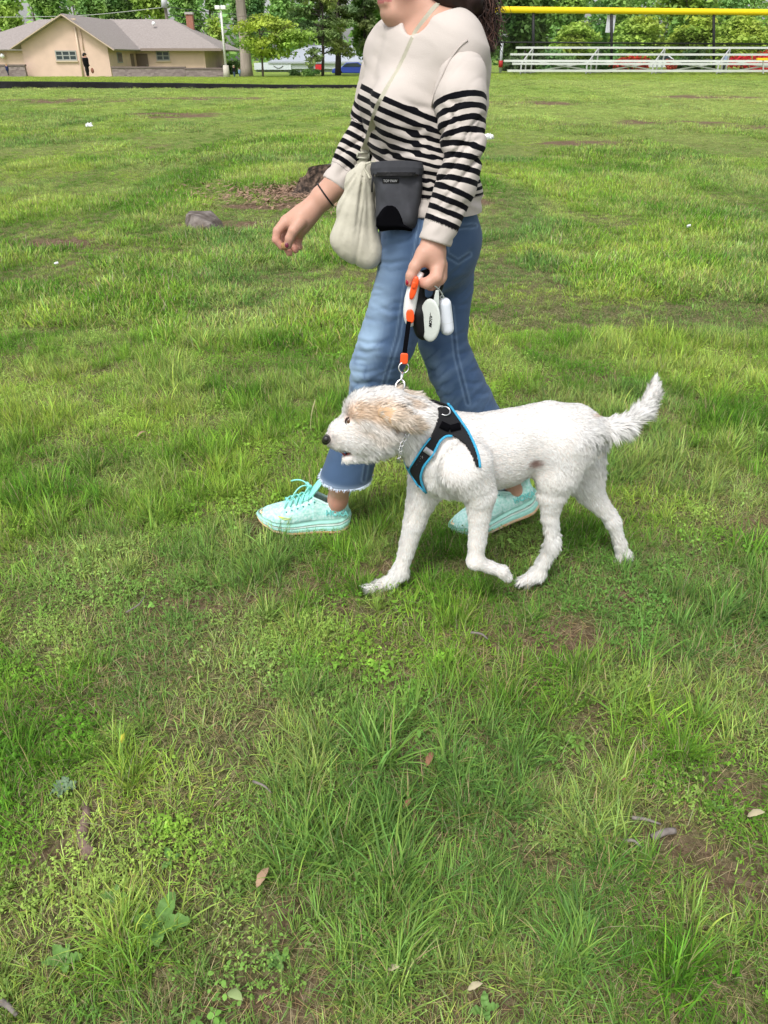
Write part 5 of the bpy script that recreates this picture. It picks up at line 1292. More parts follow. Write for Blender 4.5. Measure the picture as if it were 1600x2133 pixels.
# near ear: a soft flap folded back, covered in long tan hair; the far ear shows behind the head
earA = np.array([840, 868.])
def ear(pts, Y, name, seed, fac):
    pr = chain([(a, b, Y + k_, r_) for a, b, k_, r_ in pts], .012, sd_, .35); v, q = surfnets(pr, .003); v = smooth_mesh(v, q, 1); n_ = vnormals(v, q)
    pe = proj(v); col = np.tile([.54, .36, .22], (len(v), 1))
    e = mesh(name, v, q, M_dsk, dog, attrs={'tint': col}); 
    r = np.random.default_rng(seed); m_ = 2600; idx = r.integers(0, len(v), m_); P = v[idx]; n0 = n_[idx]
    wv = np.stack([fbm(P * 45, k, 2) - .5 for k in (14, 15, 16)], 1)
    d = -hd_ * fac[0] + np.array([0, 0, fac[1]]) + n0 * .25 + wv * 1.3 + r.normal(0, .12, (m_, 3)); d /= np.linalg.norm(d, axis=1)[:, None]
    L = r.uniform(.014, .036, (m_, 1)); p1 = P + d * L * .5; p2 = P + d * L + np.array([0, 0, -.004]) + wv * .012
    s = np.cross(d, n0 + r.normal(0, .3, (m_, 3))); s /= np.linalg.norm(s, axis=1)[:, None]; ww_ = .0008
    VV = np.stack([P - s * ww_, P + s * ww_, p1 - s * ww_, p1 + s * ww_, p2], 1).reshape(-1, 3); i = np.arange(m_) * 5
    T3 = np.concatenate([np.stack([i, i+1, i+3], 1), np.stack([i, i+3, i+2], 1), np.stack([i+2, i+3, i+4], 1)])
    nz = vnoise(P * 70, 9)[:, None]; col = (np.array([.74, .58, .43]) * (1 - nz) + np.array([.84, .78, .70]) * nz) * r.uniform(.75, 1.1, (m_, 1))
    nn = n0 + r.normal(0, .25, (m_, 3)); nn /= np.linalg.norm(nn, axis=1)[:, None]
    mesh('ear_hair', VV, T3, M_fur, e, attrs={'tint': np.repeat(col, 5, 0), 'sn': np.repeat(nn, 5, 0)})
ce = cast2(dog_tree, 815, 868)[0][1]
ear([(800, 858, -.002, 15), (828, 872, -.016, 18), (852, 884, -.014, 14), (868, 890, -.008, 7)], ce, 'ear', 3, (1, -.05))
cf = 1.70 + (1.70 - ce) * .9
ear([(822, 817, 0, 10), (842, 822, .0, 10), (862, 833, .0, 8), (876, 833, .0, 5)], cf, 'ear', 4, (1, -.1))

# ---- harness: panels that follow the body, with blue piping
M_har = mat('black_mesh_fabric', (.012, .012, .014), .85, bump=.7, bscale=700, bdist=.0015)
M_pip = mat('blue_piping', (.045, .34, .56), .6, bump=.3, bscale=600)
M_ref = mat('grey_reflective_tape', (.36, .37, .40), .5)
HV, HQ = surfnets(D, .0036, off=.0085, pad=.04); HV = smooth_mesh(HV, HQ, 3, .5)
hp2 = proj(HV); sidec = (HV - np.stack([HV[:, 0], yc(hp2[:, 0]), HV[:, 2]], 1)) @ sd_
hm = proj(mirror(HV)); inn = np.where(sidec > -.004, inpoly(hp2, polyA), inpoly(hm, polyA))
# inside the arch the shoulder bulges over, so keep only what lies on the trunk itself
sel = HQ[inn[HQ].all(1)]
from collections import defaultdict
used = np.unique(sel); rm = np.full(len(HV), -1); rm[used] = np.arange(len(used))
hv = HV[used]; hq = rm[sel]
harness = mesh('harness', hv, hq, M_har, dog); s_ = harness.modifiers.new('t', 'SOLIDIFY'); s_.thickness = .004; s_.offset = -1
htree = bvh(HV, HQ)
def piping(pts, r, name='piping', m=None, n=26, off=.001, par=None, mir=True):
    P = []
    for x, y in resample(pts, n):
        c = cast2(htree, x, y, off)
        if c is not None: P.append(c[0])
    P = np.array(P); P[1:-1] = (P[:-2] + P[1:-1] * 2 + P[2:]) / 4
    MB().tube(P, r, 8).build(name, m or M_pip, par or harness, True)
    if mir: MB().tube(mirror(P), r, 8).build(name, m or M_pip, par or harness, True)
piping([(937, 846), (955, 870), (976, 900), (991, 932), (998, 955), (1000, 974)], .0032)
piping([(942, 909), (931, 907), (917, 917), (903, 946), (882, 972), (876, 994), (881, 1012), (888, 1026)], .0032)
piping([(896, 912), (881, 931), (866, 955), (851, 979), (866, 1004), (887, 1026)], .0024)
def tape(p, q, w_, name, m, off=.0015):
    A = []; p, q = np.array(p, float), np.array(q, float); d = (q - p) / np.linalg.norm(q - p); nn = np.array([-d[1], d[0]]) * w_ / 2
    n = 8; V_ = []
    for t in np.linspace(0, 1, n):
        for s in (-1, 1):
            x = p + (q - p) * t + nn * s; V_.append(cast2(htree, x[0], x[1], off)[0])
    V_ = np.array(V_); F_ = [(2*i, 2*i+1, 2*i+3, 2*i+2) for i in range(n-1)]
    o = mesh(name, V_, F_, m, harness); k = o.modifiers.new('t', 'SOLIDIFY'); k.thickness = .0015
tape((884, 934), (906, 949), 11, 'reflective_strip', M_ref, .003)
tape((917, 884), (936, 893), 15, 'patch', M_blk, .003); tape((937, 893), (958, 888), 15, 'patch', M_blk, .003)
dr_ = cast2(htree, 926, 862, .004)[0]
mb = MB(); mb.ring(W(927, 856, dr_[1] + .008), (.1, -.55, .85), .0125, .0018, 20, 6); mb.build('d_ring', M_metal, harness, True)
# ---- chain collar with a tag
col_ = empty('chain_collar', (0, 0, 0), 'silver chain collar half hidden in the white fur of the neck', 'collar')
col_.location = tuple(W(845, 920, 1.65))
cpts = resample([(860, 884), (852, 893), (846, 905), (838, 918), (833, 930), (832, 946)], 13)
for i, (x, y) in enumerate(cpts):
    c = cast2(htree, x, y, .0045)
    mb = MB(); ax = c[1] + (np.array([.8, 0, .5]) if i % 2 else np.array([-.3, 0, .6])); mb.ring(c[0], ax, .0042, .0013, 10, 5); mb.build('link', M_metal, col_, True)
c = cast2(htree, 830, 958, .006)[0]; MB().ball(c, .008, 12, 8, (.6, .25, 1.1)).build('tag', M_metal, col_, True)
# ---- leash clasp
kt = W(838, 800, 1.735)
cl_ = MB(); r0 = W(841, 766, 1.79); cl_.ring(r0, (0.2, -1, .2), .0125, .0017, 20, 6); sw_ = cl_.build('swivel_ring', M_metal, leash, True)
r1 = W(838, 778, 1.775); r2 = W(836, 790, 1.76)
MB().tube([r0 + [0, 0, -.012], r1, r2], [.003, .0045, .003], 8).build('swivel', M_metal, leash, True)
h0 = W(833, 802, 1.745); mb = MB()
mb.tube(bez([r2, h0 + [.016, 0, .010], h0 + [.014, 0, -.022], h0 + [-.004, 0, -.016]], 10), .0026, 7); mb.build('clasp_hook', M_metal, leash, True)
mb = MB(); mb.tube(bez([r2, r2 + [-.012, 0, -.004], h0 + [-.016, 0, -.006], h0 + [-.004, 0, -.017]], 10), .0020, 7); mb.build('clasp_gate', M_metal, leash, True)
# ================================================================ far side of the field
rb_ = np.random.default_rng(5)
def X_(px, Y): return (px - CX) / F * (Y * cp + 1.0 * sp) if False else W(px, 120, Y)[0]
def Z_(py, Y): return W(800, py, Y)[2]
def gz(x, y): return float(terr(np.array([x]), np.array([y]))[0])
M_stucco = mat('peach_stucco', (.66, .48, .39), .95, var=.06, vscale=1.2, bump=.4, bscale=8, bdist=.02)
M_shing = mat('grey_brown_shingles', (.30, .265, .25), .95, var=.16, vscale=6, bump=.6, bscale=18, bdist=.03, stretch=(1, 1, 3))
M_trim = mat('cream_trim', (.55, .44, .33), .8)
M_glass = mat('dark_window_glass', (.035, .05, .055), .12, spec=.6)
M_wframe = mat('grey_window_frame', (.33, .34, .32), .6)
M_door = mat('brown_door', (.20, .145, .12), .7)
def brickmat(name, c1, c2, mor, sc, bw=.5, rh=.25):
    m = mat(name, c1, .95, bump=.3, bscale=20); t = m.node_tree; b = t.nodes['Principled BSDF']
    br = t.nodes.new('ShaderNodeTexBrick'); br.inputs['Color1'].default_value = (*c1, 1); br.inputs['Color2'].default_value = (*c2, 1); br.inputs['Mortar'].default_value = (*mor, 1)
    br.inputs['Scale'].default_value = sc; br.inputs['Brick Width'].default_value = bw; br.inputs['Row Height'].default_value = rh; br.inputs['Mortar Size'].default_value = .02
    tc = t.nodes.new('ShaderNodeTexCoord'); s = t.nodes.new('ShaderNodeSeparateXYZ'); c = t.nodes.new('ShaderNodeCombineXYZ'); ad = t.nodes.new('ShaderNodeMath')
    t.links.new(tc.outputs['Object'], s.inputs[0]); t.links.new(s.outputs[0], ad.inputs[0]); t.links.new(s.outputs[1], ad.inputs[1]); t.links.new(ad.outputs[0], c.inputs[0]); t.links.new(s.outputs[2], c.inputs[1])
    t.links.new(c.outputs[0], br.inputs['Vector']); t.links.new(br.outputs[0], b.inputs['Base Color']); return m
M_stone = brickmat('purple_grey_stone', (.17, .13, .13), (.30, .245, .235), (.24, .20, .19), 2.0, .55, .22)
M_cap = mat('dark_stone_cap', (.18, .14, .13), .9, var=.1, vscale=3)
M_brick = brickmat('red_brick', (.30, .10, .06), (.38, .15, .09), (.35, .28, .24), 4.0)

# ---- the low building
Y1, Y2 = 80.0, 88.8
xl, xr = W(49, 120, Y1)[0], W(227, 120, Y1)[0]; zb = -.35
ze = W(227, 92, Y1)[2]; xa = W(131, 20, Y1)[0]; za = W(131, 21, Y1 - .5)[2]
house = empty('park_building', ((xl + xr) / 2, Y1 + 4, zb), 'low peach stucco building with grey brown shingle roofs beyond the field', 'building')
mb = MB(); zt_ = za - .35
mb.add([(xl, Y1, zb), (xr, Y1, zb), (xr, Y1, ze), (xa, Y1, zt_), (xl, Y1, ze), (xl, 96, zb), (xr, 96, zb), (xr, 96, ze), (xa, 96, zt_), (xl, 96, ze)],
       [(0, 1, 2, 3, 4), (9, 8, 7, 6, 5), (1, 6, 7, 2), (5, 0, 4, 9)])
mb.build('gable_wing_wall', M_stucco, house)
zem = W(360, 100, Y2)[2]; xm = W(427, 120, Y2)[0]; xw = W(-60, 120, Y2)[0]; Y3 = 100.0
MB().add([(xr + .02, Y2, zb), (xm, Y2, zb), (xm, Y3, zb), (xr + .02, Y3, zb), (xr + .02, Y2, zem), (xm, Y2, zem), (xm, Y3, zem), (xr + .02, Y3, zem)], [(0, 1, 5, 4), (1, 2, 6, 5), (2, 3, 7, 6)]).build('wing_wall', M_stucco, house)
MB().box((xw, Y2, zb), (xl - .02, Y3, zem)).build('wing_wall', M_stucco, house)
# roofs as closed slabs
def slabroof(quads, th, name):
    mb = MB()
    for q in quads:
        q = [np.array(p, float) for p in q]; n = len(q); nn = np.cross(q[1] - q[0], q[2] - q[0]); nn /= np.linalg.norm(nn); nn = nn if nn[2] > 0 else -nn
        lo_ = [p - nn * th for p in q]; mb.add(q + lo_, [tuple(range(n)), tuple(reversed(range(n, 2 * n)))] + [(i, n + i, n + (i + 1) % n, (i + 1) % n) for i in range(n)])
    return mb.build(name, M_shing, house)
ov = .75; sl = (zt_ - ze) / (xr - xa); sll = (zt_ - ze) / (xa - xl); yf = Y1 - .55
Ym = (Y2 + Y3) / 2; zr = W(290, 40, Ym)[2]
slabroof([[(xa, yf, zt_ + .12), (xr + ov, yf, ze - sl * ov + .12), (xr + ov, Ym, ze - sl * ov + .12), (xa, Ym, zt_ + .12)],
          [(xa, yf, zt_ + .12), (xa, Ym, zt_ + .12), (xl - ov, Ym, ze - sll * ov + .12), (xl - ov, yf, ze - sll * ov + .12)]], .14, 'gable_roof')
xe = W(462, 101, Y2 - .6)[0]; xrg = W(358, 40, Ym)[0]; xlg = W(84, 40, Ym)[0]; xwl = xw - 1
zo = zem - .12
slabroof([[(xa - .5, Y2 - .7, zo), (xe, Y2 - .7, zo), (xrg, Ym, zr), (xa - .5, Ym, zr)], [(xe, Y2 - .7, zo), (xe, Y3 + .7, zo), (xrg, Ym, zr)],
          [(xwl, Y2 - .7, zo - .003), (xa - .52, Y2 - .7, zo - .003), (xa - .52, Ym, zr - .003), (xlg, Ym, zr - .003), (xwl + 2, Ym - 3.5, zr - 1.6)],
          [(xe, Y3 + .7, zo), (xwl, Y3 + .7, zo), (xlg, Ym, zr - .01), (xrg, Ym, zr - .01)]], .12, 'hip_roof')
mb = MB()
for (xx, s_) in ((xr + ov, sl), (xl - ov, sll)):
    mb = MB(); mb.bar((xa, yf - .03, zt_ + .02), (xx, yf - .03, ze - s_ * ov + .02), .06, .30, (0, 1, 0)); mb.build('gable_trim', M_trim, house)
xv0, xv1 = W(112, 38, Y1)[0], W(153, 38, Y1)[0]; zv = W(131, 38, Y1)[2]; ap_ = zt_ - .25
MB().add([(xv0, Y1 - .06, zv), (xv1, Y1 - .06, zv), (xa, Y1 - .06, ap_), (xv0, Y1 - .01, zv), (xv1, Y1 - .01, zv), (xa, Y1 - .01, ap_)], [(0, 1, 2), (5, 4, 3), (0, 3, 4, 1), (1, 4, 5, 2), (2, 5, 3, 0)]).build('gable_vent', mat('grey_louvre', (.30, .29, .27), .8), house)
MB().box((xv0 - .2, Y1 - .10, zv - .14), (xv1 + .2, Y1 - .003, zv)).build('vent_trim', M_trim, house)
MB().box((xr + .75, Y2 - .85, zo - .12), (xe, Y2 - .72, zo + .10)).build('fascia', mat('brown_fascia', (.28, .22, .19), .8), house)
def window(x0, x1, y0, y1, Y, nx, ny, par=house, side=None):
    a, c = W(x0, y1, Y), W(x1, y0, Y); w_, h_ = c[0] - a[0], c[2] - a[2]
    f = MB(); fr_ = .09
    f.box((a[0], Y - .07, a[2]), (c[0], Y - .004, a[2] + fr_)); f.box((a[0], Y - .07, c[2] - fr_), (c[0], Y - .004, c[2])); f.box((a[0], Y - .068, a[2] + fr_), (a[0] + fr_, Y - .004, c[2] - fr_)); f.box((c[0] - fr_, Y - .068, a[2] + fr_), (c[0], Y - .004, c[2] - fr_))
    for i in range(1, nx): x = a[0] + w_ * i / nx; f.box((x - .05, Y - .066, a[2] + fr_), (x + .05, Y - .004, c[2] - fr_))
    for i in range(1, ny): z = a[2] + h_ * i / ny; f.box((a[0] + fr_, Y - .062, z - .04), (c[0] - fr_, Y - .005, z + .04))
    o = f.build('window', M_wframe, par)
    MB().box((a[0] + .02, Y - .035, a[2] + .02), (c[0] - .02, Y - .006, c[2] - .02)).build('pane', M_glass, o)
    MB().box((a[0] - .08, Y - .14, a[2] - .12), (c[0] + .08, Y - .003, a[2] - .003)).build('sill', M_trim, o)
window(118, 158, 105, 126, Y1, 3, 2); window(327, 352, 106, 126, Y2, 2, 2)
a, c = W(286, 138, Y2), W(307, 112, Y2); dd = MB().box((a[0], Y2 - .05, zb), (c[0], Y2 - .004, c[2])).build('door', M_door, house); MB().ball((c[0] - .15, Y2 - .09, (zb + c[2]) / 2), .06).build('handle', M_wframe, dd, True)
# openings in the side wall of the gable wing, seen at an angle
for (p0, p1, y0, y1, nm, m_) in ((243, 253, 109, 131, 'window', M_glass), (271, 277, 112, 138, 'door', M_door)):
    Ya, Yb = xr / ((p0 - CX) / F) , xr / ((p1 - CX) / F)
    Ya, Yb = [ (lambda p: (xr / ((p - CX) / F) - (CH - 1.5) * sp) / cp)(p) for p in (p0, p1)]
    z1 = W(p0, y0, (Ya + Yb) / 2)[2]; z0 = W(p0, y1, (Ya + Yb) / 2)[2]
    f = MB().box((xr + .004, Ya, z0), (xr + .06, Yb, z1)).build(nm, M_wframe if nm == 'window' else m_, house)
    if nm == 'window': MB().box((xr + .061, Ya + .08, z0 + .08), (xr + .07, Yb - .08, z1 - .08)).build('pane', M_glass, f)
mb = MB(); xx = W(164, 100, Y1)[0]; mb.tube([(xx, Y1 - .1, W(164, 57, Y1)[2]), (xx, Y1 - .1, zb)], .085, 8); mb.build('downpipe', mat('pale_pipe', (.66, .52, .40), .6), house, True)
xx = W(174, 100, Y1)[0]; MB().tube([(xx, Y1 - .08, W(174, 62, Y1)[2]), (xx, Y1 - .08, W(174, 105, Y1)[2])], .04, 6).build('conduit', M_stucco, house, True)
MB().ball(W(5, 116, Y2 - .3), .22, 12, 8).build('wall_lamp', M_wht, house, True)
a, c = W(392, 66, Ym + 1), W(402, 30, Ym + 1); ch = MB().box((a[0], Ym + .6, a[2] - 2.5), (c[0], Ym + 1.2, c[2])).build('chimney', M_brick, house); MB().box((a[0] - .08, Ym + .5, c[2] + .003), (c[0] + .08, Ym + 1.3, c[2] + .2)).build('chimney_cap', mat('concrete', (.42, .40, .37), .9, var=.1), ch)
MB().ball(W(320, 49, Ym - 2), .2, 10, 8).build('roof_vent', M_wht, house, True)
# ---- stone walls in front
def stonewall(p0, p1, ytop, Y, label, th=.35):
    a, c = W(p0, ytop, Y), W(p1, ytop, Y); e = empty('stone_wall', ((a[0] + c[0]) / 2, Y, -.4), label, 'wall')
    MB().box((a[0], Y, -.6), (c[0], Y + th, a[2] - .12)).build('wall_body', M_stone, e); MB().box((a[0] - .05, Y - .05, a[2] - .12), (c[0] + .05, Y + th + .05, a[2])).build('wall_cap', M_cap, e)
stonewall(232, 384, 138.5, 77.5, 'low grey stone wall in front of the door and windows of the peach building')
stonewall(385, 464, 141, 76.0, 'short low stone wall ending at the white lamp post')
stonewall(-60, 50, 134, 79.0, 'low stone wall at the far left beside the gable wing')

# ---- posts, pole and wires
M_pole = mat('white_painted_steel', (.66, .66, .63), .5); M_conc = mat('concrete_base', (.50, .46, .40), .9, var=.1)
Yp = 75.0; bz = gz(W(467, 160, Yp)[0], Yp); xp = W(467, 100, Yp)[0]
lp = empty('lamp_post', (xp, Yp, bz), 'tall white lamp post on a concrete base right of the peach building', 'lamp post')
MB().tube([(xp, Yp, bz - .1), (xp, Yp, bz + .9)], [.30, .24], 10).build('base', M_conc, lp, True); MB().tube([(xp, Yp, bz + .9), (xp, Yp, Z_(22, Yp))], [.11, .08], 10).build('pole', M_pole, lp, True)
zt = Z_(20, Yp)
for s_ in (-1, 1): MB().box((xp + s_ * .24 - .2, Yp - .25, zt), (xp + s_ * .24 + .2, Yp + .25, zt + .28)).build('lamp_head', M_wht, lp, bevel=.05)
Yu = 104.0; xu = W(350, 60, Yu)[0]
up_ = empty('utility_pole', (xu, Yu, -.3), 'grey utility pole with a transformer behind the peach building', 'utility pole')
MB().tube([(xu, Yu, -.5), (xu, Yu, 13)], [.2, .15], 10).build('pole', mat('weathered_wood', (.25, .22, .19), .9, var=.15, vscale=5), up_, True)
MB().tube([W(342, 16, Yu - .4), W(342, -8, Yu - .4)], .33, 12).build('transformer', mat('grey_paint', (.55, .57, .57), .5), up_, True)
MB().bar((xu - 1.6, Yu - .2, 12.2), (xu + 1.6, Yu - .2, 12.2), .15, .15).build('crossarm', M_door, up_)
M_wire = mat('cable', (.035, .035, .04), .6)
for i, (a0, a1, a2, a3) in enumerate((((-30, 36), (180, 34), (350, 14), 0), ((350, 14), (420, 24), (560, 34), 1), ((350, 30), (430, 44), (560, 60), 1), ((350, 44), (430, 56), (560, 72), 1))):
    P = bez([W(*a0, Yu - 3 * (1 - a3)), W(*a1, Yu), W(*a1, Yu), W(*a2, Yu + 4 * a3)], 20)
    tag(MB().tube(P, .035, 5).build('overhead_wire', M_wire if i else mat('pale_cable', (.4, .42, .38), .6), None, True), ['pale overhead wire running left from the utility pole', 'topmost wire running right from the utility pole', 'middle wire running right from the utility pole', 'lowest wire running right from the utility pole'][i], 'wire')
x_, Y_ = W(1044, 120, 56)[0], 56.0
gp = empty('steel_post', (x_, Y_, .4), 'pale steel post with a red lower sleeve left of the bleachers', 'post')
MB().tube([(x_, Y_, .3), (x_, Y_, Z_(86, Y_))], .09, 10).build('shaft', mat('galvanised', (.42, .44, .45), .4, metal=.3), gp, True); MB().tube([(x_, Y_, Z_(140, Y_)), (x_, Y_, Z_(126, Y_))], .13, 10).build('sleeve', mat('red_paint', (.55, .03, .03), .5), gp, True)

# ---- black edging at the lip of the field
x0, x1 = -34.0, W(762, 180, 43)[0]
n = 260; xs_ = np.linspace(x0, x1, n); top_ = terr(xs_, np.full(n, 43.05)) + .03; bo_ = .16 * fbm(np.stack([xs_ * 1.3, xs_ * 0], 1), 5, 3) - .09
V = []; 
for i in range(n): V += [(xs_[i], 42.86 + .05 * math.sin(xs_[i] * 2.1), bo_[i] - .12), (xs_[i], 42.93, top_[i] - .03), (xs_[i], 43.04, top_[i]), (xs_[i], 43.06, -.2)]
F_ = [(4*i+j, 4*i+(j+1) % 4, 4*i+4+(j+1) % 4, 4*i+4+j) for i in range(n-1) for j in range(4)]
tag(mesh('field_edging', V, F_, mat('black_edging', (.008, .008, .009), .9, var=.4, vscale=3, bump=1, bscale=6, bdist=.05), None, smooth=False), 'long ragged black edging strip along the raised edge of the field', 'edging')

# ---- bleachers
M_alu = mat('aluminium', (.60, .62, .58), .45, metal=.25, var=.04, vscale=3); M_grst = mat('grey_steel', (.46, .47, .46), .5, metal=.2)
bl = empty('bleachers', (W(1330, 150, 51)[0], 51, gz(15, 51)), 'long three row aluminium bleachers in front of the tall fence', 'bleachers')
for (px0, py, Y, dd_, hh) in ((1057, 147, 50.3, .25, .04), (1067, 132.5, 50.9, .26, .05), (1050, 126.5, 51.1, .25, .045), (1063, 113, 51.9, .26, .05), (1075, 99, 52.6, .26, .05)):
    a, c = W(px0, py, Y), W(1720, py + .8, Y); MB().bar((a[0], Y, a[2]), (c[0], Y, c[2]), dd_, .105).build('plank', M_alu, bl)
g0 = gz(14, 51)
for k, p in enumerate((1110, 1247, 1385, 1521, 1660)):
    for (dx, yt, yb, Y) in ((0, 102, 151, 52.5), (-13, 116, 151, 51.8), (-24, 133, 150, 50.8)):
        a, c = W(p + dx, yt, Y), W(p + dx, yb, Y); MB().bar((a[0], Y, min(c[2], g0 + .03)), (a[0], Y, a[2]), .07, .07, (0, 1, 0)).build('upright', M_grst, bl)
    a, c = W(p - 26, 149.5, 50.6), W(p + 2, 149.5, 52.6); MB().bar(a, c, .08, .08).build('foot_rail', M_grst, bl)
    a, c = W(p - 24, 133, 50.8), W(p, 101, 52.5); MB().bar(a, c, .06, .06).build('raker', M_grst, bl)
    if k < 4:
        q = p + 137
        for (s0, s1) in ((126, 149.5), (149.5, 126)): MB().bar(W(p, s0, 52.4 + .08 * (s0 > 140)), W(q, s1, 52.4 + .08 * (s0 > 140)), .07, .07).build('cross_brace', M_alu, bl)
yb_ = W(1577, 123, 49.2); e = empty('yellow_board', (yb_[0] + 1, 49.2, g0), 'yellow topped board on short legs in front of the bleachers at the right edge', 'board')
MB().bar(yb_, W(1700, 123.5, 49.2), .2, .12).build('top', mat('yellow_plastic', (.75, .52, .02), .5), e)
for k in (1590, 1660): MB().bar(W(k, 124, 49.2), W(k, 153, 49.2), .06, .06, (0, 1, 0)).build('leg', M_grst, e)

# ---- tall fence with a yellow top
M_blk2 = mat('black_vinyl_steel', (.012, .012, .013), .5); M_ywl = mat('yellow_top_cap', (.85, .60, .01), .5)
def fY(px): return 54.0 + (px - 1050) / 550 * 1.9
fence = empty('tall_fence', (W(1330, 150, 55)[0], 55, .4), 'tall black chain link fence with a yellow padded top behind the bleachers', 'fence')
def fp(px, py): Y = fY(px); return W(px, py, Y)
PX0, PX1 = 955, 1720
MB().tube([fp(p, 20 + (p - 1050) / 550 * 5.5) for p in np.linspace(PX0, PX1, 12)], .165, 12).build('top_cap', M_ywl, fence, True)
for i, p in enumerate((960, 1111, 1274, 1487, 1700)): MB().tube([fp(p, 156), fp(p, 22)], .085, 8).build('post', M_blk2, fence, True)
MB().tube([fp(p, 88 + (p - 1050) / 550 * 3.5) for p in (PX0, PX1)], .05, 6).build('mid_rail', M_blk2, fence, True)
MB().tube([fp(p, 152) for p in (PX0, PX1)], .035, 6).build('bottom_rail', M_blk2, fence, True)
A0, A1 = fp(PX0, 152), fp(PX1, 152); Lf_ = np.linalg.norm(A1 - A0); dv = (A1 - A0) / Lf_; ht = fp(1330, 20)[2] - fp(1330, 152)[2]; V = []; F_ = []; st_ = .10
for s_ in (1, -1):
    u0 = -ht if s_ > 0 else 0
    for u in np.arange(-ht, Lf_ + ht, st_):
        p, q = (u, 0), (u + s_ * ht, ht)
        u0_, z0_, u1_, z1_ = p[0], 0, q[0], ht
        def clip(u0_, z0_, u1_, z1_):
            pts_ = []
            for lim in (0, Lf_):
                pass
            t0, t1 = 0, 1
            for lim, sg in ((0, 1), (Lf_, -1)):
                a_, b_ = sg * (u0_ - lim), sg * (u1_ - lim)
                if a_ < 0 and b_ < 0: return None
                if a_ < 0: t0 = max(t0, a_ / (a_ - b_))
                if b_ < 0: t1 = min(t1, a_ / (a_ - b_))
            return (t0, t1) if t1 > t0 else None
        tt = clip(u0_, z0_, u1_, z1_)
        if tt is None: continue
        a_ = A0 + dv * (u0_ + (u1_ - u0_) * tt[0]) + up * ht * tt[0]; b_ = A0 + dv * (u0_ + (u1_ - u0_) * tt[1]) + up * ht * tt[1]; w2 = .0035; n0 = len(V)
        V += [a_ - dv * w2, a_ + dv * w2, b_ + dv * w2, b_ - dv * w2]; F_.append((n0, n0+1, n0+2, n0+3))
mesh('chain_mesh', V, F_, M_blk2, fence, smooth=False)
sp0 = fp(1272, 50); sg_ = empty('notice_board', (sp0[0], sp0[1] + .2, .4), 'blank white sign fixed behind the tall fence', 'sign')
a, c = fp(1262, 68), fp(1284, 31); MB().box((a[0], a[1] + .12, a[2]), (c[0], a[1] + .16, c[2])).build('panel', mat('white_sign', (.72, .74, .80), .5), sg_, bevel=.03)
for z in (a[2] + .2, c[2] - .2): MB().box((a[0] + .1, a[1] + .16, z - .03), (c[0] - .1, a[1] + .20, z + .03)).build('bracket', M_grst, sg_)

# ---- white store beyond the pines
Ys = 108.0
st = empty('store', (W(650, 130, Ys)[0], Ys, -.4), 'white shop building with a red sign behind the pine trees', 'building')
M_sw = mat('white_cladding', (.62, .66, .72), .7, var=.04, vscale=1); M_sb = mat('shaded_white_wall', (.42, .48, .54), .8, var=.05, vscale=1)  # the store wall is white; its blue-grey shading is put into the base colour
def bx(p0, p1, y0, y1, Y, dY, name, m, par): a, c = W(p0, y1, Y), W(p1, y0, Y); return MB().box((a[0], Y, a[2]), (c[0], Y + dY, c[2])).build(name, m, par)
bx(535, 800, 131, 175, Ys, 12, 'wall', M_sb, st); f1_ = bx(530, 606, 131, 145, Ys - .6, .58, 'fascia', M_sw, st); bx(606, 805, 130, 143, Ys - .4, .38, 'fascia', M_sw, st)
a, c = W(570, 137, Ys - .62), W(590, 137, Ys - .62); MB().tube([(a[0] + (c[0] - a[0]) * t, Ys - .63, a[2] - math.sin(t * math.pi) * .25) for t in np.linspace(0, 1, 9)], .03, 5).build('smile_mark', M_blk2, f1_, True)
sr = [(W(560, 131, Ys)[0], Ys - .7, W(560, 128, Ys)[2]), (W(805, 131, Ys)[0], Ys - .7, W(805, 128, Ys)[2]), (W(805, 100, Ys + 9)[0], Ys + 9, W(805, 94, Ys + 9)[2]), (W(640, 100, Ys + 9)[0], Ys + 9, W(640, 94, Ys + 9)[2])]
mb = MB(); mb.add([np.array(p) for p in sr] + [np.array(p) - [0, 0, .2] for p in sr], [(0, 1, 2, 3), (7, 6, 5, 4)] + [(i, 4+i, 4+(i+1) % 4, (i+1) % 4) for i in range(4)]); mb.build('roof', mat('grey_metal_roof', (.40, .43, .48), .5), st)
bx(657, 670, 134, 145, Ys - .65, .2, 'red_sign', mat('red_sign', (.55, .03, .04), .5), st); bx(642, 652, 135, 142, Ys - .62, .15, 'window', M_glass, st)
for p in (585, 625, 655, 700): bx(p, p + 1.4, 145, 162, Ys - .12, .11, 'pilaster', M_sw, st)
bx(655, 664, 146, 160, Ys - .10, .08, 'doorway', M_glass, st)
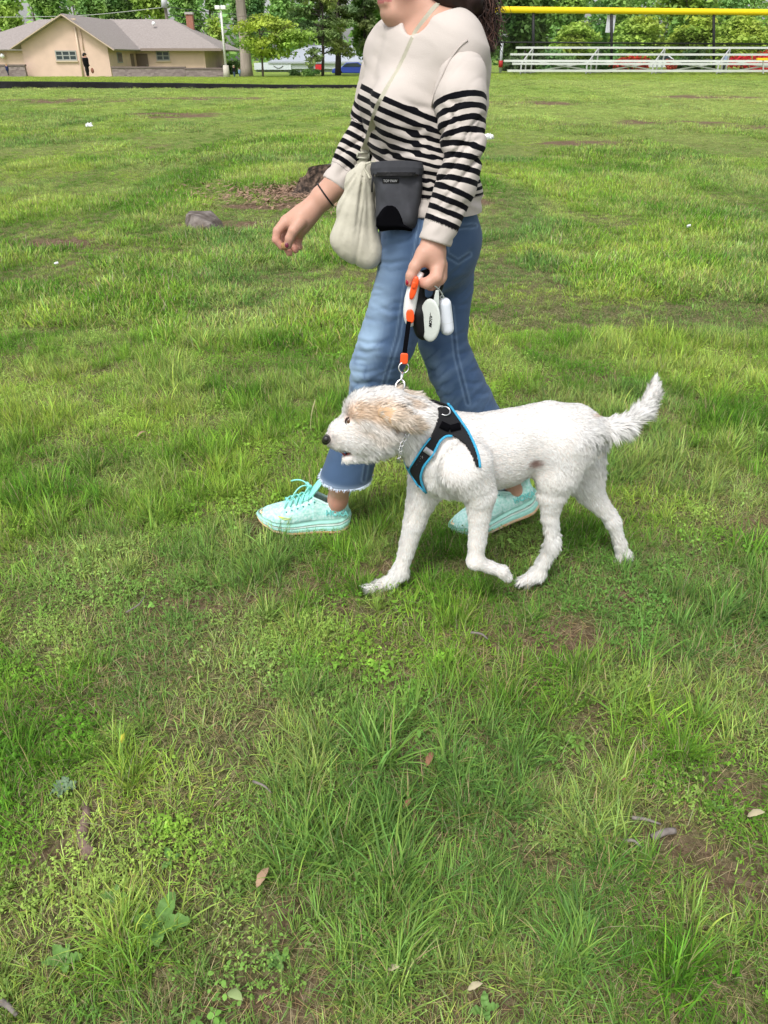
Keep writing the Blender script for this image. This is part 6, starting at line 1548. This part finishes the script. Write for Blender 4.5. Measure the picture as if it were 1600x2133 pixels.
# cars
def car(px, py, Y, L, col, label, kind='car'):
    c0 = W(px, py, Y); z0 = c0[2]; m = mat('car_paint', col, .3, spec=.6); e = empty('parked_car', (c0[0], Y, z0), label, kind)
    prof = [(-.5, .25), (-.49, .52), (-.40, .60), (-.26, .64), (-.14, .95), (.16, .98), (.32, .66), (.46, .60), (.5, .48), (.5, .25)]
    V = []; n = len(prof)
    for (u, h_) in prof: V.append((c0[0] + u * L, Y, z0 + h_ * 1.45))
    for (u, h_) in prof: V.append((c0[0] + u * L, Y + 1.7, z0 + h_ * 1.45))
    MB().add(V, [tuple(range(n)), tuple(reversed(range(n, 2*n)))] + [(i, n+i, n+(i+1) % n, (i+1) % n) for i in range(n)]).build('body', m, e, bevel=.06)
    g = [(-.23, .68), (-.13, .90), (.14, .92), (.27, .68)]; MB().add([(c0[0] + u * L, Y - .03, z0 + h_ * 1.45) for u, h_ in g] + [(c0[0] + u * L, Y + .02, z0 + h_ * 1.45) for u, h_ in g], [(0, 1, 2, 3), (7, 6, 5, 4), (0, 4, 5, 1), (1, 5, 6, 2), (2, 6, 7, 3), (3, 7, 4, 0)]).build('window', M_glass, e)
    for u in (-.31, .31): MB().tube([(c0[0] + u * L, Y - .04, z0 + .32), (c0[0] + u * L, Y + .2, z0 + .32)], .32, 16).build('wheel', M_blk2, e, True)
car(733, 160, 98, 4.4, (.03, .06, .35), 'blue car parked beside the pine trunks in front of the store')
car(1372, 150, 84, 4.4, (.68, .70, .74), 'white car parked beyond the bleachers between the red bushes')

# ---- people far off
def figure(px, pyf, Y, h_, label, parts, face=-1, hair=None, arm=None):
    x0 = W(px, pyf, Y)[0]; z0 = W(px, pyf, Y)[2]; e = empty('person', (x0, Y, z0), label, 'person')
    def q(u, v, w_=0): return np.array([x0 + u * h_ * face, Y + w_ * h_, z0 + v * h_])
    B = [rc(q(0, .93), q(.01, .90), .080 * h_, .064 * h_, .01), rc(q(0, .86), q(-.01, .80), .032 * h_, .04 * h_, .02), rc(q(-.005, .76), q(0, .52), .135 * h_, .12 * h_, .03)]
    for s in (-1, 1):
        B += [rc(q(0, .50, s * .04), q(.0 + .02 * s, .27, s * .045), .068 * h_, .052 * h_, .02), rc(q(.02 * s, .27, s * .045), q(-.01 + .01 * s, .03, s * .045), .04 * h_, .027 * h_, .01), rc(q(-.01, .025, s * .045), q(.06, .02, s * .045), .024 * h_, .02 * h_, .01)]
        B += [rc(q(0, .78, s * .09), q(-.01, .62, s * .11), .032 * h_, .027 * h_, .02), rc(q(-.01, .62, s * .11), q(*(arm if arm else (.10, .52)), s * .09), .026 * h_, .02 * h_, .01), rc(q(*(arm if arm else (.10, .52)), s * .09), q((arm or (.10, .52))[0] + .03, (arm or (.1, .52))[1] - .02, s * .09), .018 * h_, .014 * h_, .01)]
    V, Q = surfnets(B, .014 * h_); V = smooth_mesh(V, Q, 1); N = vnormals(V, Q); bo = mesh('body', V, Q, M_skin, e)
    vz = (V[:, 2] - z0) / h_
    for nm, lo_, hi_, colr in parts:
        m_ = (vz > lo_) & (vz < hi_); s = Q[m_[Q].all(1)]
        if nm == 'hair': s = Q[(m_ & (((V[:, 0] - x0) * face < .015 * h_) | (vz > .95)))[Q].all(1)]
        us_ = np.unique(s); rm = np.full(len(V), -1); rm[us_] = np.arange(len(us_)); V2 = V[us_] + N[us_] * ((.012 if nm != 'hair' else (hair or .02)) * h_)
        o = mesh(nm, V2, rm[s], mat(nm + '_cloth', colr, .9), e); k = o.modifiers.new('t', 'SOLIDIFY'); k.thickness = .01 * h_; k.offset = -1
    return e, q
Bk = (.010, .010, .012)
e1, q1 = figure(184, 160.5, 70, 1.60, 'person in black with a big afro in front of the peach gable wall', [('jacket', .48, .84, Bk), ('sleeve', .5, .8, Bk), ('trousers', .05, .52, Bk), ('hair', .89, 1.1, Bk)], face=1, hair=.032)
gl = W(192.5, 147, 69.8); tag(MB().ball(gl, .17, 12, 8, (.75, .5, 1.15)).build('baseball_glove', mat('brown_leather', (.22, .09, .06), .7), None, True), 'brown leather ball glove held by the person in black', 'glove')
figure(18, 158, 74, .85, 'small child in dark blue in front of the low stone wall at far left', [('jacket', .45, .84, (.02, .03, .10)), ('trousers', .05, .5, (.02, .025, .06)), ('hair', .9, 1.1, (.35, .22, .10))], face=-1)
figure(489, 163, 76, .95, 'pale haired person in a black top beside the lamp post', [('top', .5, .84, Bk), ('jeans', .05, .52, (.10, .14, .24)), ('hair', .89, 1.1, (.60, .50, .36))], face=1)
figure(500, 163, 77, .78, 'small child in light blue next to the person in black top', [('top', .45, .84, (.25, .38, .60)), ('shorts', .2, .5, (.08, .1, .2)), ('hair', .9, 1.1, (.14, .08, .04))], face=-1)
figure(1506, 152, 57, 1.15, 'person in a pale blue top seen through the fence behind the bleachers', [('top', .5, .84, (.38, .46, .66)), ('trousers', .05, .52, (.03, .03, .05)), ('hair', .89, 1.1, (.05, .03, .02))], face=1)

# ---- trees
M_bark = mat('bark', (.12, .095, .075), .95, var=.25, vscale=4, bump=1, bscale=9, bdist=.04, stretch=(1, 1, .25)); M_pbark = mat('pale_bark', (.36, .30, .26), .95, var=.2, vscale=3, bump=1, bscale=7, bdist=.04, stretch=(1, 1, .2))
M_leaf = mat('leaves', (1, 1, 1), .6, attr='tint', spec=.2, trans=.35)
def foliage(blobs, n, size, col, seed, flat=1.0, elong=1.0, droop=0.0, hollow=.35, parent=None, name='crown', cvar=.35):
    r = np.random.default_rng(seed); vol = np.array([b[1][0] * b[1][1] * b[1][2] for b in blobs]); bi = r.choice(len(blobs), n, p=vol ** .8 / (vol ** .8).sum())
    C = np.array([b[0] for b in blobs])[bi]; S = np.array([b[1] for b in blobs])[bi]
    d = r.normal(0, 1, (n, 3)); d /= np.linalg.norm(d, axis=1)[:, None]; rr_ = (hollow + (1 - hollow) * r.random((n, 1))) ** .6
    P = C + d * S * rr_ * (1 + .35 * (fbm(C + d * 1.7, seed, 2)[:, None] - .5) * 2)
    P = P + (r.normal(0, 1, (n, 3)) * size * .6)
    nz = r.normal(0, 1, (n, 3)) * [1, 1, flat]; nz[:, 2] = np.abs(nz[:, 2]) + (1.2 if flat < 1 else .5); nz += d * .6; nz /= np.linalg.norm(nz, axis=1)[:, None]
    u = np.cross(nz, r.normal(0, 1, (n, 3))); u /= np.linalg.norm(u, axis=1)[:, None]; v = np.cross(nz, u)
    s = size * r.uniform(.5, 1.25, (n, 1))
    V = np.stack([P - u * s * elong, P + v * s * .55 - u * s * .1, P + u * s * elong + [0, 0, -droop * size], P - v * s * .55 + u * s * .1], 1).reshape(-1, 3)
    Fq = np.arange(n * 4).reshape(-1, 4)
    k = (1 + cvar * (vnoise(P * .9, seed + 1)[:, None] - .5) * 2) * r.uniform(.8, 1.2, (n, 1)); yel = vnoise(P * .5, seed + 2)[:, None]
    c = np.array(col) * k * (1 + (yel - .5) * np.array([.5, .1, -.3])); c = np.repeat(np.clip(c, .005, 1), 4, 0)
    return mesh(name, V, Fq, M_leaf, parent, smooth=False, attrs={'tint': c})
def limbs(base, topz, r0, seed, crown_c, crown_r, n=7, m=M_bark, lean=0.0, parent=None, start=.45):
    r = np.random.default_rng(seed); mb = MB(); h_ = topz - base[2]; P = [np.array(base) + [lean * h_ * t + .15 * math.sin(t * 5 + seed) * r0 * 2, 0, h_ * t] for t in np.linspace(0, 1, 8)]
    mb.tube(P, np.linspace(r0, r0 * .35, 8), 9)
    for i in range(n):
        t = start + (1 - start) * (i + .5) / n; p = np.array(base) + [lean * h_ * t, 0, h_ * t]; a = r.uniform(0, 6.283); e = crown_c + np.array([math.cos(a) * crown_r[0] * .8, math.sin(a) * crown_r[1] * .8, r.uniform(-.3, .6) * crown_r[2]])
        mb.tube(bez([p, p + (e - p) * .3 + [0, 0, .3], p + (e - p) * .7 + [0, 0, .6], e], 7), np.linspace(r0 * .35, r0 * .06, 7), 6)
    return mb.build('trunk', m, parent, True)
def tree(px, Y, top, bot, hw_, col, label, seed, n=5000, size=.30, base=160, layered=False, trunk_px=5, bark=None, group=None, lean=0.0, tpx=None, cvar=.35):
    a, c = W(px - hw_, top, Y), W(px + hw_, bot, Y); cx_, cz = (a[0] + c[0]) / 2, (a[2] + c[2]) / 2; Rr = np.array([(c[0] - a[0]) / 2, (c[0] - a[0]) / 2 * .8, (a[2] - c[2]) / 2])
    bx0 = W(tpx or px, base, Y)[0]; bz_ = gz(bx0, Y) - .1; e = empty('tree', (bx0, Y, bz_), label, 'tree', group)
    r = np.random.default_rng(seed); bl_ = []; cc_ = np.array([cx_, Y, cz])
    for i in range(16 if not layered else 26):
        d = r.normal(0, 1, 3); d /= np.linalg.norm(d); k = r.random() ** .4 * .72
        if layered: bl_.append((cc_ + d * Rr * [.85, .85, .95] * k, Rr * np.array([.34, .34, .085]) * r.uniform(.7, 1.3)))
        else: bl_.append((cc_ + d * Rr * k, Rr * .34 * r.uniform(.7, 1.25)))
    limbs((bx0, Y, bz_), cz + Rr[2] * .5, trunk_px * Y / 1866 / 2 * 1.0, seed, cc_, Rr, 7, bark or M_bark, lean, e, .35)
    foliage(bl_, n, size, col, seed, flat=.5 if layered else 1.0, parent=e, cvar=cvar); return e
GB = (.38, .56, .13); GM = (.26, .44, .12); GD = (.17, .30, .09); GY = (.38, .53, .10); GL = (.26, .40, .08)
back = [(15, 112, -70, 118, 62, GB, 'bright green tree rising behind the far left roof'), (95, 122, -90, 100, 70, GM, 'mid green tree above the left slope of the gable'), (178, 114, -70, 80, 52, GM, 'mid green tree just right of the gable peak'),
        (245, 124, -80, 95, 58, GD, 'dark green tree behind the middle of the main roof'), (310, 112, -70, 75, 46, GL, 'light green tree left of the utility pole'), (392, 122, -70, 120, 52, GM, 'mid green tree behind the chimney'),
        (440, 100, 30, 158, 40, GB, 'bright green tree between the roof end and the lamp post'), (520, 118, -90, 150, 52, GD, 'dark green tree behind the pale trunk'), (450, 125, -90, 30, 40, GM, 'mid green tree top above the lamp post'),
        (600, 116, -90, 110, 60, GM, 'mid green tree behind the young yellow green tree'), (765, 92, -50, 118, 46, (.17, .34, .06), 'leafy green tree left of the woman'), (830, 100, -80, 150, 60, GM, 'mid green tree hidden behind the woman'),
        (985, 84, -80, 155, 62, GD, 'dark green tree behind her hair'), (1090, 78, -80, 158, 62, (.10, .19, .05), 'dark green tree behind the left end of the bleachers'), (1165, 98, -90, 158, 60, GM, 'mid green tree between the first two fence posts'),
        (1290, 102, -90, 158, 75, GM, 'mid green tree behind the white sign'), (1420, 98, -90, 158, 70, GL, 'light green tree behind the third fence post'), (1540, 104, -90, 158, 75, GM, 'mid green tree near the right edge'), (1650, 96, -90, 158, 70, GB, 'bright green tree at the right edge')]
for i, (px, Y, t0, b0, hw_, col, lab) in enumerate(back): tree(px, Y, t0, b0, hw_, col, lab, 200 + i, n=4300, size=.30, group='trees beyond the field')
lay = [(1200, 68, 20, 152, 58, GY, 'yellow green layered tree behind the fence left of the white sign'), (1335, 70, 10, 150, 66, GY, 'yellow green layered tree behind the fence right of the white sign'), (1440, 72, 18, 150, 56, (.34, .48, .08), 'layered green tree in front of the third fence post bay'), (1545, 69, 12, 148, 62, GY, 'yellow green layered tree near the right edge of the fence'), (1655, 70, 5, 148, 60, GY, 'yellow green layered tree past the right edge')]
for i, (px, Y, t0, b0, hw_, col, lab) in enumerate(lay): tree(px, Y, t0, b0, hw_, col, lab, 300 + i, n=5600, size=.20, layered=True, group='layered trees behind the fence', cvar=.25)
tree(556, 75, 0, 140, 104, (.34, .48, .08), 'young yellow green tree with a thin trunk beside the store', 333, n=5200, size=.17, base=163, trunk_px=5, layered=True, tpx=548, cvar=.3)
# big pale trunk
bt = empty('tree', (W(512, 163, 79)[0], 79, -.3), 'tall tree with a thick pale leaning trunk right of the lamp post', 'tree')
P = [W(515, 166, 79), W(513, 140, 79), W(510, 100, 79), W(507, 60, 79), W(502, 20, 79), W(498, -40, 79), W(492, -140, 79), W(488, -240, 79)]
P2 = [(p + q) / 2 for p, q in zip(P[:-1], P[1:])]
MB().tube(P, [.62, .52, .46, .44, .42, .38, .3, .22], 12).build('trunk', M_pbark, bt, True)
cc_ = W(490, -200, 79); bl_ = [(cc_ + rb_.normal(0, 1, 3) * [2.6, 2.4, 1.6], np.array([1.8, 1.8, 1.3])) for _ in range(9)]
foliage(bl_, 3500, .3, GB, 77, parent=bt)
# pines with layered drooping boughs
def pine(px, Y, base, top, hw_, tw, label, seed, col=(.075, .125, .045), low=.18):
    b0 = W(px, base, Y); t0 = W(px, top, Y); b0[2] = gz(b0[0], Y) - .1; e = empty('pine_tree', b0, label, 'tree', 'pines in front of the store'); r = np.random.default_rng(seed); hR = hw_ * Y / 1866
    MB().tube([b0 + (t0 - b0) * t + [0.05 * math.sin(t * 6), 0, 0] for t in np.linspace(0, 1, 8)], np.linspace(tw * Y / 1866 / 2, .05, 8), 10).build('trunk', mat('dark_bark', (.06, .05, .042), .95, var=.2, vscale=5), e, True)
    mb = MB(); bl_ = []; H_ = t0[2] - b0[2]
    for i in range(46):
        t = low + (1 - low) * (i / 46) ** .9; a = r.uniform(0, 6.283); L = hR * (1.05 - .62 * t) * r.uniform(.65, 1.1); p = b0 + [0, 0, H_ * t]; dz = r.uniform(-.12, .10) * L; e_ = p + [math.cos(a) * L, math.sin(a) * L, dz]
        mb.tube([p, p + (e_ - p) * .5 + [0, 0, .12 * L], e_], [.07, .045, .02], 5)
        for k in range(5):
            f = .35 + .65 * k / 4; q = p + (e_ - p) * f + [0, 0, .10 * L * (1 - f)]; bl_.append((q + r.normal(0, .15, 3), np.array([L * .20, L * .20, .16]) * (1.2 - .4 * f)))
    mb.build('bough', mat('bough_bark', (.07, .06, .05), .95), e, True); foliage(bl_, 8500, .16, col, seed, flat=.4, elong=1.3, droop=.3, parent=e, name='needles', cvar=.3)
pine(672, 82, 158, -90, 82, 7, 'pine with drooping layered boughs behind the young tree', 401, (.27, .36, .12))
pine(704, 88, 157, -110, 72, 14, 'thick trunked pine right of the red store sign', 402, (.18, .25, .10), .3)
pine(760, 90, 157, -100, 44, 11, 'dark pine just left of the woman', 403, (.16, .23, .09), .22)
# flowering and plain bushes behind the fence
def bush(px, Y, top, bot, hw_, col, label, seed, n=2200, size=.11, kind='bush'):
    a, c = W(px - hw_, top, Y), W(px + hw_, bot, Y); cx_ = (a[0] + c[0]) / 2; cz = (a[2] + c[2]) / 2; Rr = np.array([(c[0] - a[0]) / 2, (c[0] - a[0]) / 2, (a[2] - c[2]) / 2]); b0 = np.array([cx_, Y, gz(cx_, Y)]); r = np.random.default_rng(seed)
    e = empty(kind, b0, label, 'bush', None); bl_ = [(np.array([cx_, Y, cz]) + r.normal(0, .45, 3) * Rr, Rr * .5) for _ in range(7)]
    mb = MB()
    for k in range(5): mb.tube([b0, np.array([cx_, Y, cz]) + r.normal(0, .4, 3) * Rr], [.05, .02], 5)
    mb.build('stems', M_bark, e, True); foliage(bl_, n, size, col, seed, parent=e, name='leaves'); return e
bush(1316, 60, 112, 152, 36, (.55, .05, .035), 'red flowering bush behind the bleachers below the white sign', 501, 1100, .12)
bush(1395, 61, 118, 150, 12, (.50, .10, .06), 'small orange red flowering bush behind the middle of the bleachers', 502, 500, .10)
bush(1568, 60, 108, 150, 40, (.60, .04, .05), 'big red flowering bush behind the right end of the bleachers', 503, 1500, .12)
bush(1150, 66, 110, 158, 48, GD, 'dark green bush behind the left bleacher frames', 504, 3000, .16); bush(1235, 68, 118, 158, 44, (.14, .26, .07), 'green bush left of the red flowering bush', 505, 2600, .15)
bush(1440, 66, 116, 158, 40, (.08, .15, .05), 'dark bush between the red flowering bushes', 506, 2400, .15); bush(1080, 64, 120, 158, 34, (.08, .12, .05), 'dark bush behind the left end of the fence', 507, 2200, .15); bush(1640, 66, 110, 158, 50, GM, 'green bush past the right end of the bleachers', 508, 2600, .15)
bush(480, 96, 128, 166, 34, GD, 'dark shrub behind the couple by the lamp post', 509, 2000, .18)
bush(615, 86, 144, 160, 14, GD, 'small dark shrub in front of the store wall', 510, 900, .12); bush(646, 84, 146, 160, 16, GM, 'low green shrub beside the pine trunk', 511, 900, .12)
# far woodland that closes the view
r = np.random.default_rng(8); bl_ = []
for x in np.arange(-150, 190, 6.0): bl_.append((np.array([x + r.normal(0, 2), 165 + r.normal(0, 6), 4 + r.normal(0, 1)]), np.array([6, 5, 6.5]) * r.uniform(.8, 1.2)))
for x in np.arange(-150, 190, 9.0): bl_.append((np.array([x + r.normal(0, 2), 172, 13 + r.normal(0, 1.5)]), np.array([7, 5, 5]) * r.uniform(.7, 1.1)))
wo_ = foliage(bl_, 15000, .95, GM, 9, name='woodland'); tag(wo_, 'dense green woodland closing the view far behind the park', 'woodland', kind='stuff')

# ================================================================ things lying on the lawn
# rock
def rock(c, S, seed, m, label, cat, name):
    V, Q = surfnets([rc(np.array(c) - [S[0] * .4, 0, 0], np.array(c) + [S[0] * .4, 0, 0], S[2], S[2] * .85, .02, (0, 1, 0), S[1] / S[2])], .012)
    r = np.random.default_rng(seed); cc = np.array(c); off_ = V - cc
    for _ in range(16):
        n = r.normal(0, 1, 3); n[2] = abs(n[2]) * .8 + .1; n /= np.linalg.norm(n); h_ = np.percentile(off_ @ n, 80); e = np.maximum(off_ @ n - h_, 0); off_ = off_ - np.outer(e * .96, n)
    V = cc + off_ + vnormals(V, Q) * ((fbm(V * 22, seed, 3) - .5) * .018)[:, None]
    return tag(mesh(name, V, Q, m, None, smooth=False), label, cat)
RKC = W(427, 478, 7.3)
rk = [W(388, 474, 7.35), W(392, 449, 7.4), W(399, 443, 7.55), W(438, 443, 7.6), W(450, 456, 7.45), W(466, 467, 7.35), W(464, 481, 7.25), W(440, 487, 7.1), W(398, 486, 7.12), W(408, 453, 7.2), W(436, 468, 7.1), W(392, 470, 7.75), W(462, 470, 7.7), W(420, 447, 7.75)]
rk = [RKC + (q - RKC) * 1.12 for q in rk]
import bmesh
bm = bmesh.new()
for q in rk: bm.verts.new(q if q[2] > .03 else (q[0], q[1], -.04))
bmesh.ops.convex_hull(bm, input=bm.verts); bmesh.ops.subdivide_edges(bm, edges=bm.edges, cuts=5, use_grid_fill=True); bmesh.ops.triangulate(bm, faces=bm.faces)
V = np.array([v.co[:] for v in bm.verts]); F_ = [tuple(v.index for v in f.verts) for f in bm.faces]; bm.free()
V = V + (np.stack([fbm(V * 16, k, 3) for k in (1, 2, 3)], 1) - .5) * .014
tag(mesh('rock', V, F_, mat('grey_brown_rock', (.10, .078, .065), .95, var=.25, vscale=9, bump=.8, bscale=40, bdist=.01, col2=(.19, .165, .15)), None, smooth=False), 'angular grey brown rock lying in a worn patch left of her outstretched hand', 'rock')
# stump
p = G(690, 405); sx, sy = p[0] + .10, p[1] + .25
stv = empty('tree_stump', (sx, sy, 0), 'decayed dark tree stump with a grey cut top behind her forearm', 'tree stump')
n = 44; V = []; F_ = []; LV = [(0, .60), (.05, .50), (.15, .42), (.25, .37), (.31, .34)]
for k, (z, rr_) in enumerate(LV):
    for i in range(n):
        a = 2*math.pi*i/n; q = rr_ * (1 + .10 * math.sin(a * 5 + 1) + .07 * math.sin(a * 9) + .10 * (_h(np.array([i]), np.array([k]), np.array([3]), 1)[0] - .5)) * (1 + (.25 * max(0, math.cos(a * 3)) if k == 0 else 0)); V.append((sx + q * math.cos(a) * 1.05, sy + q * math.sin(a) * .9, z + (.05 * math.sin(a * 2) if k > 2 else -.02) + .10 * (k > 2) * math.cos(a)))
F_ = [(k*n+i, k*n+(i+1) % n, (k+1)*n+(i+1) % n, (k+1)*n+i) for k in range(4) for i in range(n)]
mesh('stump_bark', V, F_, mat('rotten_bark', (.028, .020, .016), .98, var=.5, vscale=18, bump=1, bscale=30, bdist=.03, col2=(.11, .075, .055)), stv, smooth=False)
top_ = [np.array(V[4*n+i]) for i in range(n)]; c = np.mean(top_, 0); mesh('cut_top', [c - [0, 0, .01]] + [c + (q - c) * .96 + [0, 0, .004] for q in top_], [(0, 1+i, 1+(i+1) % n) for i in range(n)], mat('grey_cut_wood', (.22, .20, .19), .95, var=.25, vscale=14), stv, smooth=False)
# wood chips round the stump
r = np.random.default_rng(3); mb = MB()
for i in range(2200):
    a = r.uniform(0, 6.28); d = abs(r.normal(0, .5)) + .3; x = sx - .22 + d * math.cos(a) * 1.25; y = sy - .25 + d * math.sin(a) * .95; z = gz(x, y); l, w_ = r.uniform(.012, .06), r.uniform(.005, .016); th = r.uniform(0, 3.14); tx = r.normal(0, .3); c, s = math.cos(th), math.sin(th)
    o = np.array([x, y, z + .012 + r.uniform(0, .03)]); mb.add([o + [-c*l, -s*l, -tx*l], o + [s*w_, -c*w_, 0], o + [c*l, s*l, tx*l], o + [-s*w_, c*w_, .004]], [(0, 1, 2, 3)])
wc = mb.build('wood_chips', mat('wood_chip', (.27, .175, .12), .95, var=.45, vscale=25), None); tag(wc, 'scatter of brown wood chips and bark round the old stump', 'wood chips', kind='stuff')
# twigs, roots, leaves, litter
M_tw = mat('grey_twig', (.20, .175, .16), .9, var=.25, vscale=60, bump=.6, bscale=150); M_rt = mat('root_bark', (.20, .135, .115), .95, var=.3, vscale=40, bump=1, bscale=90, bdist=.004)
def stick(pts, r0, r1, m, label, name='twig', cat='twig', z0=.012, end=None, lump=0.0):
    q = [G(a, b, z0) for a, b in pts]; P = []
    for i, p in enumerate(q): P.append([p[0], p[1], gz(p[0], p[1]) + z0 + (.006 * (i % 2))])
    P = np.array(P); PP = np.concatenate([np.linspace(P[i], P[i+1], 5)[:-1] for i in range(len(P)-1)] + [P[-1:]]); PP[1:-1] = (PP[:-2] + PP[1:-1] + PP[2:]) / 3; rr_ = np.linspace(r0, r1, len(PP)) * (1 + lump * (vnoise(PP * 90, 4) - .5) * 2); o = MB().tube(PP, rr_, 10).build(name, m, None, True)
    return tag(o, label, cat)
stick([(176, 1676), (184, 1700), (174, 1730), (176, 1762), (190, 1790)], .007, .015, M_rt, 'curved brown surface root in bare soil at lower left', 'root', 'root', .000, lump=.5)
stick([(1357, 1750), (1380, 1742), (1404, 1735)], .0070, .0062, M_tw, 'short thick grey twig with a pale cut end at lower right', z0=.02)
stick([(1315, 1710), (1340, 1716), (1375, 1722)], .0042, .002, M_tw, 'thin grey twig just above the short thick twig', z0=.022)
stick([(1298, 1755), (1318, 1757), (1335, 1768)], .0040, .0018, M_tw, 'thin grey twig left of the short thick twig', z0=.022)
stick([(528, 1632), (552, 1645), (565, 1655)], .0030, .0016, M_tw, 'small pale twig in the grass left of centre', z0=.03)
stick([(262, 1275), (290, 1262), (303, 1240)], .0024, .0012, M_tw, 'thin dark bent twig on the grass left of the paw', z0=.03)
stick([(0, 2085), (18, 2098), (34, 2113)], .006, .003, M_tw, 'dark twig at the bottom left corner', z0=.02)
stick([(980, 1318), (1003, 1324), (1016, 1331)], .0036, .002, M_tw, 'small brown twig in the grass below the dog', z0=.03)
def leaf(px, py, s, ang, m, label, tilt_=.4, name='dead_leaf', cat='leaf', z=.05, asp=.45, fold=.25):
    s *= .72; z = z * .6
    p = G(px, py, z); z_ = gz(p[0], p[1]) + z; ca, sa = math.cos(ang), math.sin(ang); V = []; n = 9
    for t in np.linspace(0, 1, n):
        w_ = asp * s * math.sin(math.pi * t ** .8) ** .8 * (1 + .12 * math.sin(t * 20)); 
        for k in (-1, 0, 1): u = (t - .5) * s; v = k * w_ / 2; V.append((p[0] + u * ca - v * sa, p[1] + u * sa + v * ca, z_ + abs(k) * fold * w_ + tilt_ * u + .15 * s * math.sin(t * 3)))
    F_ = [(3*i+j, 3*i+j+1, 3*i+4+j, 3*i+3+j) for i in range(n-1) for j in (0, 1)]
    o = mesh(name, V, F_, m, None); k = o.modifiers.new('t', 'SOLIDIFY'); k.thickness = .0006; return tag(o, label, cat)
M_dl = mat('dry_leaf', (.33, .22, .14), .8, var=.2, vscale=60); M_dl2 = mat('pale_dry_leaf', (.42, .37, .24), .8, var=.15, vscale=60); M_dl3 = mat('russet_leaf', (.24, .12, .07), .8, var=.25, vscale=60)
for a in [(548, 1832, .050, 1.0, M_dl, 'curled tan dead leaf in the long grass at lower left of centre'), (990, 1935 + 120, .035, .2, M_dl2, 'pale dry leaf at the bottom right of centre'), (820, 2022, .030, .1, M_dl2, 'pale curled leaf on soil at the bottom centre'), (1352, 1433, .026, 1.4, M_dl2, 'thin pale leaf standing in the grass right of centre'), (295, 905, .05, .5, M_dl, 'dried tan weed leaf on the lawn at left'), (895, 1585, .045, 1.1, M_dl3, 'russet dead leaf in the grass below centre'), (850, 1675, .035, .8, M_dl3, 'small russet leaf at lower centre'), (256, 1537, .03, 1.5, mat('yellow_leaf', (.5, .42, .05), .7), 'yellow leaf in the grass at left'), (395, 1410, .02, .4, M_dl, 'tiny orange leaf at left of centre'), (1300, 1625, .014, .3, M_dl3, 'tiny orange leaf at lower right'), (490, 2075, .05, -.6, mat('light_green_leaf', (.34, .44, .18), .6, trans=.2), 'pale green heart shaped leaf at the bottom left of centre'), (1575, 1697, .045, .0, M_dl2, 'narrow pale leaf at the right edge')]: leaf(*a)
M_wl = mat('weed_leaf', (.17, .33, .08), .55, var=.12, vscale=50, trans=.3)
def weed(px, py, lv, s, label, seed, m=M_wl):
    s = s * .62
    p = G(px, py, .02); r = np.random.default_rng(seed); z_ = gz(p[0], p[1]); e = empty('broadleaf_weed', (p[0], p[1], z_), label, 'weed')
    for i in range(lv):
        a = 6.283 * i / lv + r.uniform(-.4, .4); L = s * r.uniform(.7, 1.15); V = []; n = 10
        for t in np.linspace(0, 1, n):
            w_ = .55 * L * math.sin(math.pi * min(1, t ** .75)) ** .7 * (.08 + .92 * sstep(.0, .3, t)); rr_ = L * t; h_ = .008 + .04 * math.sin(t * 1.9) * s / .1
            for k in (-1, -.5, 0, .5, 1): V.append((p[0] + rr_ * math.cos(a) - k * w_ / 2 * math.sin(a), p[1] + rr_ * math.sin(a) + k * w_ / 2 * math.cos(a), z_ + h_ + .12 * abs(k) * w_ + .004 * math.sin(t * 22 + k)))
        mesh('leaf', V, [(5*i_+j, 5*i_+j+1, 5*i_+6+j, 5*i_+5+j) for i_ in range(n-1) for j in range(4)], m, e)
weed(330, 1930, 4, .085, 'broadleaf weed with large round leaves at lower left', 1); weed(243, 1865, 4, .045, 'small broadleaf weed below the surface root', 2); weed(1185, 1890, 6, .035, 'small clover like weed at lower right', 3); weed(575, 1995, 5, .04, 'small dark leaved weed near the bottom', 4); weed(1220, 1920, 6, .04, 'bright green low weed beside the long tufts at lower right', 5); weed(1010, 2095, 4, .045, 'young weed with pointed leaves at the bottom', 6); weed(130, 1995, 5, .05, 'pale leaved weed at the bottom left', 7)
weed(130, 1640, 12, .045, 'silvery green spreading weed left above the root', 8, mat('silver_weed', (.15, .23, .13), .6, var=.2, vscale=60)); weed(355, 1785, 3, .04, 'single bright leaf weed left of centre', 9)
weed(1100, 1668, 4, .03, 'little two leaf weed at lower right of centre', 10); weed(1490, 1680, 4, .03, 'bright little weed near the right edge', 11)
# tall seed stem left of the dog
p = G(650, 905, 0); MB_ = MB().tube(bez([p, p + [-.01, 0, .04], p + [0, 0, .09], W(657, 832, p[1])], 8), [.0016, .0016, .0015, .0015, .0018, .003, .0035, .001], 6).build('grass_seed_stem', mat('straw', (.45, .42, .22), .8), None, True); tag(MB_, 'single tall pale seed stem standing left of the dog', 'grass stem')
# litter
def litter(px, py, s, label, seed):
    p = G(px, py); z_ = gz(p[0], p[1]); V, Q = surfnets([rc((p[0] - s * .3, p[1], z_ + .03), (p[0] + s * .35, p[1], z_ + .035), s * .42, s * .33, .01)], s * .07); N = vnormals(V, Q)
    V = V + N * ((fbm(V * (3.2 / s), seed, 3) - .5) * s * .9)[:, None]; tag(mesh('paper_litter', V, Q, mat('white_paper', (.75, .76, .80), .7), None, smooth=False), label, 'litter')
litter(1018, 289, .13, 'crumpled white paper on the grass right of her sleeve', 1); litter(187, 266, .10, 'crumpled white paper far left below the field edge', 2); litter(120, 558, .02, 'tiny scrap of white paper on the lawn at left', 3); litter(1433, 480, .025, 'small white scrap on the lawn at right', 4)
